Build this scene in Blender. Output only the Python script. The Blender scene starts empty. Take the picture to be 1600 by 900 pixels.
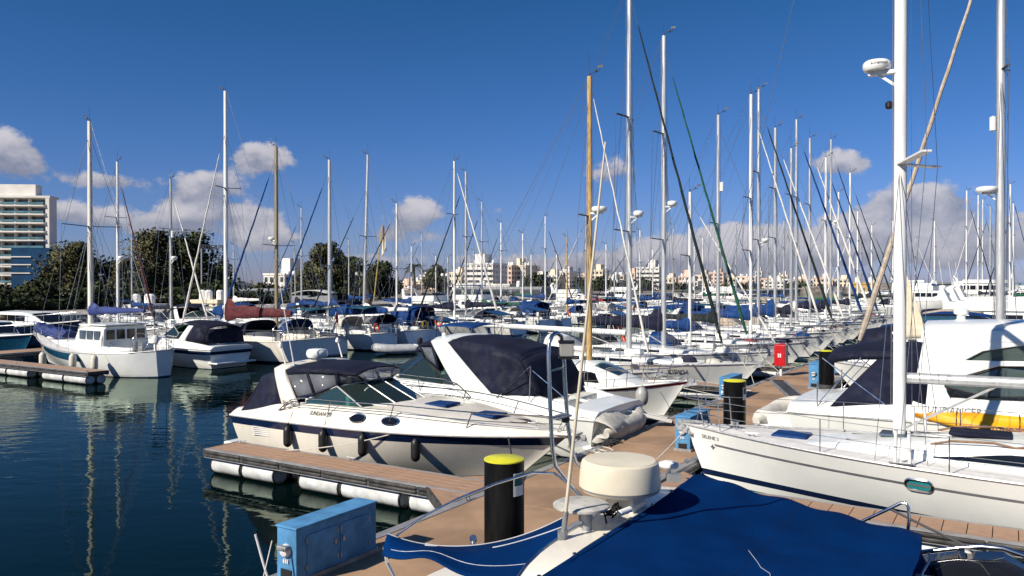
import bpy, math, random
from mathutils import Vector, Matrix

R = math.radians
SC = bpy.context.scene
COL = SC.collection

# ------------------------------------------------------------------ camera
CAM_Z = 4.5
FPX = 1250.0          # focal length in pixels of a 1600 px wide frame
HOR = 440.0           # row of the horizon
cd = bpy.data.cameras.new('camera'); cam = bpy.data.objects.new('camera', cd); COL.objects.link(cam)
cd.sensor_width = 36; cd.lens = 36 * FPX / 1600; cd.clip_start = 0.1; cd.clip_end = 9000
cam.location = (0, 0, CAM_Z); cam.rotation_euler = (R(90 - math.degrees(math.atan(10 / FPX))), 0, 0)
SC.camera = cam

# ------------------------------------------------------------------ sun, sky, exposure
SUN_AZ = 53.0         # degrees, from behind the camera towards its left
SUN_EL = 37.0
sa, se = R(SUN_AZ), R(SUN_EL)
SUN_DIR = Vector((-math.sin(sa) * math.cos(se), -math.cos(sa) * math.cos(se), math.sin(se)))   # towards the sun
sl = bpy.data.lights.new('sun', 'SUN'); sun = bpy.data.objects.new('sun', sl); COL.objects.link(sun)
sl.energy = 5.0; sl.angle = R(0.55); sl.color = (1.0, 0.92, 0.79)
sun.rotation_euler = SUN_DIR.to_track_quat('Z', 'Y').to_euler(); sun.location = SUN_DIR * 60
SC.view_settings.view_transform = 'Standard'; SC.view_settings.look = 'None'
SC.view_settings.exposure = 0.36; SC.view_settings.gamma = 1.0; SC.view_settings.use_curve_mapping = False
SC.cycles.use_denoising = True
SC.cycles.max_bounces = 7; SC.cycles.transparent_max_bounces = 12
SC.cycles.caustics_reflective = False; SC.cycles.caustics_refractive = False

def srgb(r, g, b):
    f = lambda c: c / 12.92 if c <= 0.04045 else ((c + 0.055) / 1.055) ** 2.4
    return tuple(f(x / 255.0) for x in (r, g, b))

class NT:
    """small helper to write node graphs"""
    def __init__(s, tree): s.t = tree; s.n = tree.nodes; s.l = tree.links
    def node(s, kind, **kw):
        n = s.n.new(kind)
        for k, v in kw.items(): setattr(n, k, v)
        return n
    def put(s, sock, v):
        if isinstance(v, bpy.types.NodeSocket): s.l.new(v, sock)
        elif v is not None: sock.default_value = v
    def math(s, op, a, b=None, c=None, clamp=False):
        n = s.n.new('ShaderNodeMath'); n.operation = op; n.use_clamp = clamp
        s.put(n.inputs[0], a)
        if b is not None: s.put(n.inputs[1], b)
        if c is not None: s.put(n.inputs[2], c)
        return n.outputs[0]
    def ramp(s, v, a, b, c=0.0, d=1.0, smooth=True):
        n = s.n.new('ShaderNodeMapRange'); n.interpolation_type = 'SMOOTHSTEP' if smooth else 'LINEAR'
        s.put(n.inputs[0], v); s.put(n.inputs[1], a); s.put(n.inputs[2], b); s.put(n.inputs[3], c); s.put(n.inputs[4], d)
        return n.outputs[0]
    def mix(s, f, a, b, mode='MIX'):
        n = s.n.new('ShaderNodeMix'); n.data_type = 'RGBA'; n.blend_type = mode
        s.put(n.inputs[0], f)
        s.put(n.inputs[6], a if isinstance(a, bpy.types.NodeSocket) else (*a, 1))
        s.put(n.inputs[7], b if isinstance(b, bpy.types.NodeSocket) else (*b, 1))
        return n.outputs[2]
    def noise(s, vec, scale, detail=3.0, rough=0.55, w=None):
        n = s.n.new('ShaderNodeTexNoise')
        s.put(n.inputs['Vector'], vec); s.put(n.inputs['Scale'], scale); s.put(n.inputs['Detail'], detail); s.put(n.inputs['Roughness'], rough)
        return n.outputs[0]
    def mapping(s, vec, loc=(0, 0, 0), rot=(0, 0, 0), sc=(1, 1, 1)):
        n = s.n.new('ShaderNodeMapping'); s.put(n.inputs[0], vec)
        n.inputs[1].default_value = loc; n.inputs[2].default_value = rot; n.inputs[3].default_value = sc
        return n.outputs[0]

world = bpy.data.worlds.new('World'); SC.world = world; world.use_nodes = True
w = NT(world.node_tree); w.n.clear()
sky = w.node('ShaderNodeTexSky', sky_type='NISHITA')
sky.sun_disc = False; sky.sun_elevation = R(SUN_EL); sky.sun_rotation = math.atan2(SUN_DIR.x, SUN_DIR.y)
sky.altitude = 0; sky.air_density = 1.0; sky.dust_density = 0.25; sky.ozone_density = 2.0
tc = w.node('ShaderNodeTexCoord').outputs['Generated']
sep = w.node('ShaderNodeSeparateXYZ'); w.l.new(tc, sep.inputs[0])
az = w.math('ARCTAN2', sep.outputs[0], sep.outputs[1]); el = w.math('ARCSINE', sep.outputs[2])
# cumulus: soft cells of cloud, each at its own bearing and height (radians), edges broken up by noise
warp = w.noise(w.mapping(tc, sc=(1, 1, 1.5)), 13.0, 6.0, 0.62)
warp2 = w.noise(w.mapping(tc, loc=(3, 1, 7), sc=(1, 1, 1.3)), 42.0, 4.0, 0.6)
nz = w.math('ADD', w.math('MULTIPLY', w.math('SUBTRACT', warp, 0.5), 3.4), w.math('MULTIPLY', w.math('SUBTRACT', warp2, 0.5), 1.3))
CLOUDS = [(25, 240, 62, 40, 1), (410, 245, 50, 25, .95), (325, 292, 68, 30, .96), (165, 281, 62, 15, .8), (652, 332, 40, 26, 1), (600, 362, 40, 22, .7),
          (960, 268, 46, 28, .7), (1312, 252, 52, 22, .82), (1462, 320, 92, 42, .92), (1350, 350, 70, 26, .9), (395, 338, 52, 17, .8),
          (415, 372, 60, 20, .9), (762, 332, 40, 14, .7), (205, 348, 150, 28, .72), (110, 330, 50, 16, .5), (298, 342, 34, 18, .9), (1070, 400, 150, 34, .88),
          (850, 412, 160, 20, .68), (560, 405, 90, 14, .4), (715, 372, 60, 12, .45), (1250, 398, 120, 32, .85), (1500, 390, 170, 40, .85), (1420, 305, 60, 22, .6), (1130, 280, 45, 14, .5), (-160, 300, 130, 60, .9),
          (-420, 340, 200, 60, .9), (1760, 330, 140, 60, .9), (2100, 360, 240, 60, .9), (1150, 370, 60, 22, .8)]
dens = None; shade = None
for (cx, cy, rx, ry, wt) in CLOUDS:
    a0 = math.atan((cx - 800) / FPX); e0 = math.atan((HOR - cy) / FPX * math.cos(a0))
    ra = rx / FPX * math.cos(a0) ** 2; re = ry / FPX * math.cos(a0)
    dx = w.math('MULTIPLY', w.math('SUBTRACT', az, a0), 1 / ra)
    dy = w.math('MULTIPLY', w.math('SUBTRACT', el, e0), 1 / re)
    d2 = w.math('ADD', w.math('MULTIPLY', dx, dx), w.math('MULTIPLY', dy, dy))
    g = w.math('MULTIPLY', w.math('POWER', 2.718, w.math('MULTIPLY', d2, -0.9)), wt)
    gs = w.math('MULTIPLY', g, dy)
    dens = g if dens is None else w.math('ADD', dens, g)
    shade = gs if shade is None else w.math('ADD', shade, gs)
# the same kind of low cumulus all round the horizon, outside the frame too
band = w.math('MULTIPLY', w.ramp(el, -0.02, 0.03), w.ramp(el, 0.05, 0.22, 1.0, 0.0))
side = w.ramp(w.math('ABSOLUTE', az), 0.65, 1.0)
dens = w.math('ADD', dens, w.math('MULTIPLY', w.math('MULTIPLY', band, side), 0.55))
gate = w.ramp(dens, 0.08, 0.45)
body = w.math('ADD', w.math('SUBTRACT', w.math('MULTIPLY', dens, 1.25), 0.62), w.math('MULTIPLY', nz, 0.62))
cover = w.math('MULTIPLY', w.ramp(body, -0.10, 0.26), gate)
lit = w.ramp(w.math('ADD', w.math('MULTIPLY', shade, 0.9), w.math('ADD', w.math('MULTIPLY', nz, 0.55), w.math('MULTIPLY', body, 0.25))), -0.45, 0.75)
SKY_ST = 0.050
ccol = w.mix(lit, (3.6, 3.9, 5.2), (10.6, 10.1, 10.4))
low = w.ramp(el, 0.0, 0.13, 1.0, 0.0)
ccol = w.mix(w.math('MULTIPLY', low, 0.40), ccol, (6.2, 6.0, 6.8))
tint = w.mix(w.ramp(el, -0.02, 0.17, smooth=False), (0.70, 0.78, 1.50), (0.41, 0.74, 1.36)); tint = w.mix(w.ramp(el, 0.17, 0.34, smooth=False), tint, (0.235, 0.68, 1.17))
base = w.mix(1.0, sky.outputs[0], tint, 'MULTIPLY')
allsky = w.mix(w.math('MULTIPLY', cover, 0.86), base, ccol)
bg = w.node('ShaderNodeBackground'); w.l.new(allsky, bg.inputs[0]); bg.inputs[1].default_value = SKY_ST
wo = w.node('ShaderNodeOutputWorld'); w.l.new(bg.outputs[0], wo.inputs[0])

# ------------------------------------------------------------------ marina frame: s runs along the pontoons, t across them
TH = R(32); SU, CU = math.sin(TH), math.cos(TH)
def W(s, t, z=0.0): return Vector((s * SU + t * CU, s * CU - t * SU, z))
ROT_OUT = -TH            # heading of a boat whose bow points to +t
ROT_IN = math.pi - TH    # bow to -t
def kx(px): return (px - 800.0) / FPX
def st_of(px, s):
    """t on the line of boats at s for something seen in column px"""
    k = kx(px); Y = s / (SU * k + CU); return Y * (CU * k - SU), Y
def s_of(px, t):
    k = kx(px); Y = t / (CU * k - SU); return Y * (SU * k + CU), Y
def zat(py, Y): return CAM_Z - (py - HOR) / FPX * Y
def on_z(px, py, z):
    Y = (CAM_Z - z) * FPX / (py - HOR); return Vector((kx(px) * Y, Y, z))
def on_s(px, py, s):
    t, Y = st_of(px, s); return Vector((kx(px) * Y, Y, zat(py, Y)))
def at_y(px, py, Y): return Vector((kx(px) * Y, Y, zat(py, Y)))

# ------------------------------------------------------------------ materials
MATS = {}
def mat(name, col, rough=0.5, metal=0.0, var=0.08, scale=3.0, bump=0.0, bscale=40.0, coat=0.0, alpha=1.0, trans=0.0, ior=1.45,
        col2=None, stretch=(1, 1, 1), spec=0.5, thr=(0.35, 0.65)):
    if name in MATS: return MATS[name]
    m = bpy.data.materials.new(name); m.use_nodes = True
    g = NT(m.node_tree); b = g.n['Principled BSDF']
    oc = g.node('ShaderNodeTexCoord').outputs['Object']
    v = g.mapping(oc, sc=stretch)
    f = g.ramp(g.noise(v, scale, 5.0, 0.6), *thr)
    c2 = col2 or tuple(max(0, c * (1 - var * 2)) for c in col)
    c1 = col if col2 else tuple(min(1, c * (1 + var)) for c in col)
    g.l.new(g.mix(f, c1, c2), b.inputs['Base Color'])
    b.inputs['Roughness'].default_value = rough; b.inputs['Metallic'].default_value = metal
    g.l.new(g.ramp(g.noise(v, scale * 2.3, 3.0), 0.3, 0.7, max(0.02, rough * 0.82), min(1, rough * 1.2)), b.inputs['Roughness'])
    b.inputs['Coat Weight'].default_value = coat; b.inputs['IOR'].default_value = ior
    b.inputs['Specular IOR Level'].default_value = spec
    b.inputs['Transmission Weight'].default_value = trans; b.inputs['Alpha'].default_value = alpha
    if bump:
        bn = g.node('ShaderNodeBump'); bn.inputs['Strength'].default_value = bump; bn.inputs['Distance'].default_value = 0.02
        g.l.new(g.noise(v, bscale, 4.0), bn.inputs['Height']); g.l.new(bn.outputs[0], b.inputs['Normal'])
    MATS[name] = m; return m

gel = mat('gelcoat_white', (0.80, 0.815, 0.785), 0.22, var=0.03, scale=0.9, coat=0.3)
gelcream = mat('gelcoat_cream', (0.78, 0.73, 0.63), 0.28, var=0.04, scale=1.2, coat=0.2)
gelold = mat('gelcoat_chalky', (0.72, 0.70, 0.66), 0.45, var=0.06, scale=2.0)
gelgrey = mat('deck_nonskid', (0.66, 0.65, 0.63), 0.6, var=0.05, scale=4.0, bump=0.1, bscale=120)
gelbeige = mat('deck_beige', (0.62, 0.55, 0.48), 0.6, var=0.05, scale=4.0)
navyhull = mat('navy_paint', (0.006, 0.016, 0.055), 0.15, coat=0.6)
bluehull = mat('blue_paint', (0.012, 0.085, 0.17), 0.25, coat=0.4)
blackhull = mat('black_paint', (0.006, 0.006, 0.008), 0.2, coat=0.5)
greyhull = mat('grey_paint', (0.30, 0.31, 0.32), 0.3)
antif = mat('antifouling_blue', (0.010, 0.035, 0.075), 0.75, var=0.2)
antifteal = mat('antifouling_teal', (0.02, 0.11, 0.13), 0.75, var=0.2)
antifred = mat('antifouling_red', (0.14, 0.022, 0.016), 0.75, var=0.2)
navycan = mat('canvas_navy', (0.0065, 0.0085, 0.026), 0.8, var=0.15, scale=1.6, bump=0.25, bscale=9, spec=0.3)
bluecan = mat('canvas_blue', (0.002, 0.035, 0.15), 0.75, var=0.12, scale=1.6, bump=0.25, bscale=7, spec=0.3)
royal = mat('canvas_royal_blue', (0.0002, 0.021, 0.100), 0.85, var=0.10, scale=1.2, bump=0.35, bscale=3.2, spec=0.05)
violetcan = mat('canvas_violet_blue', (0.018, 0.036, 0.16), 0.75, var=0.12, scale=1.6, bump=0.25, bscale=8)
maroon = mat('canvas_maroon', (0.085, 0.012, 0.016), 0.8, var=0.15, bump=0.25, bscale=8)
redcan = mat('canvas_red', (0.24, 0.012, 0.018), 0.75, var=0.1)
greencan = mat('canvas_green', (0.006, 0.075, 0.04), 0.8, var=0.15, bump=0.2, bscale=8)
darkcan = mat('canvas_black_green', (0.006, 0.012, 0.014), 0.8, var=0.2, bump=0.2, bscale=8)
tealcan = mat('canvas_teal', (0.01, 0.07, 0.12), 0.8, var=0.12)
whitecan = mat('sailcloth_white', (0.72, 0.70, 0.65), 0.8, var=0.08, scale=5, bump=0.3, bscale=9)
beigecan = mat('sailcloth_beige', (0.46, 0.38, 0.30), 0.85, var=0.12, scale=5, bump=0.3, bscale=9)
creamsail = mat('sailcloth_cream', (0.70, 0.62, 0.46), 0.85, var=0.06, scale=4, bump=0.15, bscale=6)
tarpgrey = mat('tarp_grey', (0.50, 0.48, 0.43), 0.75, var=0.1, scale=4, bump=0.4, bscale=8)
alu = mat('mast_aluminium', (0.62, 0.62, 0.61), 0.38, metal=0.55, var=0.06, scale=1.5, stretch=(6, 6, .5))
aluwhite = mat('mast_white', (0.76, 0.76, 0.75), 0.35, var=0.05, scale=2, stretch=(6, 6, .5))
alugold = mat('mast_tan', (0.30, 0.25, 0.15), 0.45, metal=0.25, var=0.08, scale=2, stretch=(6, 6, .5))
woodmast = mat('mast_varnished_wood', (0.52, 0.34, 0.13), 0.4, var=0.25, scale=4, stretch=(8, 8, .6), coat=0.3)
teak = mat('teak', (0.20, 0.105, 0.055), 0.6, var=0.2, scale=6, stretch=(1, 8, 8))
steel = mat('stainless_steel', (0.62, 0.62, 0.63), 0.2, metal=1.0, var=0.05)
wire = mat('rigging_wire', (0.42, 0.42, 0.42), 0.35, metal=0.8, var=0.05)
darkwire = mat('rigging_dark', (0.07, 0.07, 0.075), 0.5, var=0.05)
blackpl = mat('black_plastic', (0.012, 0.012, 0.013), 0.4, var=0.1)
blackrub = mat('black_rubber', (0.010, 0.010, 0.011), 0.45, var=0.2, scale=6)
rubgrey = mat('grey_rubber', (0.055, 0.052, 0.05), 0.55, var=0.25, scale=5, bump=0.3, bscale=25)
glassdark = mat('glass_smoked', (0.006, 0.007, 0.009), 0.06, var=0.1, spec=0.7)
glassblue = mat('glass_bluegrey', (0.08, 0.11, 0.15), 0.08, var=0.1, spec=0.7)
vinyl = mat('clear_vinyl', (0.30, 0.32, 0.36), 0.12, var=0.15, scale=2, alpha=0.34, spec=0.6)
rope = mat('rope_white', (0.60, 0.57, 0.50), 0.9, var=0.15, scale=30)
ropedark = mat('rope_dark', (0.03, 0.03, 0.035), 0.9, var=0.15, scale=30)
leather = mat('seat_cream_vinyl', (0.68, 0.66, 0.60), 0.5, var=0.06)
orange = mat('orange_plastic', (0.75, 0.10, 0.025), 0.5)
yellowpl = mat('kayak_plastic', (0.83, 0.40, 0.012), 0.38, col2=(0.72, 0.20, 0.015), scale=0.55, thr=(.42, .62))
ylw = mat('yellow_plastic', (0.72, 0.42, 0.02), 0.45, var=0.1)
limeyellow = mat('pile_cap_yellow', (0.62, 0.60, 0.03), 0.4, var=0.06)

lamp = mat('lens_white', (0.7, 0.7, 0.68), 0.3)
red = mat('red_enamel', (0.48, 0.008, 0.014), 0.35, var=0.06, coat=0.3)
pedblue = mat('pedestal_blue', (0.085, 0.245, 0.455), 0.6, var=0.16, scale=3, thr=(.3, .75), spec=.06)
white = mat('white_paint', (0.78, 0.78, 0.76), 0.45, var=0.05)
inkgrey = mat('lettering_grey', (0.16, 0.16, 0.17), 0.5)
inkblack = mat('lettering_black', (0.02, 0.02, 0.022), 0.5)
floatw = mat('float_polyethylene', (0.60, 0.61, 0.60), 0.5, var=0.12, scale=2.5)
def weed_line(m, z0, z1, col):
    """a ragged fringe of weed and slime at the waterline"""
    g = NT(m.node_tree); b = g.n['Principled BSDF']; src = b.inputs['Base Color'].links[0].from_socket
    oc = g.node('ShaderNodeTexCoord').outputs['Object']; sp_ = g.node('ShaderNodeSeparateXYZ'); g.l.new(oc, sp_.inputs[0])
    zz = g.math('ADD', sp_.outputs[2], g.math('MULTIPLY', g.math('SUBTRACT', g.noise(oc, 7.0, 5.0, .65), .5), .14))
    g.l.new(g.mix(g.ramp(zz, z0, z1, .85, 0.0), src, col), b.inputs['Base Color'])
weed_line(floatw, .03, .11, (.05, .055, .022))
galv = mat('galvanised_steel', (0.36, 0.37, 0.38), 0.5, metal=0.6, var=0.15, scale=6)
def tinted_glass(name, col, alpha):
    m = mat(name, col, 0.04, alpha=alpha, spec=0.8, var=0.05); return m
def clear_glass(name, tint, rough=.03, film=(.3, .5, .48), filmf=.08):
    m = bpy.data.materials.new(name); m.use_nodes = True; g = NT(m.node_tree); g.n.clear()
    out = g.node('ShaderNodeOutputMaterial'); tr = g.node('ShaderNodeBsdfTransparent'); tr.inputs[0].default_value = (*tint, 1)
    gl = g.node('ShaderNodeBsdfGlossy'); gl.inputs['Roughness'].default_value = rough; di = g.node('ShaderNodeBsdfDiffuse')
    nz_ = g.noise(g.node('ShaderNodeTexCoord').outputs['Object'], 2.2, 3.0); g.l.new(g.mix(nz_, film, tuple(c * .7 for c in film)), di.inputs[0])
    fr = g.node('ShaderNodeFresnel'); fr.inputs[0].default_value = 1.5
    a = g.node('ShaderNodeMixShader'); a.inputs[0].default_value = filmf; g.l.new(tr.outputs[0], a.inputs[1]); g.l.new(di.outputs[0], a.inputs[2])
    b = g.node('ShaderNodeMixShader'); g.l.new(g.math('MULTIPLY', fr.outputs[0], 1.3, clamp=True), b.inputs[0]); g.l.new(a.outputs[0], b.inputs[1]); g.l.new(gl.outputs[0], b.inputs[2]); g.l.new(b.outputs[0], out.inputs[0])
    MATS[name] = m; return m
glassteal = clear_glass('windscreen_green_glass', (.56, .78, .72), filmf=.06)
glassdeep = clear_glass('windscreen_deep_glass', (.16, .24, .23), film=(.34, .46, .44), filmf=.22)
acrylic = tinted_glass('windscreen_black_acrylic', (0.012, 0.012, 0.013), 0.93)

# ------------------------------------------------------------------ mesh builder
class MB:
    def __init__(s): s.v = []; s.f = []; s.mi = []
    def add(s, vs, fs, mi=0):
        o = len(s.v); s.v += [tuple(p) for p in vs]
        for f in fs: s.f.append(tuple(i + o for i in f)); s.mi.append(mi)
        return s
    def box(s, c, size, rot=None, mi=0, taper=1.0):
        c = Vector(c); hx, hy, hz = size[0] / 2, size[1] / 2, size[2] / 2
        vs = []
        for z, q in ((-hz, 1), (hz, taper)):
            for x, y in ((-hx, -hy), (hx, -hy), (hx, hy), (-hx, hy)):
                p = Vector((x * q, y * q, z))
                if rot is not None: p = rot @ p
                vs.append(c + p)
        return s.add(vs, [(0, 3, 2, 1), (4, 5, 6, 7), (0, 1, 5, 4), (1, 2, 6, 5), (2, 3, 7, 6), (3, 0, 4, 7)], mi)
    def bar(s, a, b, wdt, hgt, up=(0, 0, 1), mi=0):
        a, b = Vector(a), Vector(b); d = (b - a); L = d.length; d.normalize(); up = Vector(up)
        y = up.cross(d)
        if y.length < 1e-4: y = Vector((1, 0, 0)).cross(d)
        y.normalize(); z = d.cross(y); rot = Matrix((d, y, z)).transposed()
        return s.box((a + b) / 2, (L, wdt, hgt), rot, mi)
    def tube(s, pts, r, n=7, mi=0, cap=True, sx=1.0, up=None):
        pts = [Vector(p) for p in pts]; m = len(pts)
        rs = r if isinstance(r, (list, tuple)) else [r] * m
        rings = []; prev = None
        for i, p in enumerate(pts):
            d = (pts[min(i + 1, m - 1)] - pts[max(i - 1, 0)])
            if d.length < 1e-9: d = Vector((0, 0, 1))
            d.normalize()
            if prev is None:
                ref = Vector(up) if up else (Vector((1, 0, 0)) if abs(d.x) < 0.9 else Vector((0, 1, 0)))
                a = ref - d * ref.dot(d)
            else: a = prev - d * prev.dot(d)
            if a.length < 1e-6: a = d.orthogonal()
            a.normalize(); prev = a; b = d.cross(a)
            rings.append([p + (a * math.cos(2 * math.pi * j / n) * sx + b * math.sin(2 * math.pi * j / n)) * rs[i] for j in range(n)])
        return s.loft(rings, True, cap, mi)
    def loft(s, rings, closed=True, cap=True, mi=0):
        n = len(rings[0]); vs = [p for r in rings for p in r]; fs = []
        for i in range(len(rings) - 1):
            for j in range(n if closed else n - 1):
                k = (j + 1) % n
                fs.append((i * n + j, i * n + k, (i + 1) * n + k, (i + 1) * n + j))
        if cap and closed:
            fs.append(tuple(range(n - 1, -1, -1))); fs.append(tuple((len(rings) - 1) * n + j for j in range(n)))
        return s.add(vs, fs, mi)
    def lathe(s, prof, n=20, c=(0, 0, 0), mi=0, sx=1.0, sy=1.0):
        c = Vector(c)
        rings = [[c + Vector((r * sx * math.cos(2 * math.pi * j / n), r * sy * math.sin(2 * math.pi * j / n), z)) for j in range(n)] for r, z in prof]
        return s.loft(rings, True, True, mi)
    def grid(s, fn, nu, nv, mi=0):
        vs = [fn(i / nu, j / nv) for i in range(nu + 1) for j in range(nv + 1)]
        fs = [(i * (nv + 1) + j, i * (nv + 1) + j + 1, (i + 1) * (nv + 1) + j + 1, (i + 1) * (nv + 1) + j) for i in range(nu) for j in range(nv)]
        return s.add(vs, fs, mi)
    def ruled(s, A, B, nv=4, bulge=0.0, mi=0):
        A = [Vector(p) for p in A]; B = [Vector(p) for p in B]; n = len(A) - 1
        def fn(u, v):
            i = int(round(u * n)); p = A[i].lerp(B[i], v)
            if bulge:
                q = A[min(i + 1, n)] - A[max(i - 1, 0)]; nn = q.cross(B[i] - A[i])
                if nn.length > 1e-6: p = p + nn.normalized() * bulge * 4 * v * (1 - v)
            return p
        return s.grid(fn, n, nv, mi)
    def poly(s, pts, mi=0): return s.add(pts, [tuple(range(len(pts)))], mi)
    def prism(s, pts, dv, mi=0):
        """polygon pts extruded by vector dv"""
        n = len(pts); dv = Vector(dv); vs = [Vector(p) for p in pts] + [Vector(p) + dv for p in pts]
        fs = [tuple(range(n - 1, -1, -1)), tuple(range(n, 2 * n))] + [(i, (i + 1) % n, n + (i + 1) % n, n + i) for i in range(n)]
        return s.add(vs, fs, mi)
    def build(s, name, m, parent=None, smooth=True, bevel=0.0, solid=0.0, off=None, ang=38, recalc=True):
        me = bpy.data.meshes.new(name)
        vs = s.v if off is None else [(p[0] - off[0], p[1] - off[1], p[2] - off[2]) for p in s.v]
        me.from_pydata(vs, [], s.f)
        for x in (m if isinstance(m, (list, tuple)) else [m]): me.materials.append(x)
        if len(me.materials) > 1: me.polygons.foreach_set('material_index', s.mi)
        if recalc:
            import bmesh
            bm = bmesh.new(); bm.from_mesh(me); bmesh.ops.remove_doubles(bm, verts=bm.verts, dist=1e-5)
            bmesh.ops.recalc_face_normals(bm, faces=bm.faces); bm.to_mesh(me); bm.free()
        if smooth:
            me.shade_smooth(); me.set_sharp_from_angle(angle=R(ang))
        o = bpy.data.objects.new(name, me); COL.objects.link(o)
        if parent is not None: o.parent = parent
        if solid:
            md = o.modifiers.new('thickness', 'SOLIDIFY'); md.thickness = solid; md.offset = 0
        if bevel:
            md = o.modifiers.new('edges', 'BEVEL'); md.width = bevel; md.segments = 2; md.limit_method = 'ANGLE'
        return o

def thing(name, label, cat, loc=(0, 0, 0), rz=0.0, group=None):
    o = bpy.data.objects.new(name, None); COL.objects.link(o); o.empty_display_size = 0.3
    o.location = loc; o.rotation_euler = (0, 0, rz); tag(o, label, cat, group); return o
def tag(o, label=None, cat=None, group=None, kind=None):
    if label: o['label'] = label
    if cat: o['category'] = cat
    if group: o['group'] = group
    if kind: o['kind'] = kind
    return o
def copy_tree(o, parent=None):
    c = o.copy(); COL.objects.link(c); c.parent = parent
    for ch in o.children: copy_tree(ch, c)
    return c
def text_mesh(txt, size, ext=0.003, font_shear=0.0, bold=0.0):
    cu = bpy.data.curves.new('lettering', 'FONT'); cu.body = txt; cu.size = size; cu.extrude = ext; cu.shear = font_shear; cu.offset = bold
    cu.align_x = 'LEFT'; cu.resolution_u = 2
    o = bpy.data.objects.new('lettering', cu); COL.objects.link(o)
    me = bpy.data.meshes.new_from_object(o.evaluated_get(bpy.context.evaluated_depsgraph_get()))
    bpy.data.objects.remove(o); bpy.data.curves.remove(cu); return me
def lettering(txt, size, m, origin, right, up, parent=None, ext=0.003, shear=0.0, bold=0.0, name='lettering', warp=None):
    """flat lettering: text lies in the plane spanned by right and up; warp may bend it onto a curved face"""
    me = text_mesh(txt, size, ext, shear, bold); me.materials.clear(); me.materials.append(m)
    o0, r, u = Vector(origin), Vector(right).normalized(), Vector(up).normalized(); n = r.cross(u)
    for v in me.vertices:
        c = v.co.copy(); p = o0 + r * c.x + u * c.y + n * c.z
        v.co = warp(p, c) if warp else p
    o = bpy.data.objects.new(name, me); COL.objects.link(o); o.parent = parent; return o
def lerp(a, b, f): return a + (b - a) * f
def smooth01(x): x = max(0.0, min(1.0, x)); return x * x * (3 - 2 * x)
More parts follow.
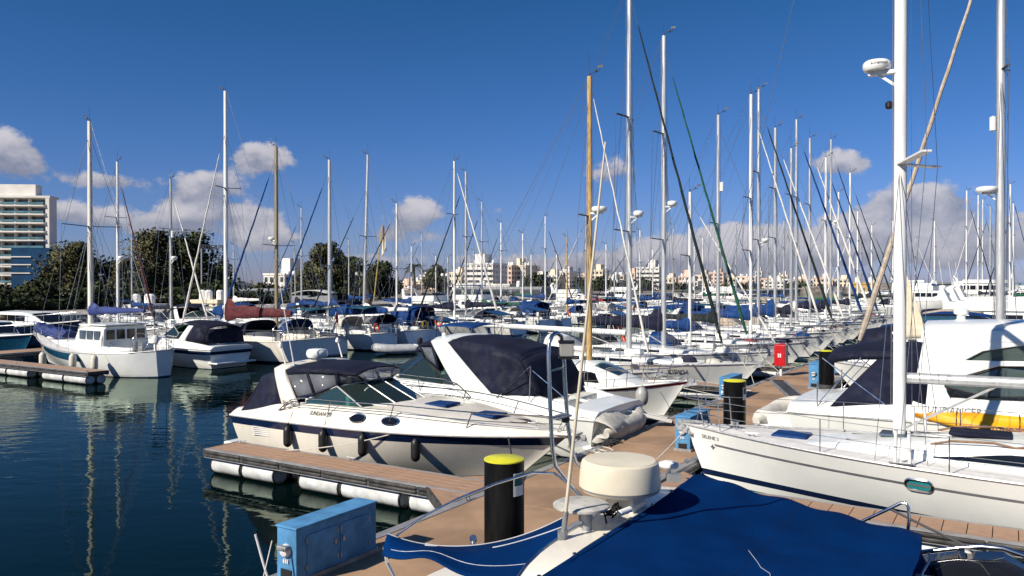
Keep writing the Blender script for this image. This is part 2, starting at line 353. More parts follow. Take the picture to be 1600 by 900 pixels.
# ------------------------------------------------------------------ hulls
FOOT = []
def foot(s, t0, t1, B, pad=0.0): FOOT.append((s - B / 2 - pad, s + B / 2 + pad, min(t0, t1) - pad, max(t0, t1) + pad))
def clear_of(s, t0, t1, B, m=.4):
    a = (s - B / 2 - m, s + B / 2 + m, min(t0, t1) - m, max(t0, t1) + m)
    return all(a[1] < f[0] or a[0] > f[1] or a[3] < f[2] or a[2] > f[3] for f in FOOT)
class Hull:
    """x forward, y to port, z up from the waterline; p runs stern to bow, q keel to gunwale"""
    def __init__(s, L, B, fs, fm, fb, stem=0.5, trans=0.2, stern=0.75, pm=0.42, e=2.0, kmid=0.22, kbow=0.75, zb=-0.35, tip=0.02, canoe=False):
        s.canoe = canoe
        s.L, s.B, s.fs, s.fm, s.fb, s.stem, s.trans, s.stern, s.pm, s.e, s.kmid, s.kbow, s.zb, s.tip = L, B, fs, fm, fb, stem, trans, stern, pm, e, kmid, kbow, zb, tip
    def zs(s, p):
        a = 2 * (s.fs + s.fb - 2 * s.fm); b = s.fb - s.fs - a; return a * p * p + b * p + s.fs
    def hb(s, p):
        if p < s.pm and s.canoe: f = max(.06, (1 - ((s.pm - p) / s.pm) ** 2.4)) ** .55
        elif p < s.pm: f = s.stern + (1 - s.stern) * (1 - ((s.pm - p) / s.pm) ** 2)
        else: f = 1 - ((p - s.pm) / (1 - s.pm)) ** s.e
        return max(s.tip, s.B / 2 * f)
    def xs(s, z): return -s.L / 2 + s.trans * max(0, z)
    def xb(s, z): return s.L / 2 - s.stem * (s.fb - z) / max(0.3, s.fb)
    def width(s, p, q):
        k = lerp(s.kmid, s.kbow, smooth01((p - 0.35) / 0.65)); return s.hb(p) * max(0.0, q) ** k
    def pt(s, p, q, side=1):
        z = s.zb + (s.zs(p) - s.zb) * q
        return Vector((lerp(s.xs(z), s.xb(z), p), side * s.width(p, q), z))
    def p_of(s, x, z): return max(0, min(1, (x - s.xs(z)) / (s.xb(z) - s.xs(z))))
    def p_deck(s, x):
        p = 0.5
        for _ in range(6): p = s.p_of(x, s.zs(p))
        return p
    def side_at(s, x, z):
        p = s.p_of(x, z); return s.width(p, min(1, (z - s.zb) / (s.zs(p) - s.zb)))
    def deck(s, x):
        p = s.p_deck(x); return s.hb(p), s.zs(p)
    def q_of_z(s, p, z): return (z - s.zb) / (s.zs(p) - s.zb)
    def build(s, parent, bands, mats, np_=26, name='hull'):
        """bands: list of (q_top, material index)"""
        m = MB(); qs = [0.0]; mi = []
        for (qt, k) in bands:
            q0 = qs[-1]; n = max(1, int(round((qt - q0) / 0.14)))
            for i in range(1, n + 1): qs.append(q0 + (qt - q0) * i / n); mi.append(k)
        ps = [1 - (1 - i / np_) ** 1.25 for i in range(np_ + 1)]
        for side in (1, -1):
            vs = [s.pt(p, q, side) for p in ps for q in qs]; nq = len(qs)
            for j in range(nq - 1):
                fs = [(i * nq + j, i * nq + j + 1, (i + 1) * nq + j + 1, (i + 1) * nq + j) for i in range(np_)]
                m.add(vs, fs, mi[j])
        for j in range(len(qs) - 1):                       # transom
            m.add([s.pt(0, qs[j], 1), s.pt(0, qs[j + 1], 1), s.pt(0, qs[j + 1], -1), s.pt(0, qs[j], -1)], [(0, 1, 2, 3)], mi[j])
        return m.build(name, mats, parent, ang=30)
    def strip(s, p0, p1, qa, qb, side, off=0.014, n=40):
        """thin band on the side; qa, qb are numbers or functions of p"""
        m = MB(); fa = qa if callable(qa) else (lambda p: qa); fb = qb if callable(qb) else (lambda p: qb)
        def fn(u, v):
            p = lerp(p0, p1, u); q = lerp(fa(p), fb(p), v); c = s.pt(p, q, side); c.y += side * off; return c
        return m.grid(fn, n, 2)
    def rail(s, r=0.03, p0=0.0, p1=1.0, dz=0.0, n=26, ins=0.0, transom=True):
        m = MB()
        for side in (1, -1):
            pts = []
            for i in range(n + 1):
                p = lerp(p0, p1, i / n); c = s.pt(p, 1.0, side); c.y -= side * ins; c.z += dz; pts.append(c)
            m.tube(pts, r, 6)
        if transom and p0 == 0:
            a, b = s.pt(0, 1, 1), s.pt(0, 1, -1); a.z += dz; b.z += dz; m.tube([a, b], r, 6)
        return m
    def deck_mesh(s, well=None, camber=0.05, n=30, drop=0.45, z_in=0.02):
        """well=(x0, x1, half width): an open cockpit"""
        m = MB(); ps = [i / n for i in range(n + 1)]; rows = []
        for p in ps:
            b = s.hb(p) - 0.015; z = s.zs(p) - z_in; c = s.pt(p, 1); x = c.x
            ww = min(well[2], b * 0.8) if well else b * 0.5
            rows.append([(x, y, z + camber * (1 - (y / max(b, .01)) ** 2)) for y in (-b, -(b + ww) / 2, -ww, 0, ww, (b + ww) / 2, b)])
        for i in range(n):
            a, b = rows[i], rows[i + 1]; xm = (a[0][0] + b[0][0]) / 2
            inside = well and well[0] <= xm <= well[1]
            for j in range(6):
                if inside and j in (2, 3): continue
                m.add([a[j], a[j + 1], b[j + 1], b[j]], [(0, 1, 2, 3)])
            if inside:
                for j in (2, 4):
                    lo = lambda q: (q[0], q[1], q[2] - drop)
                    m.add([a[j], b[j], lo(b[j]), lo(a[j])], [(0, 1, 2, 3)])
                m.add([(a[2][0], a[2][1], a[2][2] - drop), (a[4][0], a[4][1], a[4][2] - drop), (b[4][0], b[4][1], b[4][2] - drop), (b[2][0], b[2][1], b[2][2] - drop)], [(0, 1, 2, 3)])
                for q, other in ((a, i - 1), (b, i + 1)):
                    xo = (rows[max(0, min(n, other))][0][0] + rows[max(0, min(n, other + 1))][0][0]) / 2
                    if not (well[0] <= xo <= well[1]):
                        m.add([q[2], q[4], (q[4][0], q[4][1], q[4][2] - drop), (q[2][0], q[2][1], q[2][2] - drop)], [(0, 1, 2, 3)])
        return m

def coachroof(H, x0, x1, w, h, taper=2.2, n=16, wf=0.45, aft_h=1.0):
    """returns ring function ring(x) for a cabin trunk from x0 (aft) to x1 (front)"""
    def prof(x):
        u = (x - x0) / (x1 - x0); b, z = H.deck(x)
        hh = h * max(0.02, (1 - max(0, u) ** taper)) * lerp(aft_h, 1.0, min(1, u * 2.2)); ww = min(lerp(w, w * wf, max(0, u) ** 1.5), b - 0.18)
        return ww, hh, z - 0.03
    def ring(x):
        ww, hh, z = prof(x)
        half = [(1.0, 0.0), (0.975, 0.45), (0.93, 0.78), (0.82, 0.95), (0.55, 1.03), (0, 1.08)]
        return [Vector((x, ww * a, z + hh * c)) for a, c in half] + [Vector((x, -ww * a, z + hh * c)) for a, c in half[-2::-1]]
    return prof, ring

def radome(parent, c, d=0.5, h=0.22, m=None, name='radar_dome'):
    r = d / 2
    return MB().lathe([(r * .55, 0), (r * .86, h * .06), (r * .97, h * .25), (r, h * .5), (r * .96, h * .75), (r * .8, h * .93), (r * .4, h)], 20, c).build(name, m or gel, parent)

def mast_top(parent, x, z, rnd):
    m = MB()
    m.tube([(x, 0, z), (x, 0, z + 0.12)], 0.03, 5); m.tube([(x - .05, 0.05, z), (x - .05, .05, z + 0.85 * rnd.uniform(.7, 1.1))], 0.010, 4)
    m.tube([(x, 0, z + .08), (x + 0.42, 0, z + .16), (x + .42, 0, z + .3)], 0.012, 4); m.box((x + .46, 0, z + .32), (.22, .012, .09)); m.lathe([(.0, 0), (.07, .01), (.06, .06), (0, .07)], 8, (x + .26, 0, z + .16))
    return m.build('wind_sensor', darkwire, parent, smooth=False)

mastgrey = mat('mast_weathered_grey', (.50, .50, .49), .45, metal=.3, var=.1, scale=1.5, stretch=(6, 6, .5))
def rigging(root, H, xm, zm, top, sp, rnd, lod):
    """mast, standing rigging, furled headsail, boom"""
    L = H.L; b, zd = H.deck(xm)
    mr = sp.get('mr', 0.085 if top > 12 else 0.07)
    mm = sp.get('mastm') or rnd.choice((aluwhite, aluwhite, alu, mastgrey))
    hs = [zm + (top - zm) * i / 6 for i in range(7)]
    rake = sp.get('rake', 0.0); px = lambda z: xm + rake * (z - zm)
    mast = MB().tube([(px(z), 0, z) for z in hs], [mr * (1 if i < 5 else 0.86) for i in range(7)], 12, sx=1.25, up=(1, 0, 0)).build('mast', mm, root, ang=50)
    mast_top(mast, px(top), top, rnd)
    # spreaders
    swp = sp.get('sweep', .22); spr = sp.get('spr', [0.36, 0.68] if top > 12.5 else [0.5]); tips = []
    for f in spr:
        z = zm + (top - zm) * f; wd = b * (0.62 if f < .5 else .5) * sp.get('sprw', 1.0)
        m = MB()
        for side in (1, -1): m.bar((px(z), 0, z), (px(z) - swp, side * wd, z + .05), sp.get('sprt', .11), 0.035)
        m.build('spreader', darkwire if sp.get('sprdark', True) else mm, mast, smooth=False); tips.append((z + .05, wd))
    fs = sp.get('fstay', 0.93); hx = sp.get('fsx', L / 2 - 0.25); _, hz = H.deck(hx); zt = zm + (top - zm) * fs
    A = Vector((px(zt) + mr, 0, zt)); Bp = Vector((hx, 0, hz + 0.1))
    m = MB(); rw = sp.get('rw', 0.0075) * (1.0 if lod == 0 else 1.35)
    for side in (1, -1):
        pts = [(px(zm) - .15, side * (b - .12), zd)]
        pts += [(px(z) - swp, side * wd, z) for z, wd in tips]; pts.append((px(zt), side * .03, zt)); m.tube(pts, rw, 4)
        z1 = tips[0][0]; m.tube([(px(zm) + .25, side * (b - .25), zd), (px(z1), side * .04, z1 - .05)], rw, 4)
        if lod < 2: m.tube([(px(zm) - .6, side * (b - .25), zd), (px(z1), side * .04, z1 - .1)], rw, 4)
    m.tube([(px(top) - .05, 0, top - .03), (-L / 2 + .1, 0, H.fs)], rw, 4)
    m.tube([A, Bp], rw, 4)
    if lod < 3: m.tube([(px(zm) + mr + .05, .07, zm + .3), (px(top) + mr + .03, .05, top - .2)], rw * .8, 4); m.tube([(px(zm) - mr - .12, -.07, zm + .3), (px(top) - mr - .04, -.03, top - .2)], rw * .8, 4)
    m.build('standing_rigging', wire, root, smooth=False)
    if sp.get('furl'):
        f0, f1 = 0.05, sp.get('furltop', 0.9); n = 22; fr = sp.get('fr', 0.075); pts = []; rs = []
        for i in range(n + 1):
            u = f0 + (f1 - f0) * i / n; c = Bp.lerp(A, u)
            wob = 0.012 * math.sin(i * 1.9); c.y += wob; c.x += 0.010 * math.cos(i * 2.3)
            rr = fr * min(1, 0.45 + i * 0.5) * lerp(1.15, 0.40, (i / n) ** sp.get('ftap', .62)) * (1 + 0.07 * math.sin(i * 2.7))
            if i == n: rr *= 0.5
            pts.append(c); rs.append(rr)
        fo = MB().tube(pts, rs, 8).build('furled_headsail', sp['furl'], root)
        if lod < 3: MB().lathe([(.09, 0), (.11, .02), (.11, .1), (.05, .13)], 10, Bp + (A - Bp).normalized() * .15).build('furling_drum', blackpl, root)
    # boom
    if sp.get('boom', True):
        zb = zm + sp.get('bz', 0.95); E = sp.get('E', L * 0.37); bt = Vector((px(zb) - E, 0, zb + sp.get('brise', 0.12))); b0 = Vector((px(zb) - mr - .04, 0, zb))
        br = sp.get('br', 0.075)
        bo = MB().tube([b0, b0.lerp(bt, .5), bt], br, 10).build('boom', sp.get('boomm', aluwhite), root, ang=50)
        bx = MB(); bx.tube([(px(zm) - mr, 0, zm + .15), b0.lerp(bt, 0.33)], 0.025, 5); bx.build('vang', alu, bo)
        tl = MB(); tl.tube([bt, (px(top) - mr, 0, top - .05)], .006, 4); tl.build('topping_lift', wire, bo, smooth=False)
        if lod and rnd.random() < .6:
            lj = MB()
            for f_ in (.3, .55, .8): lj.tube([b0.lerp(bt, f_), (px(top * .55), 0, zm + (top - zm) * .62)], rw * .8, 3)
            lj.build('lazy_jacks', wire, bo, smooth=False)
        if sp.get('cover'):
            n = 14; rings = []; hm = sp.get('ch', 0.42)
            for i in range(n + 1):
                u = i / n; c = b0.lerp(bt, min(1, u * 1.01)); hh = hm * lerp(1.0, 0.42, u ** 0.8) * (1 + 0.06 * math.sin(i * 2.1) + 0.04 * math.sin(i * 5.3)); ww = 0.13 * lerp(1.1, .65, u) * (1 + .12 * math.sin(i * 1.7 + 1))
                if u == 0: hh *= 1.55; c = c + Vector((.12, 0, 0))
                if i == 1: hh *= 1.35
                rings.append([c + Vector((0, ww * y, hh * z)) for y, z in ((0, -.32), (.8, -.22), (1, .1), (.75, .5), (.28, .85), (0, .95), (-.28, .85), (-.75, .5), (-1, .1), (-.8, -.22))])
            MB().loft(rings).build('sail_cover', sp['cover'], bo, ang=70)
        elif sp.get('rolled'):
            n = 12; pts = []; rs = []
            for i in range(n + 1):
                c = b0.lerp(bt, .03 + .94 * i / n); c.z += br + .07; pts.append(c); rs.append(.13 * (1 + .15 * math.sin(i * 2.2)) * (0.6 if i in (0, n) else 1))
            MB().tube(pts, rs, 8).build('flaked_sail', sp['rolled'], bo)
    if sp.get('radar') is not None:
        z = sp['radar']; dirx = sp.get('rdir', 1); m = MB()
        m.box((px(z) + dirx * .32, 0, z - .04), (.5, .14, .07)); m.bar((px(z) + dirx * .1, 0, z - .3), (px(z) + dirx * .4, 0, z - .06), .05, .05)
        rb = m.build('radar_bracket', gel, mast, smooth=False)
        radome(mast, (px(z) + dirx * .42, 0, z), sp.get('rd', .46), .22)
    if sp.get('reflector') is not None:
        z = sp['reflector']; MB().lathe([(.02, 0), (.11, .04), (.11, .5), (.02, .55)], 10, (px(z) + mr + .13, 0, z)).build('radar_reflector', gel, mast)
    return mast, A, Bp

def rails(root, H, lod, x_aft=None, hgt=0.62, pulp=0.9, mm=None, gate=True):
    mm = mm or steel; L = H.L; r = 0.0135 if lod < 2 else 0.016
    # pulpit
    x1 = L / 2 - pulp; b1, z1 = H.deck(x1); b0, z0 = H.deck(L / 2 - .28); bm, zm_ = H.deck(L / 2 - pulp * .55)
    m = MB()
    top = []
    for side in (1, -1):
        m.tube([(x1, side * (b1 - .05), z1), (x1 + .05, side * (b1 - .04), z1 + hgt)], r, 6)
        m.tube([(L / 2 - pulp * .55, side * (bm - .04), zm_), (L / 2 - pulp * .4, side * (bm - .02), z0 + hgt * 1.02)], r, 6)
    pl = []
    for k in range(13):
        a = -1 + 2 * k / 12; x = lerp(x1 + .05, L / 2 + .02, 1 - abs(a) ** 2.2); bb, _ = H.deck(min(x, L / 2 - .35)); bb = max(.16, bb)
        y = math.copysign(min(bb, abs(a) * 1.2 * b1), a) if a else 0; pl.append(Vector((x, max(-b1, min(b1, a * b1)) * (0.98), z1 + hgt + (z0 - z1) * (1 - abs(a)))))
    m.tube(pl, r, 6)
    pm_ = [p.copy() for p in pl]
    for p in pm_: p.z -= hgt * .48
    if lod < 3: m.tube(pm_, r * .8, 5)
    m.build('pulpit', mm, root)
    xa = x_aft if x_aft is not None else -L / 2 + .9
    n = 5 if L > 9 else 4; wires = MB()
    for side in (1, -1):
        line = [(x1 + .05, side * (b1 - .04), z1 + hgt)]
        for i in range(1, n + 1):
            x = lerp(x1, xa, i / n); b, z = H.deck(x); y = side * (b - .06)
            MB().tube([(x, y, z - .02), (x, y, z + hgt)], r * .9, 5).build('stanchion', mm, root, smooth=True)
            line.append((x, y, z + hgt))
        wires.tube(line, .006, 4); wires.tube([(p[0], p[1], p[2] - hgt * .5) for p in line], .006, 4)
    wires.build('lifelines', wire, root, smooth=False)
    # pushpit
    m = MB(); ba, za = H.deck(xa); bs, zs_ = H.deck(-L / 2 + .15); pts = []
    for side in (1,):
        pts = [(xa, ba - .06, za + hgt), (-L / 2 + .25, bs - .08, zs_ + hgt), (-L / 2 + .15, bs * .45, zs_ + hgt)]
    for side in (1, -1):
        q = [(p[0], p[1] * side, p[2]) for p in pts]; m.tube(q, r, 6); m.tube([(a[0], a[1], a[2] - hgt * .5) for a in q], r * .8, 5)
        m.tube([(-L / 2 + .25, side * (bs - .08), zs_), (-L / 2 + .25, side * (bs - .08), zs_ + hgt)], r, 6); m.tube([(-L / 2 + .15, side * bs * .45, zs_), (-L / 2 + .15, side * bs * .45, zs_ + hgt)], r, 6)
    m.build('pushpit', mm, root)

def sprayhood(root, x, z, w, h, m, ln=1.05, win=True, name='sprayhood'):
    """canvas hood, open aft at x, sloping down to x + ln"""
    g = MB(); n = 8; k = 12
    def fn(u, v):
        a = math.pi * v; xx = x + ln * u; f = math.cos(u * math.pi / 2) ** .55
        ww = w * (1 - .12 * u); yy = ww * math.copysign(abs(math.cos(a)) ** .6, math.cos(a)); zz = z + (h * f) * (math.sin(a) ** .5 if 0 < v < 1 else 0)
        return Vector((xx, yy, zz))
    o = g.grid(fn, n, k).build(name, m, root, solid=.012)
    if win:
        q = MB(); 
        def fw(u, v):
            c = fn(.45 + .33 * u, .32 + .36 * v); c.z += .012; c.x += .014; return c
        q.grid(fw, 3, 4).build('hood_window', vinyl, o)
    return o

def bimini(root, x0, x1, z, w, m, camber=.12, legs=True, zd=1.0, name='bimini', drop=.08):
    g = MB()
    def fn(u, v):
        a = v * 2 - 1; e = 1 - abs(a) ** 2.5
        return Vector((lerp(x0, x1, u), a * w, z + camber * e - drop * (abs(u * 2 - 1)) ** 3))
    o = g.grid(fn, 8, 8).build(name, m, root, solid=.012)
    if legs:
        t = MB(); xm = (x0 + x1) / 2
        for side in (1, -1):
            for xx in (x0 + .05, x1 - .05): t.tube([(xm, side * w, zd), (xx, side * w * .98, z - .03)], .014, 5)
        t.build('bimini_frame', steel, root)
    return o

def fender(parent_unused, p, label, length=.62, r=.115, m=None, line_to=None, group=None, blk=True):
    """a free hanging fender: its own thing, origin at its foot"""
    root = thing('fender', label, 'fender', p, 0, group)
    MB().lathe([(.02, 0), (r * .55, .02), (r * .9, r * .55), (r, r * 1.1), (r, length - r * 1.1), (r * .9, length - r * .55), (r * .5, length), (.03, length + .02), (.03, length + .07)], 14).build('fender_body', m or blackrub, root)
    if line_to is not None:
        d = Vector(line_to) - Vector(p); MB().tube([(0, 0, length + .05), d], .009, 5).build('fender_line', rope, root)
    return root

def anchor(root, x, z):
    m = MB(); m.bar((x - .55, 0, z + .02), (x + .12, 0, z), .035, .06)
    m.add([(x + .1, 0, z + .02), (x + .22, 0, z - .16), (x - .22, .16, z - .26), (x - .22, -.16, z - .26), (x - .3, 0, z - .22)], [(0, 1, 2), (0, 3, 1), (1, 4, 2), (1, 3, 4), (0, 2, 4), (0, 4, 3)])
    m.box((x - .12, 0, z - .05), (.5, .09, .04)); return m.build('anchor', galv, root, smooth=False)

def clutter(root, H, rnd, lod, cx0, cx1, x0, x1, prof, zr):
    """small deck gear fixed to a sailboat"""
    L = H.L
    for side in (1, -1):
        x = lerp(cx0, cx1, .6); b, z = H.deck(x); y = side * min(H.B * .30, b - .25)
        MB().lathe([(.10, 0), (.09, .06), (.065, .08), (.065, .15), (.085, .17), (.03, .19)], 10, (x, y, z + .27)).build('winch', steel, root)
    r = rnd.random
    if r() < .6:
        xx = lerp(x0, x1, .55); ww, hh, z = prof(xx); MB().box((xx, rnd.uniform(-.2, .2), z + hh + .13), (.75, .5, .24)).build('liferaft_canister', gel, root, smooth=False, bevel=.07)
    bs, zs_ = H.deck(-L / 2 + .25)
    if r() < .55:
        sd = rnd.choice((1, -1)); q = MB(); q.lathe([(0, .42), (.10, .40), (.14, .25), (.12, .05), (.05, 0)], 10, (-L / 2 + .12, sd * (bs - .25), zs_ + .35), sx=1.3); q.box((-L / 2 + .12, sd * (bs - .25), zs_ + .1), (.09, .08, .6)); q.build('outboard_motor', rnd.choice((blackpl, gelgrey, greyhull)), root)
    if r() < .6:
        sd = rnd.choice((1, -1)); c = Vector((-L / 2 + .22, sd * bs * .62, zs_ + .42)); pts = [c + Vector((0, .22 * math.cos(a), .24 * math.sin(a))) for a in [R(-60) + R(300) * k / 12 for k in range(13)]]
        MB().tube(pts, .06, 7).build('horseshoe_buoy', rnd.choice((ylw, orange, whitecan)), root)
    if r() < .45: MB().box((-L / 2 + .3, 0, zs_ + 1.9), (.9, 1.2, .03), Matrix.Rotation(R(12), 3, 'Y')).tube([(-L / 2 + .25, .3, zs_), (-L / 2 + .28, .3, zs_ + 1.9)], .018, 5).tube([(-L / 2 + .25, -.3, zs_), (-L / 2 + .28, -.3, zs_ + 1.9)], .018, 5).build('solar_panel', glassdark, root, smooth=False)
    for k in range(rnd.randint(1, 3)):
        xx = rnd.uniform(x1 * .6, L / 2 - 1.3); b, z = H.deck(xx); q = MB(); w_, h_ = rnd.uniform(.2, .38), rnd.uniform(.15, .3); ph_ = rnd.random() * 6
        q.grid(lambda u, v: Vector((xx + w_ * 1.5 * math.cos(u * 6.283) * (1 - v * v) ** .5 * (1 + .15 * math.sin(u * 18 + ph_)), rnd.uniform(-.01, .01) + w_ * math.sin(u * 6.283) * (1 - v * v) ** .5, z + .02 + h_ * v)), 12, 4); q.build('deck_bag', rnd.choice((bluecan, tarpgrey, navycan, beigecan, redcan, whitecan, whitecan)), root)
    if r() < .5:
        xx = lerp(cx0, cx1, .3); q = MB()
        for k in range(3): q.tube([(xx + .02 * k + .16 * math.cos(a), -.55, zr + .15 + .16 * math.sin(a)) for a in [6.283 * i / 12 for i in range(13)]], .014, 4)
        q.build('coiled_line', rope, root)
    if r() < .4:
        q = MB(); p0 = Vector((-L / 2 + .1, bs * .3, zs_ + .3)); p1 = p0 + Vector((-.5, 0, 1.3)); q.tube([p0, p1], .015, 5); q.build('flagstaff', white, root)
        MB().grid(lambda u, v: p1 + Vector((-.05 - .35 * u * .4, .06 * math.sin(u * 9), -.05 - .5 * v - .35 * u)), 6, 4).build('ensign', rnd.choice((redcan, whitecan, bluecan)), root, solid=.006)

DZ_ = 0.58
def sailboat(sp):
    """sp: s, mast column px, ytop row, dir (+1 bow to +t), bow (t of the bow), L, B ..."""
    rnd = random.Random(sp.get('seed', int(sp['px'] * 7)))
    d = sp['dir']; L, B = sp['L'], sp['B']; s = sp['s']; lod = sp.get('lod', 2)
    foot(s, sp['bow'], sp['bow'] - d * L, B); tm, Y = st_of(sp['px'], s); tr = sp['bow'] - d * L / 2; xm = (tm - tr) * d
    top = sp['top'] if 'top' in sp else zat(sp['py'], Y)
    root = thing('sailboat', sp['label'], 'sailboat', W(s, tr), ROT_OUT if d > 0 else ROT_IN, sp.get('group'))
    fb = sp.get('fb', .105 * L); fb = max(.75, min(1.35, fb))
    fr_ = sp.get('free', (fb * .92, fb * .9, fb * 1.12))
    H = Hull(L, B, *fr_, stem=sp.get('stem', .12 * L if L < 11 else .1 * L), trans=sp.get('trans', .28), stern=sp.get('stern', .74), e=2.0, kmid=.2, kbow=.62, canoe=sp.get('canoe', False))
    hm = sp.get('hull', gel); bt = sp.get('boot', navyhull); af = sp.get('af', antif)
    qw = .35 / (fb + .35); bands = sp.get('bands') or [(qw + .03, 0), (qw + .085, 1), (qw + .11, 2), (1, 2)]
    ho = H.build(root, bands, [af, bt, hm], np_=26 if lod < 2 else 18)
    if sp.get('cove'):
        c0 = sp.get('coveq', .80)
        for side in (1, -1): H.strip(.03, .95, c0, c0 + .022, side).build('cove_stripe', sp['cove'], ho)
    if sp.get('band'):
        for side in (1, -1): H.strip(sp.get('band0', .30), .985, lambda p: .70, lambda p: .955, side).build('painted_band', sp['band'], ho)
    # cockpit well and deck
    cx0, cx1 = -L / 2 + .09 * L, -L / 2 + .30 * L
    H.deck_mesh((cx0, cx1, B * .24), n=30 if lod < 3 else 20).build('deck', sp.get('deckm', gelgrey), root)
    H.rail(.022 if lod < 2 else .028, transom=True).build('toe_rail', sp.get('toe', alu), root)
    x0 = cx1 + .02; x1 = sp.get('cf', L * .30); ch = sp.get('ch_', .42 if L > 9 else .36); cw = sp.get('cw', B * .33)
    prof, ring = coachroof(H, x0, x1, cw, ch)
    nx = 18
    cab = MB().loft([ring(lerp(x0, x1, i / nx)) for i in range(nx + 1)], False, False)
    cab.poly(ring(x0)); co = cab.build('cabin', sp.get('cabm', hm if hm in (gel, gelcream, gelold) else gel), root, ang=50)
    # cabin side windows
    nw = sp.get('wins', 3); wa, wb = sp.get('wx', (x0 + .35, lerp(x0, x1, .62)))
    for side in (1, -1):
        for i in range(nw):
            a = lerp(wa, wb, i / nw) + .05; b_ = lerp(wa, wb, (i + 1) / nw) - (.10 if nw > 1 else 0)
            q = MB()
            def fw(u, v):
                x = lerp(a, b_, u); ww, hh, z = prof(x); zz = lerp(.30, .66, v)
                yy = ww * (lerp(1.0, .975, min(1, zz / .45)) if zz < .45 else lerp(.975, .93, (zz - .45) / .33)); return Vector((x, side * (yy + .008), z + hh * zz))
            q.grid(fw, 4, 2).build('window', sp.get('winm', glassdark), co)
    # hatches
    for f in (.35, .72):
        x = lerp(x0, x1, f); ww, hh, z = prof(x); MB().box((x, 0, z + hh * 1.08 + .025), (.5, .48, .05)).build('hatch', sp.get('hatchm', glassblue), co, bevel=.012, smooth=False)
    # coamings
    m = MB()
    for side in (1, -1):
        pts = []
        for i in range(7):
            x = lerp(cx0 - .1, cx1 + .1, i / 6); b, z = H.deck(x); pts.append((x, side * min(B * .30, b - .25), z + .12))
        m.tube(pts, [.1, .13, .15, .16, .17, .18, .18], 8)
    m.build('coaming', co.data.materials[0], root)
    ww, hh, zr = prof(x0 + .05); ztop = zr + hh * 1.05
    # helm
    if lod < 3 or rnd.random() < .6:
        xh = lerp(cx0, cx1, .35); b, z = H.deck(xh); pts = [(xh, .42 * math.cos(2 * math.pi * k / 16), z + .45 + .42 * math.sin(2 * math.pi * k / 16)) for k in range(17)]
        m = MB().tube(pts, .016, 5); m.box((xh + .12, 0, z + .1), (.2, .22, .75)); m.build('steering_wheel', steel, root)
    if lod and not sp.get('hood') and rnd.random() < .7: sp['hood'] = rnd.choice((bluecan, navycan, navycan, beigecan, whitecan, tarpgrey))
    if lod and not sp.get('bim') and not sp.get('lazy') and rnd.random() < .4: sp['bim'] = rnd.choice((bluecan, navycan, whitecan, tealcan))
    if sp.get('hood'): sprayhood(root, x0 - .35, zr + .12, cw * .95, .62 + hh, sp['hood'], 1.3, lod < 3)
    if sp.get('bim'): bimini(root, cx0 - .1, cx1 - .3, zr + 1.75, B * .36, sp['bim'], zd=zr + .1)
    if sp.get('lazy'):      # a hanging cockpit tent side
        bimini(root, cx0, cx1 + .3, zr + 1.5, B * .38, sp['lazy'], zd=zr + .1, camber=.3)
        for side in (1, -1):
            MB().ruled([(lerp(cx0, cx1 + .3, i / 5), side * B * .38, zr + 1.5) for i in range(6)], [(lerp(cx0, cx1 + .3, i / 5), side * B * .41, zr + .25) for i in range(6)], 3, .04).build('canvas_side', sp['lazy'], root, solid=.01)
    wm, hm_, zm = prof(xm) if x0 < xm < x1 else (0, 0, H.deck(xm)[1])
    zm = zm + hm_ * 1.05
    spc = dict(sp)
    for key in ('radar', 'reflector'):
        if sp.get(key) is not None: spc[key] = zat(sp[key], Y)
    if 'spy' in sp: spc['spr'] = [(zat(y, Y) - zm) / (top - zm) for y in sp['spy']]
    mast, A, Bp = rigging(root, H, xm, zm, top, spc, rnd, lod)
    rails(root, H, lod)
    anchor(root, L / 2 + .05, H.fb + .06)
    if sp.get('moor') is not None:
        gp = sp['moor']; ml = MB()
        for sy in (1, -1): ml.tube([(L / 2 - .55, sy * .3, H.fb + .06), (L / 2 - .1, sy * .75, H.fb * .8), (L / 2 + gp + .18, sy * 1.35, DZ_ + .08)], .012, 5)
        ml.build('mooring_lines', rope, root)
    if lod: clutter(root, H, rnd, lod, cx0, cx1, x0, x1, prof, zr)
    return root, H, dict(x0=x0, x1=x1, cx0=cx0, cx1=cx1, prof=prof, zr=zr, ztop=ztop, xm=xm, zm=zm, top=top, mast=mast, tr=tr, cab=co, hull=ho, d=d, s=s)

# ------------------------------------------------------------------ motor cruisers
def arch_mesh(x0, y0, z0, x1, y1, z1, w0=.6, w1=.42, th=.1, lean_top=0.0, n=7):
    """radar arch: legs from (x0, +-y0, z0) to (x1, +-y1, z1) and a bowed top"""
    path = []
    for i in range(n + 1):
        u = i / n; path.append((lerp(x0, x1, u), y0 + (y1 - y0) * u ** 1.5, lerp(z0, z1, u), lerp(w0, w1, u)))
    full = path + [(x1 + lean_top, y1 * .82, z1 + .07, w1)] + [(x1 + lean_top, 0, z1 + .12, w1)] + [(x1 + lean_top, -y1 * .82, z1 + .07, w1)] + [(a, -b, c, d) for a, b, c, d in path[::-1]]
    rings = []; m = len(full)
    for i, (x, y, z, wd) in enumerate(full):
        a, b = full[max(0, i - 1)], full[min(m - 1, i + 1)]; d = Vector((0, b[1] - a[1], b[2] - a[2])).normalized(); nn = Vector((0, -d.z, d.y))
        c = Vector((x, y, z)); fx = Vector((1, 0, 0)); h = wd / 2; t = th / 2
        rings.append([c + fx * h * .8 + nn * t, c + fx * h + nn * t * .2, c + fx * h - nn * t * .2, c + fx * h * .8 - nn * t, c - fx * h * .8 - nn * t, c - fx * h - nn * t * .2, c - fx * h + nn * t * .2, c - fx * h * .8 + nn * t])
    return MB().loft(rings)

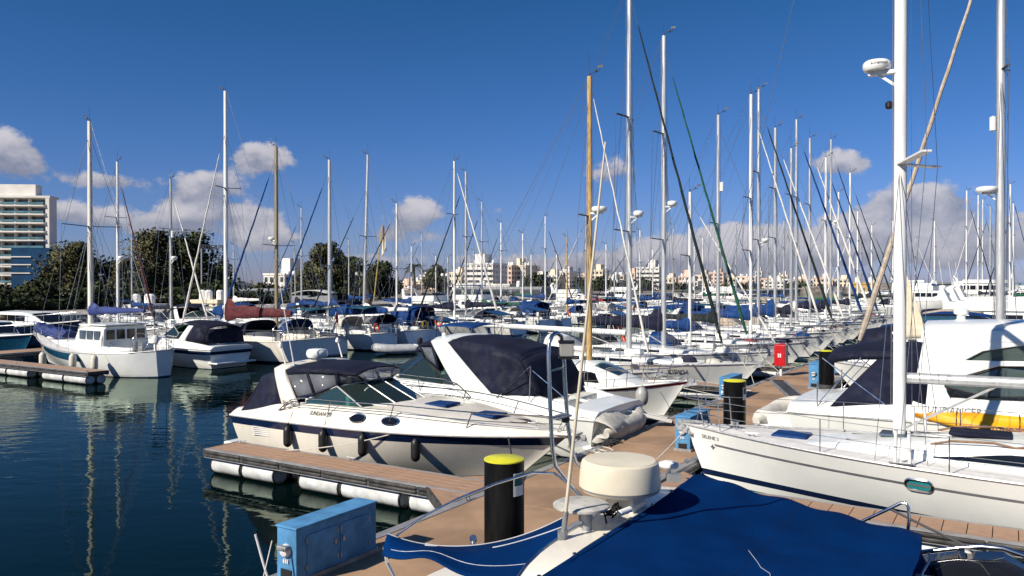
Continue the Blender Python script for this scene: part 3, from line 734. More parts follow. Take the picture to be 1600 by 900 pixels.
wsgrey = mat('windscreen_frame_grey', (.45, .45, .44), .5, metal=.4, var=.05)
def cruiser(sp):
    """express motor cruiser; x positions are given from the stern (u metres)"""
    d, L, B, s = sp['dir'], sp['L'], sp['B'], sp['s']; lod = sp.get('lod', 1)
    foot(s, sp['bow'], sp['bow'] - d * L, B); tr = sp['bow'] - d * L / 2
    root = thing('motor_cruiser', sp['label'], 'motorboat', W(s, tr), ROT_OUT if d > 0 else ROT_IN, sp.get('group'))
    fs, fm, fb = sp.get('free', (1.02, 1.10, 1.22)); X = lambda u: -L / 2 + u - sp.get('u0', 0.0)
    H = Hull(L, B, fs, fm, fb, stem=sp.get('stem', 1.5), trans=-.25, stern=.90, pm=.38, e=2.5, kmid=.17, kbow=.85, tip=.05)
    qw = .35 / (fm + .35); hm = sp.get('hull', gel)
    sb = sp.get('stripe', (.80, .93))
    bands = [(qw + .03, 0), (sb[0], 1), (sb[1], 2), (1, 1)] if sp.get('stripem') else [(qw + .03, 0), (1, 1)]
    ho = H.build(root, bands, [sp.get('af', antif), hm, sp.get('stripem', navyhull)], np_=30 if lod < 2 else 20)
    H.rail(.03, dz=.0).build('rub_rail', sp.get('rub', gelgrey), root)
    # deck moulding with an open cockpit
    Hd = sp.get('dh', .46); c0, c1 = X(sp.get('c0', .7)), X(sp.get('c1', 3.4)); floor = sp.get('floor', .62)
    def hd(p):
        up = smooth01(p / .22) * (1 - sp.get('aftup', .35)) + sp.get('aftup', .35); return Hd * up * (1 - smooth01((p - .52) / .5) * .80)
    ws = [1, .97, .92, .87, .82, .765, .75, .70, .66, .5, .25, 0]; ws = ws + [-x for x in ws[-2::-1]]
    n = 44 if lod < 2 else 26; rows = []
    for i in range(n + 1):
        p = i / n; z0 = H.zs(p); b = H.hb(p) - .01; x = H.pt(p, 1).x; h = hd(p); row = []
        incock = c0 < x < c1
        for a in ws:
            q = abs(a)
            if q >= .82: z = z0 + h * max(0.0, 1 - (q - .82) / .18) ** .62
            elif q >= .75: z = z0 + h * 1.0
            elif incock: z = floor if q <= .70 else lerp(z0 + h, floor, (.75 - q) / .05)
            else: z = z0 + h * (1 + .16 * (1 - (q / .75) ** 2))
            row.append(Vector((x, a * b, z)))
        rows.append(row)
    do = MB().loft(rows, False, False); do.poly(rows[0]); dk = do.build('deck', [sp.get('deckm', hm)], root, ang=35)
    topz = lambda x: (lambda p: H.zs(p) + hd(p) * 1.12)(H.p_deck(x))
    edge = lambda x, q=.86: (lambda p: (H.hb(p) * q, H.zs(p) + hd(p) * .72))(H.p_deck(x))
    # swim platform
    MB().box((-L / 2 - .28, 0, .32), (.75, B * .84, .09)).build('swim_platform', sp.get('platm', gel), root, bevel=.03, smooth=False)
    # foredeck hatches and portlights
    for u in sp.get('hatch', ()):
        x = X(u); MB().box((x, 0, topz(x) + .03), (.62, .6, .05)).build('deck_hatch', sp.get('hatchm', bluecan), dk, bevel=.02, smooth=False)
    for (u, zz) in sp.get('ports', ()):
        for side in (1, -1):
            x = X(u); p = H.p_deck(x); z0, h = H.zs(p), hd(p); b = H.hb(p) - .01; m = MB(); g = MB()
            def sd(x_, f):
                p_ = H.p_deck(x_); q = .82 + .18 * (1 - f ** (1 / .62)); return Vector((x_, side * ((H.hb(p_) - .01) * q + .012), H.zs(p_) + hd(p_) * f))
            rim = [sd(x + .22 * math.cos(2 * math.pi * k / 18), zz + .20 * math.sin(2 * math.pi * k / 18)) for k in range(19)]
            m.tube(rim, .018, 5, cap=False); po = m.build('portlight', steel, dk)
            g.poly([sd(x + .20 * math.cos(2 * math.pi * k / 18), zz + .18 * math.sin(2 * math.pi * k / 18)) for k in range(18)]).build('pane', glassdark, po, smooth=False)
    if sp.get('vent'):
        x = X(sp['vent']); m = MB()
        for side in (1, -1):
            for k in range(5): p_ = H.pt(H.p_of(x, .8), .9, side); m.box((x, side * (H.side_at(x, .70 + k * .05) + .01), .70 + k * .05), (.62, .02, .022))
        m.build('engine_vent', gelgrey, ho, smooth=False)
    # windscreen
    wb, wt = sp['ws']     # base and top outlines: (u, y, z) from side aft to front centre
    wb = [Vector((X(a), b, c)) for a, b, c in wb]; wt = [Vector((X(a), b, c)) for a, b, c in wt]
    mir = lambda P: [Vector((p.x, -p.y, p.z)) for p in P]
    base = wb + mir(wb[:-1])[::-1]; topl = wt + mir(wt[:-1])[::-1]
    fr = MB(); fr.tube(base, .022, 6); fr.tube(topl, .024, 6)
    for a, b in zip(base, topl): fr.tube([a, b], .020, 6)
    wo_ = fr.build('windscreen', sp.get('wsframe', wsgrey), root)
    for i in range(len(base) - 1):
        MB().add([base[i], base[i + 1], topl[i + 1], topl[i]], [(0, 1, 2, 3)]).build('pane', sp.get('wsm', glassteal), wo_, smooth=False, solid=.008)
    # arch
    if sp.get('arch'):
        a = sp['arch']; arch_mesh(X(a[0]), a[1], a[2], X(a[3]), a[4], a[5], a[6], a[7], .12, a[8] if len(a) > 8 else 0).build('radar_arch', hm if hm is not navyhull else gel, root, ang=50)
    # seats, dashboard
    if lod < 2:
        xb_ = base[1].x; hs_ = MB().box((xb_ - .5, -.55, floor + .45), (.5, .5, .5)).build('helm_seat', leather, root, bevel=.05, smooth=False)
        MB().box((xb_ - .75, -.55, floor + .85), (.14, .5, .55)).build('seat_back', leather, hs_, bevel=.05, smooth=False)
        MB().box((xb_ - .7, .5, floor + .4), (1.1, .55, .45)).build('lounge_seat', leather, root, bevel=.05, smooth=False)
        MB().box((c0 + .35, 0, floor + .35), (.5, B * .5, .5)).build('stern_seat', leather, root, bevel=.05, smooth=False)
        q = MB(); xd = wb[-1].x - .55; q.box((xd, 0, wb[-1].z - .05), (.75, B * .55, .12)); q.tube([(xd - .5 + .02 * math.sin(a), -.55 + .2 * math.cos(a), wb[-1].z + .12 + .2 * math.sin(a)) for a in [2 * math.pi * k / 14 for k in range(15)]], .015, 5)
        q.build('helm_console', gelgrey, root)
    # bow rail
    r = .0145; zt = sp.get('rz', .5); xr0 = X(sp.get('r0', 2.2)); m = MB(); xe = L / 2 - .12
    for side in (1, -1):
        tp = []; md = []; ns = 16
        for i in range(ns + 1):
            u = i / ns; x = lerp(xr0, xe, u); p = H.p_deck(min(x, L / 2 - .2)); b, z = H.hb(p), H.zs(p); z += hd(p) * .5; up = zt * smooth01(u / .09) + .02
            y = side * max(.12, b * .93 if u < .95 else b * .8); tp.append(Vector((x + .1 * smooth01(u), y, z + up))); md.append(Vector((x + .05, y, z + up * .55)))
            if i % 4 == 0 and i: m.tube([(x - .1, y, z - .06), tp[-1]], r * .9, 5)
        m.tube(tp, r, 6); m.tube(md, r * .75, 5)
    m.tube([(xe + .1, .12, H.fb + zt + .05), (xe + .2, 0, H.fb + zt + .06), (xe + .1, -.12, H.fb + zt + .05)], r, 6)
    m.build('bow_rail', steel, root)
    MB().prism([(L / 2 - .6, .26, H.fb + .02), (L / 2 + .28, .16, H.fb + .04), (L / 2 + .28, -.16, H.fb + .04), (L / 2 - .6, -.26, H.fb + .02)], (0, 0, .05)).build('bow_platform', hm, root, bevel=.015, smooth=False)
    if lod < 2: anchor(root, L / 2 + .3, H.fb + .02)
    return root, H, dict(X=X, topz=topz, edge=edge, base=base, top=topl, floor=floor, tr=tr, hd=hd, deck=dk, hull=ho, d=d, s=s)

def yacht(sp):
    """flybridge motor yacht"""
    d, L, B, s = sp['dir'], sp['L'], sp['B'], sp['s']; foot(s, sp['bow'], sp['bow'] - d * L, B, 1.0 if sp.get('yaw') else 0); tr = sp['bow'] - d * L / 2
    root = thing(sp.get('name', 'motor_yacht'), sp['label'], sp.get('cat', 'motorboat'), W(s, tr), (ROT_OUT if d > 0 else ROT_IN) + sp.get('yaw', 0), sp.get('group'))
    f = sp.get('f', .12 * L); H = Hull(L, B, f * .8, f * .88, f * 1.15, stem=.13 * L, trans=-.2, stern=.9, pm=.4, e=2.5, kmid=.15, kbow=.8, tip=.06)
    hm = sp.get('hull', gel); qw = .35 / (f + .35); sm = sp.get('sup', gel)
    H.build(root, [(qw + .03, 0), (1, 1)], [sp.get('af', antif), hm], np_=20); H.deck_mesh(None).build('deck', gelgrey, root); H.rail(.04).build('rub_rail', sp.get('rub', gel), root)
    sh = sp.get('sh', .085 * L); xa, xf = -.30 * L, .24 * L
    def tier(x0, x1, w, z, h, slope, name, m, open_=False):
        rings = []
        for i in range(13):
            u = i / 12; x = lerp(x0, x1, u); hh = h * (1 if u < 1 - slope else max(.03, 1 - ((u - 1 + slope) / slope) ** 1.3)); ww = w * (1 - .35 * smooth01((u - .5) / .5))
            rings.append([Vector((x, ww * a, z + hh * c)) for a, c in ((1, 0), (.97, .7), (.86, .98), (0, 1.05), (-.86, .98), (-.97, .7), (-1, 0))])
        o = MB().loft(rings, False, False).poly(rings[0]).build(name, m, root, ang=40); return rings, o
    z0 = f * .85; w = B * .38
    rings, so = tier(xa, xf, w, z0, sh, .38, 'superstructure', sm)
    nwin = sp.get('nwin', 4)
    for side in (1, -1):
        for k in range(nwin):
            x0_, x1_ = lerp(xa, xf, .07 + .58 * k / nwin), lerp(xa, xf, .07 + .58 * (k + 1) / nwin) - .06 * L / 10
            g = MB()
            def fw(u, v):
                x = lerp(x0_, x1_, u); q = (x - xa) / (xf - xa); ww = w * (1 - .35 * smooth01((q - .5) / .5)); zz = lerp(.40, .80, v); return Vector((x, side * (ww * lerp(1, .955, zz) + .02), z0 + sh * zz))
            g.grid(fw, 3, 1).build('window', glassdark, so)
    g = MB()      # front windscreen
    def fw(u, v):
        a = u * 2 - 1; q = lerp(.69, .90, v); x = lerp(xa, xf, q); ww = w * (1 - .35 * smooth01((q - .5) / .5)) * .8; hh = sh * max(.03, 1 - ((q - .62) / .38) ** 1.3); return Vector((x + .05, a * ww, z0 + hh * lerp(1.04, .99, abs(a)) + .03))
    g.grid(fw, 6, 3).build('windscreen', glassdark, so)
    if sp.get('fly', True):
        zf = z0 + sh * 1.02; m = MB(); fx0, fx1 = xa - .08 * L, xa + .30 * L
        MB().box(((fx0 + fx1) / 2, 0, zf + .03), (fx1 - fx0, w * 1.95, .12)).build('flybridge_deck', sm, root, bevel=.03, smooth=False)
        for side in (1, -1): m.bar((fx0, side * w * .93, zf + .3), (fx1, side * w * .88, zf + .36), .08, .55)
        m.bar((fx1, w * .88, zf + .36), (fx1, -w * .88, zf + .36), .1, .6); m.build('flybridge_coaming', sm, root, smooth=False, bevel=.03)
        MB().ruled([(fx1, w * .8 * a, zf + .62) for a in (-1, -.5, 0, .5, 1)], [(fx1 - .35, w * .78 * a, zf + 1.0) for a in (-1, -.5, 0, .5, 1)], 1).build('flybridge_screen', acrylic, root, solid=.01)
        arch_mesh(fx0 + .35, w * .92, zf + .2, fx0 - .1, w * .75, zf + 1.35, .5, .35, .1).build('radar_arch', sm, root); radome(root, (fx0 - .1, 0, zf + 1.5), .5, .22)
        MB().tube([(fx0 - .1, w * .5, zf + 1.4), (fx0 - .4, w * .5, zf + 3.6)], .015, 4).build('antenna', white, root)
        if sp.get('flybim'): bimini(root, fx0 + .1, fx1 - .4, zf + 1.75, w * .85, sp['flybim'], zd=zf + .3)
    if sp.get('aft'):
        bimini(root, -L / 2 + .3, xa + .2, z0 + sh * .95, w * .95, sp['aft'], zd=f * .8)
        for side in (1, -1): MB().ruled([(lerp(-L / 2 + .3, xa + .2, i / 4), side * w * .95, z0 + sh * .95) for i in range(5)], [(lerp(-L / 2 + .3, xa + .2, i / 4), side * w * 1.0, f * .9) for i in range(5)], 2, .03).build('canvas_side', sp['aft'], root, solid=.01)
    rails_m = MB()
    for side in (1, -1):
        tp = []
        for i in range(13):
            x = lerp(-.05 * L, L / 2 - .15, i / 12); b, z = H.deck(min(x, L / 2 - .3)); tp.append((x, side * max(.1, b * .95), z + .6 * smooth01(i / 1.5)))
            if i % 3 == 1: rails_m.tube([(x, side * max(.1, b * .95), z), tp[-1]], .02, 4)
        rails_m.tube(tp, .02, 5)
    rails_m.build('bow_rail', steel, root)
    return root, H
# ------------------------------------------------------------------ water
def water_material():
    m = bpy.data.materials.new('harbour_water'); m.use_nodes = True; g = NT(m.node_tree); b = g.n['Principled BSDF']
    oc = g.node('ShaderNodeTexCoord').outputs['Object']
    pass
    big = g.noise(g.mapping(oc, rot=(0, 0, R(24)), sc=(.55, 1.0, 1)), .9, 2.0, .5)
    mid = g.noise(g.mapping(oc, rot=(0, 0, R(-12)), sc=(.6, 1.15, 1)), 2.6, 2.0, .5)
    fine = g.noise(g.mapping(oc, rot=(0, 0, R(40)), sc=(.8, 1, 1)), 8.0, 2.0, .5)
    calm = g.ramp(g.noise(oc, .11, 2.0), .38, .62, .35, 1.0)
    h = g.math('ADD', g.math('MULTIPLY', big, .55), g.math('ADD', g.math('MULTIPLY', mid, .26), g.math('MULTIPLY', fine, .035)))
    bn = g.node('ShaderNodeBump'); bn.inputs['Distance'].default_value = 0.042
    g.l.new(g.math('MULTIPLY', calm, .75), bn.inputs['Strength']); g.l.new(h, bn.inputs['Height']); gl = g.node('ShaderNodeBsdfGlossy'); gl.inputs['Color'].default_value = (.78, .92, .80, 1); gl.inputs['Roughness'].default_value = .015
    di = g.node('ShaderNodeBsdfDiffuse'); di.inputs[0].default_value = (.0006, .0046, .0048, 1); fr = g.node('ShaderNodeFresnel'); fr.inputs[0].default_value = 1.333
    mx = g.node('ShaderNodeMixShader'); g.l.new(g.math('MULTIPLY', fr.outputs[0], g.ramp(fr.outputs[0], .05, .5, .75, .95)), mx.inputs[0]); g.l.new(di.outputs[0], mx.inputs[1]); g.l.new(gl.outputs[0], mx.inputs[2])
    for n_ in (gl, di, fr): g.l.new(bn.outputs[0], n_.inputs['Normal'])
    out = next(n_ for n_ in g.n if n_.type == 'OUTPUT_MATERIAL'); g.l.new(mx.outputs[0], out.inputs[0]); g.n.remove(b)
    return m
wm = water_material()
m = MB(); m.grid(lambda u, v: (lerp(-5000, 5000, v), lerp(-3000, 7000, u), 0), 10, 10)
tag(m.build('water', wm, smooth=False, recalc=False), kind='structure')

# ------------------------------------------------------------------ land: a quay along the far side of the basin
concrete = mat('quay_concrete', (0.36, 0.34, 0.31), 0.85, var=.15, scale=.3, bump=.2, bscale=6)
earth = mat('ground_dusty', (0.27, 0.23, 0.18), 0.95, var=.2, scale=.06)
T_Q = -80.0
m = MB(); top = [W(-400, T_Q, 1.15), W(1800, T_Q, 1.15), W(1800, T_Q - 12, 1.15), W(-400, T_Q - 12, 1.15)]
m.prism([(p.x, p.y, -1) for p in top], (0, 0, 2.15)); tag(m.build('quay', concrete, smooth=False), kind='structure')
m = MB(); m.prism([W(-400, T_Q - 11.9, -1), W(2500, T_Q - 11.9, -1), W(2500, -3500, -1), W(-400, -3500, -1)], (0, 0, 2.146)); tag(m.build('ground', earth, smooth=False), kind='structure')
rock = mat('breakwater_rock', (0.22, 0.19, 0.16), .95, var=.3, scale=.4, bump=.8, bscale=1.2)
m = MB(); rnd = random.Random(5); rings = []
for i in range(80):
    c = W(lerp(330, 420, (i / 79)), lerp(-70, 420, i / 79)); hh = 2.6 + rnd.uniform(-.25, .25); d = Vector((SU, CU, 0))
    rings.append([c - d * 9 + Vector((0, 0, -1)), c - d * 4 + Vector((0, 0, hh * .6 + rnd.uniform(-.3, .3))), c - d * 2 + Vector((0, 0, hh)), c + d * 2 + Vector((0, 0, hh)), c + d * 9 + Vector((0, 0, -1))])
m.loft(rings, False, False); tag(m.build('breakwater', rock), kind='structure')

# ------------------------------------------------------------------ pontoons
deckm = mat('pontoon_composite_deck', (0.36, 0.230, 0.141), 0.75, var=.15, scale=.5, bump=.12, bscale=60, stretch=(1, 1, 1))
boardm = mat('composite_board', (0.36, 0.225, 0.15), 0.7, var=.08, scale=3.0, bump=.15, bscale=50, stretch=(1, 4, 1))
edgem = mat('pontoon_edge_aluminium', (0.33, 0.325, 0.33), 0.5, metal=.35, var=.1, scale=2)
DZ = 0.58
def pontoon(name, t0, t1, s0, s1, panel=3.0, detail=True):
    root = bpy.data.objects.new(name, None); COL.objects.link(root); root.location = W(s0, (t0 + t1) / 2, 0); root.rotation_euler = (0, 0, -TH); tag(root, kind='structure')
    wd = t1 - t0; Ls = s1 - s0; ew = .19          # local x across (+t), y along (+s)
    n = int(round(Ls / panel)); pl = Ls / n; first = None
    for i in range(n):
        if first is None:
            first = MB().box((0, 0, 0), (wd - 2 * ew - .012, pl - .012, .05)).build('deck_panel', deckm, root, smooth=False, bevel=.004); o = first
        else:
            o = first.copy(); COL.objects.link(o); o.parent = root
        o.location = (0, (i + .5) * pl, DZ - .025)
    for side in (-1, 1):
        m = MB(); x = side * (wd / 2 - ew / 2); m.box((x, Ls / 2, DZ - .022), (ew - .006, Ls, .06)); m.box((side * (wd / 2 + .01), Ls / 2, DZ - .12), (.04, Ls, .15)); m.build('edge_beam', edgem, root, smooth=False, bevel=.008)
        MB().box((side * (wd / 2 + .045), Ls / 2, DZ - .11), (.035, Ls, .07)).build('rubbing_strake', rubgrey, root, smooth=False, bevel=.01)
    first = None
    for i in range(n):
        if first is None: first = MB().box((0, 0, 0), (wd - .35, pl * .62, .75)).build('float', mat('float_concrete', (.2, .2, .19), .9, var=.2), root, smooth=False, bevel=.04); o = first
        else: o = first.copy(); COL.objects.link(o); o.parent = root
        o.location = (0, (i + .5) * pl, DZ - .46)
    return root
T0, T1 = -8.37, -5.84
mp = pontoon('main_pontoon', T0, T1, -6, 93)
pontoon('far_pontoon', -48.6, -46.4, 8, 120, panel=4)

def cleat(parent, x, y, z, rz=0, m=galv):
    q = MB(); c, s_ = math.cos(rz), math.sin(rz)
    q.tube([(x - .13 * c, y - .13 * s_, z + .075), (x - .07 * c, y - .07 * s_, z + .07), (x + .07 * c, y + .07 * s_, z + .07), (x + .13 * c, y + .13 * s_, z + .075)], .014, 6)
    for k in (-.05, .05): q.tube([(x + k * c, y + k * s_, z), (x + k * c, y + k * s_, z + .07)], .014, 6)
    return q.build('cleat', m, parent)

for k in range(14):
    for sd in (-1, 1): cleat(mp, sd * 1.14, 9.5 + 4.1 * k + (.8 if sd > 0 else 0), DZ + .006, math.pi / 2)
def finger(label, s0, s1, ta, tb, lengthwise=True, boards=True, lod=0, gus=True):
    """finger pontoon from t=ta (root, at the pontoon) to t=tb (tip)"""
    dirn = 1 if tb > ta else -1; L = abs(tb - ta); wd = s1 - s0; sc = (s0 + s1) / 2
    root = thing('finger_pontoon', label, 'pontoon', W(sc, ta), ROT_OUT if dirn > 0 else ROT_IN)   # local x outwards, |y| along s
    sg = 1 if dirn > 0 else -1       # local +y is +s for dirn>0
    if boards and not lengthwise:
        n = int(L / .345); f = None
        for i in range(n):
            if f is None: f = MB().box((0, 0, 0), (.333, wd - .12, .032)).build('board', boardm, root, smooth=False, bevel=.004); o = f
            else: o = f.copy(); COL.objects.link(o); o.parent = root
            o.location = ((i + .5) * .345, 0, DZ - .016)
    else:
        n = 4; bw = (wd - .12) / n; f = None; segs = 3 if lod == 0 else 1
        for k in range(segs):
            for i in range(n):
                if f is None: f = MB().box((0, 0, 0), (L / segs - .008, bw - .008, .032)).build('board', boardm, root, smooth=False, bevel=.003); o = f
                else: o = f.copy(); COL.objects.link(o); o.parent = root
                o.location = (L * (k + .5) / segs, -wd / 2 + .06 + (i + .5) * bw, DZ - .016)
    for side in (-1, 1):
        m = MB(); y = side * (wd / 2 - .03); m.box((L / 2, y, DZ - .012), (L, .056, .03)); m.box((L / 2, side * (wd / 2 + .012), DZ - .10), (L, .03, .20)); m.build('side_rail', edgem, root, smooth=False)
        m = MB(); nseg = max(1, int(L / 1.25))
        for i in range(nseg):
            x0, x1 = L * i / nseg + .012, L * (i + 1) / nseg - .012
            for zz in (DZ - .055, DZ - .135): m.tube([(x0, side * (wd / 2 + .045), zz), (x0 + .02, side * (wd / 2 + .05), zz), (x1 - .02, side * (wd / 2 + .05), zz), (x1, side * (wd / 2 + .045), zz)], [.022, .036, .036, .022], 8)
        m.build('rubber_fendering', rubgrey, root)
        MB().box((L / 2, side * (wd / 2 + .03), DZ - .19), (L, .035, .018)).build('lower_trim', edgem, root, smooth=False)
    m = MB(); m.box((L + .035, 0, DZ - .08), (.06, wd + .08, .17)); m.build('end_rail', rubgrey, root, smooth=False, bevel=.02)
    # floats: fat white tubes lying across the underside, lengthwise
    spans = [(.25, .25 + L * .17), (L * .23, L * .44), (L * .445, L * .60), (L * .70, L * .84), (L * .845, L - .15)] if lod == 0 else [(.4, L * .45), (L * .55, L - .2)]
    f = None
    for (a, b) in spans:
        for y in ((-wd * .27, wd * .27) if wd > .7 else (0,)):
            r = .21; m = MB(); m.tube([(a, y, .20), (a + .03, y, .20), (b - .03, y, .20), (b, y, .20)], [r * .9, r, r, r * .9], 16); fo = m.build('float', floatw, root)
            if lod == 0:
                for xx in (a + .02, b - .02):
                    MB().tube([(xx - .018, y, .20), (xx + .018, y, .20)], r * 1.04, 16).build('strap', blackpl, fo)
    for x in (L - .25, L * .5): cleat(root, x, -sg * (wd / 2 - .1) * dirn, DZ, 0, galv)
    if gus:
        for side in (-1, 1):
            MB().prism([(0, side * wd / 2, DZ - .035), (0, side * (wd / 2 + .9), DZ - .035), (1.0, side * wd / 2, DZ - .035)], (0, 0, .03)).build('gusset', boardm, root, smooth=False)
            MB().bar((0, side * (wd / 2 + .93), DZ - .09), (1.05, side * (wd / 2 + .02), DZ - .09), .05, .17).build('gusset_rail', rubgrey, root, smooth=False)
    return root
finger('finger pontoon with tan deck and white floats beside the navy striped cruiser', 12.1, 13.05, T0 - .05, -16.05)
finger('finger pontoon of tan cross boards beside the large white sailboat', 14.15, 15.0, T1 + .08, 6.5, lengthwise=False)
finger('short brown finger pontoon under the bow of the small cabin boat', 21.5, 22.2, T0 - .05, -15, lod=1, gus=False)
finger('finger pontoon with grey floats in front of the blue banded sailboat', 19.6, 20.5, -46.3, -33.9, lod=0, gus=False)
for i, (a, lab) in enumerate(((29.55, 'hidden finger pontoon between the wooden masted boat and its neighbour'), (37.7, 'finger pontoon beyond the red cabinet on the left side'))):
    finger(lab, a, a + .7, T0 - .05, -15, lod=1, gus=False)

# ------------------------------------------------------------------ piles
pilem = mat('pile_black_sleeve', (0.0035, 0.0035, 0.004), .42, var=.3, scale=2.5, stretch=(3, 3, .6), spec=.22)
collar = mat('pile_collar_grey', (0.05, 0.055, 0.055), .6, var=.1)
PT = -5.53
for i, (s, lab) in enumerate(((8.66, 'nearest black mooring pile with bright yellow top and white notice'), (18.75, 'second black mooring pile, yellow top, beside a blue service box'),
                              (29.8, 'third black mooring pile, standing in front of the navy canopy'), (40.6, 'fourth black mooring pile, half hidden behind the navy canopy'),
                              (51.5, 'fifth black mooring pile, far down the pontoon'), (62.5, 'farthest black mooring pile on the main pontoon'))):
    r = .258; zt = (2.22, 2.17, 2.06, 2.05, 2.05, 2.05)[i]
    root = thing('mooring_pile', lab, 'pile', W(s, PT), -TH, 'black mooring piles along the main pontoon')
    MB().lathe([(r, -1.5), (r, zt - .012)], 36).build('pile_shaft', pilem, root)
    MB().lathe([(r + .004, zt - .012), (r + .004, zt + .004), (r - .01, zt + .012), (.02, zt + .03)], 36).build('pile_cap', limeyellow, root)
    m = MB(); m.lathe([(r + .006, DZ - .1), (r + .006, DZ + .30)], 32); m.build('pile_collar', collar, root)
    g = MB()       # guide frame bolted to the pontoon edge
    for yy in (-.42, .42): g.box((-.02, yy, DZ + .01), (.75, .1, .08))
    g.box((.36, 0, DZ + .01), (.09, .94, .08)); g.box((-.36, 0, DZ + .02), (.1, .94, .05))
    for yy in (-.3, .3): g.tube([(-.32, yy, DZ + .06), (-.32, yy, DZ + .16)], .06, 8)
    g.build('pile_guide', galv, root, smooth=False, bevel=.008)
    if i < 2:   # notice wrapped on the sleeve
        a0 = R(-43) if i == 0 else R(-40); mm = MB(); pm_ = MB()
        def arc(u, v, rr, wa, z0, z1, ac=a0): a = ac + (u - .5) * wa; return Vector((rr * math.cos(a + TH), rr * math.sin(a + TH), lerp(z0, z1, v)))
        zc = zt - .27
        mm.grid(lambda u, v: arc(u, v, r + .005, .72, zc - .16, zc + .13), 8, 1); no = mm.build('notice', white, root)
        pm_.grid(lambda u, v: arc(u, v, r + .008, .60, zc - .03, zc + .11), 8, 1); pm_.build('notice_picture', mat('notice_teal', (.02, .10, .12), .5) if i == 0 else mat('notice_violet', (.03, .02, .10), .5), no)

# ------------------------------------------------------------------ blue service boxes
def service_box(label, s0, s1, t0, t1, h=.71, txt=None, lampface=True):
    wd, ln = t1 - t0, s1 - s0
    root = thing('service_pedestal', label, 'pedestal', W((s0 + s1) / 2, (t0 + t1) / 2, DZ), -TH, 'blue service pedestals on the main pontoon')
    MB().box((0, 0, h / 2), (wd, ln, h)).build('housing', pedblue, root, smooth=False, bevel=.012)
    MB().box((0, 0, h + .012), (wd + .03, ln + .03, .03)).build('lid', pedblue, root, smooth=False, bevel=.008)
    MB().box((0, 0, .03), (wd + .05, ln + .05, .06)).build('plinth', galv, root, smooth=False)
    rr = .085; l = MB(); l.lathe([(rr, 0), (rr, .03), (rr * .8, .06), (.01, .075)], 18)
    for v in range(len(l.v)): x, y, z = l.v[v]; l.v[v] = (x, -ln / 2 - z, h * .60 + y)
    lo = l.build('bulkhead_lamp', lamp, root)
    MB().box((0, -ln / 2 - .055, h * .60 + .045), (.17, .09, .06)).build('lamp_hood', galv, lo, smooth=False, bevel=.015)
    q = MB()
    for k in (-1, 0, 1): q.box((k * .035, -ln / 2 - .012, h * .40), (.018, .02, .05))
    if txt: lettering(txt, .15, white, (-.11, -ln / 2 - .004, h * .26), (1, 0, 0), (0, 0, 1), root, bold=.004)
    else: q.build('vent_slots', white, root, smooth=False)
    m = MB(); 
    for yy in (-ln * .2, ln * .2): m.box((wd / 2 + .006, yy, h * .5), (.014, ln * .36, h * .7)); m.box((-wd / 2 - .006, yy, h * .5), (.014, ln * .36, h * .7))
    m.build('door_panels', pedblue, root, smooth=False, bevel=.006)
    for yy in (-ln * .39, -ln * .02, ln * .02, ln * .39):
        for zz in (h * .25, h * .75): MB().tube([(wd / 2 + .016, yy, zz - .035), (wd / 2 + .016, yy, zz + .035)], .009, 6).build('hinge', galv, root)
    for yy in (-ln * .05, ln * .05): MB().box((wd / 2 + .02, yy, h * .55), (.02, .03, .07)).build('door_handle', galv, root, smooth=False)
    MB().box((0, -ln / 2 - .008, h * .16), (.2, .016, .13)).build('socket_plate', blackpl, root, smooth=False, bevel=.008)
service_box('nearest long blue service box on the pontoon, round lamp on its end', 7.25, 8.78, -8.17, -7.81)
service_box('blue service box numbered P2 behind the second black pile', 26.2, 27.7, -8.25, -7.9, txt='P2')
service_box('blue service box beside the bow rail of the large white sailboat', 17.75, 19.15, -6.62, -6.26, .78)
service_box('blue service box just behind the third black pile', 30.6, 31.9, -6.3, -5.95, .9)
service_box('blue service box seen under the navy canopy', 35.0, 36.0, -6.25, -5.9)
service_box('farthest blue service box beside the fourth pile', 46.5, 47.8, -6.2, -5.9, 1.0)

# red fire hose cabinet
root = thing('fire_hose_cabinet', 'red fire hose cabinet on a white post at the pontoon edge', 'cabinet', W(34.2, -8.15, DZ), -TH)
MB().tube([(0, 0, 0), (0, 0, .45)], .055, 10).build('post', white, root)
MB().box((0, 0, .86), (.44, .52, .86)).build('cabinet_box', red, root, smooth=False, bevel=.015)
MB().add([(-.23, -.27, 1.29), (.23, -.27, 1.29), (.23, .27, 1.29), (-.23, .27, 1.29), (0, -.27, 1.36), (0, .27, 1.36)], [(0, 1, 4), (2, 3, 5), (1, 2, 5, 4), (3, 0, 4, 5), (0, 3, 2, 1)]).build('cabinet_roof', red, root, smooth=False)
m = MB()
for k in (-.045, .045): m.box((k, -.267, .86), (.035, .006, .16))
m.box((0, -.267, .90), (.12, .006, .03)); m.box((0, -.267, .81), (.12, .006, .03)); m.build('pictogram', white, root, smooth=False)
MB().box((.228, 0, .86), (.012, .46, .76)).build('side_door', galv, root, smooth=False)

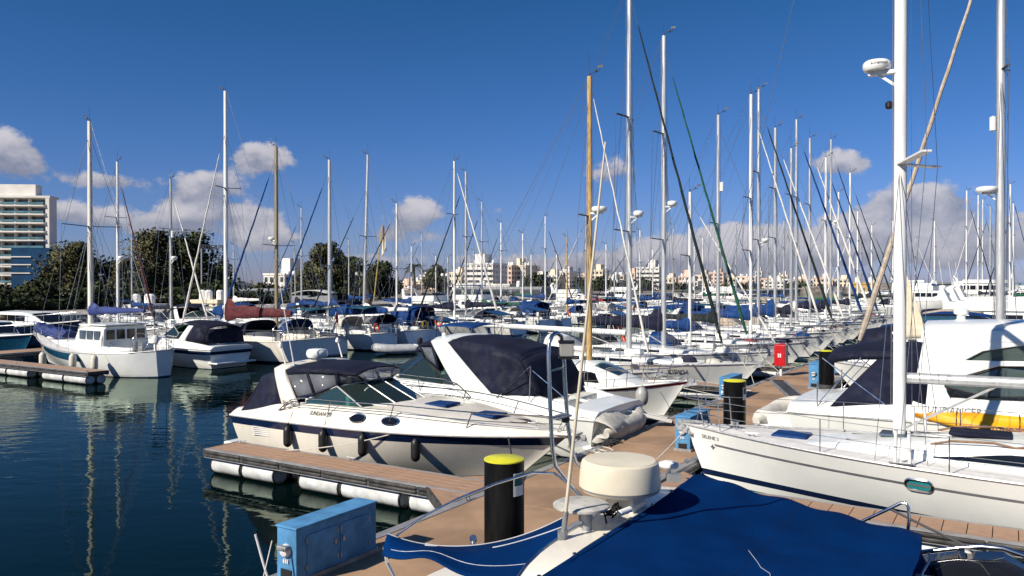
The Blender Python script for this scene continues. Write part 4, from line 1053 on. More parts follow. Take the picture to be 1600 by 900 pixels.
# a grey hose coiled on the pontoon and a yellow shore power cable
m = MB()
for k in range(5): m.tube([((.20 + .035 * (k % 3)) * math.cos(a), (.20 + .035 * (k % 3)) * math.sin(a), .02 + .022 * k) for a in [6.283 * i / 18 for i in range(19)]], .013, 5)
o = m.build('coiled_hose', mat('hose_grey', (.22, .24, .25), .5), None); o.location = W(24.6, -7.85, DZ + .005); tag(o, 'grey water hose coiled on the pontoon before the P2 service box', 'hose')
m = MB(); m.tube([W(18.0, -6.24, .75) - W(18, -6.2, DZ), W(18.1, -6.0, .62) - W(18, -6.2, DZ), W(17.7, -5.95, .60) - W(18, -6.2, DZ), W(17.4, -5.85, .62) - W(18, -6.2, DZ), W(17.2, -6.05, 1.2) - W(18, -6.2, DZ)], .012, 6)
o = m.build('power_cable', ylw, None); o.location = W(18, -6.2, DZ); tag(o, 'yellow shore power cable from the service box to the large sailboat', 'cable')

for k, (s_, t_, lab) in enumerate(((16.6, -8.02, 'rope coil on the pontoon edge by the second cruiser'), (22.6, -8.0, 'rope coil beside the short brown finger pontoon'), (28.6, -8.05, 'rope coil just past the P2 service box'))):
    m = MB()
    for q in range(4): m.tube([((.10 + .035 * q) * math.cos(a), (.10 + .035 * q) * math.sin(a), .016 + .012 * math.sin(3 * a + q)) for a in [6.283 * i / 18 for i in range(19)]], .013, 5)
    m.tube([(.2, 0, .015), (.35, .1, .015), (.3, .35, .015), (.15, .55, .015)], .013, 5)
    o = m.build('rope_coil', rope if k != 1 else ropedark, None); o.location = W(s_, t_, DZ + .004); o.rotation_euler = (0, 0, k * 1.3); tag(o, lab, 'rope')
# ------------------------------------------------------------------ navy striped cruiser at the left finger
sp = dict(label='white express cruiser with navy hull stripe and navy canopy beside finger pontoon', s=14.95, dir=1, bow=-7.95, L=8.72, u0=.43, B=3.2, free=(1.10, 1.17, 1.24),
          stripem=navyhull, stripe=(.855, .975), hull=gelcream, deckm=gelcream, dh=.44, c0=.8, c1=4.6, floor=.75, lod=0, ports=((4.55, .55), (5.45, .55)), vent=1.35, hatch=(5.85, 7.15), r0=1.95, rz=.36,
          ws=([(2.75, 1.30, 1.53), (4.35, 1.08, 1.57), (4.95, .55, 1.63), (5.1, 0, 1.65)], [(2.72, 1.28, 1.66), (3.45, .98, 2.0), (3.85, .5, 2.09), (3.95, 0, 2.11)]),
          arch=(2.35, 1.38, 1.45, 1.72, 1.18, 2.30, .62, .42))
c1r, c1H, c1 = cruiser(sp); X = c1['X']
def roof_and_sides(root, roof, lower, canvas, clear, name='canopy_top', camber=.12, frame=True):
    """roof: list of (x, halfwidth, z); lower: list of points under the port edge (x, y, z)"""
    g = MB(); n = len(roof) - 1
    def fn(u, v):
        i = min(n - 1, int(u * n)); f = u * n - i; a, b = roof[i], roof[i + 1]; q = v * 2 - 1
        x, hw, z = (lerp(a[k], b[k], f) for k in range(3)); return Vector((x, q * hw, z + camber * (1 - abs(q) ** 2.4) + .012 * math.sin(u * 14)))
    ro = g.grid(fn, 4 * n, 10).build(name, canvas, root, solid=.014)
    if clear:
        for side in (1, -1):
            A = [(x, side * hw, z) for x, hw, z in roof]; B = [(x, side * y, z) for x, y, z in lower]
            for i in range(len(A) - 1):
                a0, a1, b0, b1 = (Vector(q) for q in (A[i], A[i + 1], B[i], B[i + 1]))
                MB().grid(lambda u, v: a0.lerp(a1, u).lerp(b0.lerp(b1, u), v), 2, 2).build('clear_panel', clear, root, solid=.006)
            fr = MB(); fr.ruled([Vector(q) + Vector((0, side * .012, 0)) for q in A], [Vector(a).lerp(Vector(b), .14) + Vector((0, side * .014, 0)) for a, b in zip(A, B)], 1)
            fr.ruled([Vector(a).lerp(Vector(b), .88) + Vector((0, side * .014, 0)) for a, b in zip(A, B)], [Vector(q) + Vector((0, side * .012, 0)) for q in B], 1)
            for i in range(len(A)):
                a, b = Vector(A[i]), Vector(B[i]); dx = Vector((.045, side * .012, 0)); dm = Vector((-.045, side * .012, 0)); fr.add([a + dm, a + dx, b + dx, b + dm], [(0, 1, 2, 3)])
            fr.build('canvas_border', canvas, root, solid=.008)
    return ro
tp = c1['top']
roof_and_sides(c1r, [(X(1.75), 1.20, 2.30), (X(2.6), 1.16, 2.36), (X(3.45), 1.02, 2.33), (X(3.95), .80, 2.27)],
               [(X(2.35), 1.31, 1.60), (X(2.95), 1.22, 1.76), (X(3.47), .97, 2.0), (X(3.85), .5, 2.10)], navycan, vinyl)
# clear front of the canopy
MB().ruled([(X(3.96), a * .8, 2.27 + .12 * (1 - abs(a) ** 2.4)) for a in (-1, -.5, 0, .5, 1)], [(X(3.98), a * .5, 2.11) for a in (-1, -.5, 0, .5, 1)], 1).build('clear_front', vinyl, c1r, solid=.006)
# roof behind the arch
MB().ruled([(X(1.72), 1.20 * a, 2.30 + .12 * (1 - abs(a) ** 2.4)) for a in [-1 + i / 5 for i in range(11)]], [(X(1.08), 1.20 * a, 2.12 + .10 * (1 - abs(a) ** 2.4)) for a in [-1 + i / 5 for i in range(11)]], 3).build('aft_roof', navycan, c1r, solid=.012)
# aft curtain
A = [(X(1.08), 1.20 * a, 2.12 + .10 * (1 - abs(a) ** 2.4)) for a in [-1 + i / 5 for i in range(11)]]
Bc = [(X(.40), 1.34 * a, 1.16) for a in [-1 + i / 5 for i in range(11)]]
MB().ruled(A, Bc, 6, -.05).build('aft_curtain', navycan, c1r, solid=.012)
for side in (1, -1):
    MB().ruled([(X(1.75), side * 1.21, 2.28), (X(1.4), side * 1.21, 2.22), (X(1.08), side * 1.20, 2.12)], [(X(2.15), side * 1.40, 1.22), (X(1.3), side * 1.39, 1.18), (X(.40), side * 1.34, 1.16)], 6, .03 * side).build('side_curtain', navycan, c1r, solid=.012)
radome(c1r, (X(1.78), 0, 2.52), .56, .24); MB().tube([(X(1.75), 0, 2.40), (X(1.78), 0, 2.53)], .09, 8).build('radar_foot', gel, c1r)
m = MB()
for side in (1, -1): m.tube([(X(1.7), side * 1.0, 2.45), (X(1.55), side * 1.0, 2.85)], .02, 6); m.lathe([(.05, 0), (.06, .05), (.03, .12), (0, .13)], 10, (X(1.53), side * 1.0, 2.85))
m.tube([(X(1.9), -.9, 2.4), (X(1.4), -.95, 4.6)], [.016, .006], 5); m.build('antenna', white, c1r)

lettering('Sea Ray', .15, inkgrey, (X(2.08), -1.452, 1.53), (1, 0, 0.02), (0, -.05, 1), c1r, shear=.25)
def deck_text(root, H, info, txt, size, m, u, f, side, shear=0.0, bold=0.0):
    hd_ = info['hd']; x0 = info['X'](u); sgn = 1 if side < 0 else -1
    def wp(p, c):
        x = x0 + sgn * c.x; pp = H.p_deck(x); ff = max(.02, min(.99, f + c.y / max(.1, hd_(pp)))); q = .82 + .18 * (1 - ff ** (1 / .62)); return Vector((x, side * ((H.hb(pp) - .01) * q + .012 + c.z), H.zs(pp) + hd_(pp) * ff))
    return lettering(txt, size, m, (0, 0, 0), (1, 0, 0), (0, 1, 0), root, warp=wp, shear=shear, bold=bold)
deck_text(c1['deck'], c1H, c1, 'SUNDANCER', .12, inkgrey, 3.05, .5, -1)
for (px, py, kk) in ((449, 699, 0), (504, 707, 1), (566, 714, 2), (649, 722, 3)):
    s_ = 14.95 - 1.55
    for _ in range(4):
        p = on_s(px, py, s_); t_ = p.x * CU - p.y * SU; s_ = 14.95 - (c1H.side_at(t_ - c1['tr'], p.z + .28) + .115)
    fender(None, p, ['black fender nearest the stern of the navy striped cruiser', 'second black fender from the stern on the striped cruiser', 'third black fender from the stern on the striped cruiser', 'black fender nearest the bow of the navy striped cruiser'][kk],
           .50, .105, blackrub, W(s_ + .16, t_, 1.40), 'black fenders on the navy striped cruiser')
def line3(name, label, a, b, sag=.15, r=.012, m=None, cat='rope', n=10):
    a, b = Vector(a), Vector(b); pts = [a.lerp(b, i / n) - Vector((0, 0, sag * 4 * (i / n) * (1 - i / n))) - a for i in range(n + 1)]
    o = MB().tube(pts, r, 5).build(name, m or rope, None); o.location = a; tag(o, label, cat); return o
line3('mooring_line', 'pale mooring line from the striped cruiser to the finger pontoon', W(13.55, -11.4, 1.2), W(12.9, -14.2, .6), .08)
line3('mooring_line', 'dark bow mooring line of the striped cruiser', W(14.1, -8.9, 1.25), W(12.9, -7.9, .62), .1, .02, ropedark)
# coiled line and cleat on the foredeck
m = MB()
for k in range(4): m.tube([(X(7.9) + (.16 + .03 * k) * math.cos(a), .1 + (.14 + .03 * k) * math.sin(a), c1['topz'](X(7.9)) - .02 + .012 * k) for a in [2 * math.pi * i / 14 for i in range(15)]], .012, 5)
o = m.build('coiled_line', ropedark, None); o.location = c1r.location; o.rotation_euler = c1r.rotation_euler; tag(o, 'dark rope coiled on the foredeck of the striped cruiser', 'rope')
cleat(c1r, X(8.3), 0, c1['topz'](X(8.3)) - .02, 0, steel)

# ------------------------------------------------------------------ second cruiser, stern to the pontoon, large navy canopy
sp = dict(label='white motor cruiser moored stern to with large navy camper canopy', s=19.35, dir=-1, bow=-19.9, L=10.9, B=3.45, free=(1.06, 1.14, 1.34), hull=gel, dh=.5, c0=.7, c1=5.4, floor=.8, lod=0, r0=3.4, rz=.42,
          ws=([(4.6, 1.32, 1.62), (6.4, 1.05, 1.66), (7.2, .55, 1.72), (7.4, 0, 1.74)], [(4.7, 1.25, 1.95), (5.5, .95, 2.28), (5.95, .5, 2.36), (6.05, 0, 2.38)]), wsframe=blackpl,
          arch=(3.2, 1.50, 1.35, 4.75, 1.22, 2.78, 1.15, .62))
c2r, c2H, c2 = cruiser(sp); X = c2['X']
roof_and_sides(c2r, [(X(5.05), 1.2, 2.74), (X(5.6), 1.05, 2.66), (X(6.0), .7, 2.52)], [(X(4.75), 1.24, 1.98), (X(5.45), .97, 2.28), (X(5.9), .5, 2.36)], navycan, vinyl, name='forward_canopy')
sec = [(X(4.7), 1.22, 2.78), (X(3.9), 1.26, 2.80), (X(3.1), 1.28, 2.72), (X(2.15), 1.28, 2.52), (X(2.0), 1.28, 2.40)]
g = MB()
def fn(u, v):
    n = len(sec) - 1; i = min(n - 1, int(u * n)); f = u * n - i; x, hw, z = (lerp(sec[i][k], sec[i + 1][k], f) for k in range(3)); q = v * 2 - 1
    return Vector((x, q * hw, z + .16 * (1 - abs(q) ** 2.2) - .03 * math.sin(math.pi * ((u * n) % 1)) * (1 - q * q)))
g.grid(fn, 16, 10).build('canopy_top', navycan, c2r, solid=.014)
for side in (1, -1):
    top_ = [Vector((x, side * hw, z)) for x, hw, z in sec]; bot = [(X(3.75), side * 1.46, 1.45), (X(3.0), side * 1.50, 1.43), (X(2.3), side * 1.50, 1.41), (X(1.8), side * 1.46, 1.40), (X(1.45), side * 1.4, 1.40)]
    MB().ruled(top_, bot, 6, .05 * side).build('side_curtain', navycan, c2r, solid=.012)
A = [(X(1.99), 1.28 * a, 2.40 + .16 * (1 - abs(a) ** 2.2)) for a in [-1 + i / 5 for i in range(11)]]; Bc = [(X(1.42), 1.4 * a, 1.38) for a in [-1 + i / 5 for i in range(11)]]
MB().ruled(A, Bc, 6, .05).build('aft_curtain', navycan, c2r, solid=.012)
m = MB()
for side in (1, -1): m.tube([(X(2.6), side * 1.56, 1.42), (X(1.55), side * 1.56, 2.32)], .014, 5); m.tube([(X(1.6), side * 1.56, 1.4), (X(1.55), side * 1.56, 2.3)], .014, 5); m.tube([(X(1.5), side * 1.55, 2.2), (X(.5), side * 1.5, 1.5)], .014, 5)
m.build('canopy_poles', steel, c2r)
deck_text(c2['deck'], c2H, c2, 'SUNDANCER', .15, inkgrey, 4.3, .35, 1, shear=.2)
MB().lathe([(.05, 0), (.07, .05), (.05, .16), (0, .17)], 12, (X(4.9), .8, 2.86)).build('antenna_dome', white, c2r)
# covered dinghy on the swim platform of the second cruiser, with gangway beside it
def dinghy(label, loc, rz, L=2.6, B=1.5, tube=.2, m=None, covered=False, motor=True):
    root = thing('inflatable_dinghy', label, 'dinghy', loc, rz); m = m or tarpgrey; pts = []
    for i in range(25):
        a = -1 + 2 * i / 24; ang = a * math.pi / 2
        if abs(a) > .45: pts.append((lerp(L * .12, -L / 2, (abs(a) - .45) / .55), math.copysign(B / 2 - tube, a), tube))
        else: q = a / .45 * math.pi / 2; pts.append((L * .12 + (L * .38 - tube) * math.cos(q), (B / 2 - tube) * math.sin(q), tube + .14 * math.cos(q)))
    rs = [tube * (.35 if i in (0, 24) else .75 if i in (1, 23) else 1) for i in range(25)]
    MB().tube(pts, rs, 12).build('inflated_tube', m, root)
    MB().box((-L * .08, 0, .14), (L * .72, B - 2.2 * tube, .06)).build('floor', gelgrey, root, smooth=False); MB().box((-L * .38, 0, tube * 1.2), (.05, B - 2 * tube, .42)).build('transom', gelgrey, root, smooth=False)
    if covered:
        def fn(u, v):
            q = v * 2 - 1; x = lerp(-L / 2, L / 2 - .05, u); w_ = (B / 2 + .02) * (1 - max(0, (u - .6) / .4) ** 2 * .85); return Vector((x, q * w_, tube * 1.2 + .42 * (1 - abs(q) ** 2.5) * (.75 + .25 * math.sin(u * 7)) + .03 * math.sin(u * 23 + q * 5)))
        MB().grid(fn, 16, 10).build('cover', tarpgrey, root, solid=.01)
    if motor:
        q = MB(); q.lathe([(.0, .95), (.11, .93), (.15, .75), (.13, .55), (.06, .5)], 12, (-L * .46, 0, 0), sx=1.25); q.box((-L * .46, 0, .3), (.1, .08, .55)); q.build('outboard_motor', blackpl if not covered else tarpgrey, root)
    return root
p = W(19.3, -8.98, .50); dinghy('grey covered inflatable dinghy on the stern platform of the second cruiser', p, R(60), 3.0, 1.5, .24, tarpgrey, True, False)
def gangway(label, a, b, wd=.4, m=None):
    a, b = Vector(a), Vector(b); root = thing('gangway', label, 'gangway', a); d = b - a; q = d.cross(Vector((0, 0, 1))).normalized() * wd / 2
    MB().bar((0, 0, 0), d, wd - .08, .035).build('tread', teak if m is None else rubgrey, root, smooth=False)
    for sd in (1, -1): MB().bar(q * sd, d + q * sd, .05, .09).build('side_beam', m or gel, root, smooth=False, bevel=.01)
    MB().tube([q + Vector((0, 0, -.02)), -q + Vector((0, 0, -.02))], .05, 10).build('wheel', blackrub, root)
    return root
gangway('white gangway plank from the second cruiser down to the pontoon', W(20.75, -7.9, .72), W(19.0, -10.1, 1.42), .42)
m = MB()
def blob(u, v):
    a = u * math.pi * 2; h = v; r = .42 * (1 - h * h) ** .5 * (1 + .12 * math.sin(3 * a + 1) + .06 * math.sin(7 * a)); return Vector((r * math.cos(a) * 1.3, r * math.sin(a), .40 * h + .04 * math.sin(5 * a) * (1 - h)))
m.grid(blob, 24, 8); o = m.build('tarpaulin_bundle', tarpgrey, None); o.location = W(18.4, -8.9, .50); tag(o, 'crumpled grey tarpaulin bundle at the stern of the second cruiser', 'tarpaulin')
# chain and ropes heaped on the pontoon edge
m = MB(); rnd = random.Random(3); q = [Vector((0, 0, 0))]
for i in range(60): q.append(Vector((.45 * math.sin(i * .8) * rnd.uniform(.3, 1) + .1 * math.sin(i), .22 * math.cos(i * 1.1) * rnd.uniform(.4, 1), .02 + .03 * rnd.random())))
m.tube(q, .014, 5); o = m.build('rope_heap', ropedark, None); o.location = W(17.6, -8.2, DZ + .01); o.rotation_euler = (0, 0, R(58)); tag(o, 'dark tangled mooring rope on the pontoon edge', 'rope')

# ------------------------------------------------------------------ small cabin boat with red rubbing strake
def cabin_boat(label, s, bow, L, B, d=1, strake=redcan, free=(.95, 1.0, 1.42), canopy=navycan):
    tr = bow - d * L / 2; root = thing('cabin_boat', label, 'motorboat', W(s, tr), ROT_OUT if d > 0 else ROT_IN)
    H = Hull(L, B, *free, stem=.95, trans=.1, stern=.86, pm=.4, e=2.3, kmid=.2, kbow=.95, tip=.05); qw = .35 / (free[1] + .35)
    ho = H.build(root, [(qw + .03, 0), (.93, 1), (1, 2)], [antif, gel, strake]); H.deck_mesh((-L / 2 + .5, -L * .12, B * .34)).build('deck', gelgrey, root); H.rail(.03).build('rub_rail', gel, root)
    x0, x1 = -L * .12, L * .30; rings = []
    def pr(x):
        u = (x - x0) / (x1 - x0); b, z = H.deck(x); return min(B * .36, b - .18) * (1 - .2 * u), .80 * (1 if u < .45 else max(.04, 1 - ((u - .45) / .55) ** 1.25)), z - .02
    for i in range(19):
        x = lerp(x0, x1, i / 18); w_, h_, z = pr(x); half = [(1, 0), (.97, .5), (.9, .82), (.72, .97), (0, 1.08)]; rings.append([Vector((x, w_ * a, z + h_ * c)) for a, c in half] + [Vector((x, -w_ * a, z + h_ * c)) for a, c in half[-2::-1]])
    co = MB().loft(rings, False, False).poly(rings[0]).build('cabin', gel, root, ang=50)
    for side in (1, -1):
        for (a, b_) in ((.08, .32), (.37, .58)):
            def fw(u, v):
                x = lerp(x0, x1, lerp(a, b_, u) + (.05 * (1 - v) if u > .5 else 0)); w_, h_, z = pr(x); f = lerp(.30, .74, v); return Vector((x, side * (w_ * (lerp(1, .97, f / .5) if f < .5 else lerp(.97, .9, (f - .5) / .32)) + .01), z + h_ * f))
            MB().grid(fw, 4, 2).build('window', glassdark, co)
    def fr(u, v):
        q = u * 2 - 1; x = lerp(x0, x1, lerp(.52, .78, v)); w_, h_, z = pr(x); return Vector((x + .02, q * w_ * .66, z + h_ * lerp(1.07, .985, abs(q) ** 1.5) + .015))
    MB().grid(fr, 6, 3).build('windscreen', glassteal, co)
    rails(root, H, 1, x_aft=-L * .05, hgt=.55, pulp=1.7)
    if canopy: bimini(root, -L * .36, x0 + .1, free[1] + 1.15, B * .36, canopy, zd=free[1])
    anchor(root, L / 2 + .1, H.fb + .05); return root, H
cb, cbH = cabin_boat('small white cabin boat with dark windows and a red rubbing strake', 24.0, -8.55, 7.4, 2.75)
p = W(22.75, -9.55, .72); fender(None, p, 'round grey fender at the bow of the small cabin boat', .55, .2, mat('fender_grey', (.33, .33, .32), .4), W(23.0, -9.6, 1.6))

# ------------------------------------------------------------------ large white sailboat on the right
sp = dict(label='large white sailboat filling the right side, tall white mast with radar', px=1406, s=17.0, dir=-1, bow=-6.1, L=12.6, B=3.85, free=(1.28, 1.27, 1.36), top=19.0, lod=0, stem=.55, cf=3.9, ch_=.50, cw=1.35,
          boot=navyhull, af=antifteal, bands=[(.30, 0), (.385, 2), (.46, 1), (1, 2)], cove=inkgrey, coveq=.80, mr=.092, mastm=aluwhite, furl=None, radar=108, rdir=1, rd=.52, spy=[257], sprw=1.2, sprt=.17, sweep=.55, sprdark=False, wins=0, bz=1.12, br=.105, boomm=alu, brise=.05, E=5.0, hatchm=glassblue, rw=.006, fstay=.97, deckm=gelgrey)
hr, hH, hi = sailboat(sp)
prof, x0, x1 = hi['prof'], hi['x0'], hi['x1']
# black wedge window, teak handrail, hatch cover, hull portlight, name
for side in (1, -1):
    def fw(u, v):
        x = lerp(hi['xm'] - .65, hi['xm'] - 3.0, u); ww, hh, z = prof(x); f = lerp(.36, .36 + .40 * min(1, .10 + u * 1.9), v); yy = ww * (lerp(1, .975, f / .45) if f < .45 else lerp(.975, .93, (f - .45) / .33)); return Vector((x, side * (yy + .01), z + hh * f))
    MB().grid(fw, 12, 2).build('window', glassdark, hi['cab'])
    pts = []
    for i in range(9):
        x = lerp(hi['xm'] - .6, hi['xm'] - 3.2, i / 8); ww, hh, z = prof(x); pts.append((x, side * ww * .80, z + hh * .97 + .07 * (0 if i % 4 == 0 else 1)))
    MB().tube(pts, .022, 6).build('handrail', teak, hr)
    rim = MB(); xx = -hH.L / 2 + hH.L - 4.75; zz = .98
    def onh(x, z, o=.008): return Vector((x, side * (hH.side_at(x, z) + o), z))
    R_ = []
    for k in range(25):
        a = 2 * math.pi * k / 24; cx = .11 * (1 if math.cos(a) > 0 else -1) if abs(math.cos(a)) > 1e-6 else 0
        R_.append((xx + cx + .105 * math.cos(a), zz + .105 * math.sin(a)))
    rim.tube([onh(x, z) for x, z in R_], .024, 6, cap=False); po = rim.build('portlight', steel, hi['hull'])
    MB().poly([onh(xx + (x - xx) * .95, zz + (z - zz) * .92, .011) for x, z in R_[:-1]]).build('pane', mat('portlight_teal', (.03, .27, .29), .08, spec=.8), po, smooth=False)
    # shroud turnbuckle covers
    b, z = hH.deck(hi['xm'] - .15)
    for dx in (0.05, -.18): MB().tube([(hi['xm'] - .15 + dx, side * (b - .14), z), (hi['xm'] - .15 + dx * .9, side * (b - .17), z + .62)], .03, 8).build('shroud_cover', white, hr)
    MB().box((hi['xm'] - .2, side * (b - .14), z + .02), (.4, .1, .04)).build('chainplate', steel, hr, smooth=False)
for (xh, wd_) in ((hi['xm'] + 2.0, .7), (hi['xm'] - 1.35, 1.0)):
    ww, hh, z = prof(xh); MB().box((xh, 0, z + hh * 1.07 + .05), (wd_, .62, .07)).build('hatch_cover', bluecan if wd_ < .8 else navycan, hr, smooth=False, bevel=.03)
def hull_text(root, H, txt, size, m, x, z, side, sgn, name='lettering', bold=0.0):
    return lettering(txt, size, m, (0, 0, 0), (1, 0, 0), (0, 1, 0), root, name=name, bold=bold, warp=lambda p, c: Vector((x + sgn * c.x, side * (H.side_at(x + sgn * c.x, z + c.y) + .008 + c.z), z + c.y)))
hull_text(hi['hull'], hH, 'SELENE 3', .11, inkgrey, hH.L / 2 - .42, 1.13, 1, -1)
hull_text(hi['hull'], hH, '\u2726', .16, inkgrey, hH.L / 2 - .62, .91, 1, -1)
# raymarine style lettering on the radar
zr_ = zat(108, st_of(1406, 17.0)[1]) ; rx = hi['xm'] + .42
def dome_warp(p, c):
    a = R(100) - c.x / .262; return Vector((rx + .264 * math.cos(a), .264 * math.sin(a), zr_ + .10 + c.y))
lettering('Raymarine', .075, inkgrey, (0, 0, 0), (1, 0, 0), (0, 1, 0), hi['mast'], warp=lambda p, c: dome_warp(p, Vector((c.x - .2, c.y, c.z))), bold=.001, shear=.15)
m = MB(); m.lathe([(.045, 0), (.07, .03), (.07, .12), (.03, .15)], 10, (hi['xm'] + .2, 0, zr_ - .75)); m.build('steaming_light', blackpl, hi['mast'])
# tall fittings on deck: cleats, windlass, tracks
for x in (hH.L / 2 - 1.6, -.6): 
    b, z = hH.deck(x)
    for side in (1, -1): cleat(hr, x, side * (b - .22), z, 0, steel)
m = MB(); m.lathe([(.12, 0), (.12, .05), (.07, .08), (.07, .16), (.1, .18), (0, .2)], 14, (hH.L / 2 - 1.1, 0, hH.fb - .02)); m.build('windlass', steel, hr)
x_ = hi['xm'] - .3; ww, hh, z = prof(x_)
m = MB()
for side in (1, -1):
    m.tube([(hi['xm'] + .9, side * .35, prof(hi['xm'] + .9)[2] + prof(hi['xm'] + .9)[1] * 1.07), (x0 + .2, side * .75, prof(x0 + .2)[2] + prof(x0 + .2)[1] * 1.02)], .012, 5); m.tube([(hi['xm'], side * .2, z + hh * 1.1), (x0 + .2, side * .62, prof(x0 + .2)[2] + prof(x0 + .2)[1] * 1.04)], .01, 5)
m.build('control_lines', ropedark, hr)
fender(None, W(17.0 - 1.95 - .12, 1.05, .42), 'white fender at the right edge against the large sailboat', .8, .13, white, W(15.2, 1.05, 1.9))
line3('mooring_line', 'thin bow line of the large white sailboat', W(17.0, -6.0, 1.35), W(15.2, -6.35, .62), .03, .012)

# ------------------------------------------------------------------ third cruiser behind it, stern to, hardtop and navy aft canopy
sp = dict(label='big white hardtop motor cruiser with navy aft canopy behind the large sailboat', s=22.6, dir=1, bow=7.8, L=12.3, B=4.0, free=(1.22, 1.32, 1.55), hull=gel, dh=.55, c0=.9, c1=6.6, floor=1.0, lod=0, r0=5.2, rz=.55, stem=1.8,
          ws=([(3.2, 1.72, 2.08), (4.05, 1.70, 1.90), (6.3, 1.35, 2.02), (7.9, .7, 2.1), (8.2, 0, 2.12)], [(3.22, 1.70, 2.18), (4.3, 1.60, 2.58), (5.6, 1.32, 2.66), (6.5, .7, 2.72), (6.7, 0, 2.74)]), wsframe=blackpl, wsm=glassdeep)
c3r, c3H, c3 = cruiser(sp); X = c3['X']
# hardtop shell: wide wings rising from the coaming, roof over the helm
rings = []
for i in range(15):
    u = i / 14; x = X(lerp(2.7, 7.0, u)); z = 3.42 + .08 * math.sin(math.pi * u) - .35 * max(0, u - .7) ; hw = 1.62 * (1 - .25 * max(0, u - .5) / .5)
    rings.append([Vector((x, hw, z - .34)), Vector((x, hw * .97, z - .1)), Vector((x, hw * .82, z + .02)), Vector((x, 0, z + .1)), Vector((x, -hw * .82, z + .02)), Vector((x, -hw * .97, z - .1)), Vector((x, -hw, z - .34)), Vector((x, -hw * .85, z - .16)), Vector((x, 0, z - .06)), Vector((x, hw * .85, z - .16))])
ht = MB().loft(rings).build('hardtop', gel, c3r, ang=50)
for side in (1, -1):
    w_ = [(X(2.45), 1.28), (X(3.6), 1.28), (X(3.25), 1.95), (X(3.2), 2.2), (X(4.25), 2.60), (X(6.4), 2.70), (X(6.4), 2.79), (X(3.6), 2.70), (X(3.95), 2.92), (X(4.8), 3.10), (X(5.6), 3.16), (X(2.75), 3.18)]
    MB().prism([(x, side * lerp(1.82, 1.60, (z - 1.28) / 1.9), z) for x, z in w_], (0, -side * .09, 0)).build('hardtop_wing', gel, c3r, smooth=False, bevel=.03)
    gl = [(X(3.58), 2.68), (X(6.6), 2.78), (X(6.6), 3.12), (X(4.8), 3.12), (X(3.93), 2.94)]
    MB().prism([(x, side * 1.56, z) for x, z in gl], (0, -side * .02, 0)).build('side_window', glassdeep, c3r, smooth=False)
m = MB(); m.lathe([(.05, 0), (.16, .02), (.18, .08), (.1, .12), (.1, .22), (.17, .26), (.17, .36), (.06, .42)], 16, (X(3.4), .9, 3.42)); m.build('satellite_dome', gel, c3r)
# aft canopy
sec = [(X(.6), 1.5, 2.62), (X(1.2), 1.56, 2.76), (X(2.1), 1.58, 2.80), (X(2.9), 1.55, 2.82)]
g = MB()
def fn(u, v):
    n = len(sec) - 1; i = min(n - 1, int(u * n)); f = u * n - i; x, hw, z = (lerp(sec[i][k], sec[i + 1][k], f) for k in range(3)); q = v * 2 - 1; return Vector((x, q * hw, z + .14 * (1 - abs(q) ** 2.2)))
g.grid(fn, 12, 10).build('canopy_top', navycan, c3r, solid=.014)
for side in (1, -1):
    MB().ruled([(x, side * hw, z) for x, hw, z in sec], [(x, side * (hw + .012), z - .17) for x, hw, z in sec], 1).build('canopy_valance', navycan, c3r, solid=.012)
    MB().ruled([(X(1.8), side * 1.57, 2.68), (X(2.4), side * 1.58, 2.72), (X(2.9), side * 1.56, 2.74)], [(X(.7), side * 1.72, 1.42), (X(1.8), side * 1.76, 1.44), (X(2.8), side * 1.78, 1.46)], 6, .05 * side).build('side_curtain', navycan, c3r, solid=.012)
    m = MB(); m.tube([(X(.5), side * 1.6, 2.6), (X(2.2), side * 1.8, 1.4)], .016, 6); m.tube([(X(1.4), side * 1.62, 2.66), (X(.45), side * 1.7, 1.5)], .016, 6); m.tube([(X(.4), side * 1.68, 1.35), (X(.4), side * 1.68, 2.0)], .016, 6); m.build('canopy_poles', steel, c3r)
deck_text(c3['deck'], c3H, c3, 'SUNDANCER', .2, inkgrey, 2.75, .42, -1, shear=.1)
deck_text(c3['deck'], c3H, c3, '455', .16, inkgrey, 2.7, .70, -1, shear=.2)
# kayak lashed along the side deck
kr = thing('kayak', 'yellow and orange plastic kayak lashed along the side of the hardtop cruiser', 'kayak', W(20.66, .15, 1.36), ROT_OUT)
rings = []
for i in range(25):
    u = i / 24; x = lerp(-2.05, 2.05, u); e = max(.03, (1 - abs(2 * u - 1) ** 2.6)); w_, h_ = .36 * e, .15 + .05 * e; zc = .10 * abs(2 * u - 1) ** 2
    rings.append([Vector((x, w_ * a, zc + h_ * c)) for a, c in ((0, -1), (.6, -.9), (.95, -.3), (1, .15), (.85, .45), (.55, .62), (.3, .55 if .3 < u < .7 else .8), (0, .35 if .3 < u < .7 else .95), (-.3, .55 if .3 < u < .7 else .8), (-.55, .62), (-.85, .45), (-1, .15), (-.95, -.3), (-.6, -.9))])
kb = MB().loft(rings).build('kayak_hull', yellowpl, kr, ang=45)
kr.rotation_euler = (R(48), 0, ROT_OUT); kr.scale = (1, .72, .72)
MB().lathe([(.14, 0), (.12, .05), (.05, .12), (0, .13)], 10, (.6, 0, .14)).build('seat_back', yellowpl, kr)
lettering('ROTOMOD', .15, inkblack, (-.75, -.315, .104), (1, 0, 0), (0, 1, .27), kr, bold=.005, ext=.002)
m = MB()
for xx in (-1.2, .0, 1.15): m.tube([(xx, -.35, .1), (xx, -.1, .22), (xx, .2, .2), (xx, .36, .08)], .008, 4)
m.build('lashing', ropedark, kr)
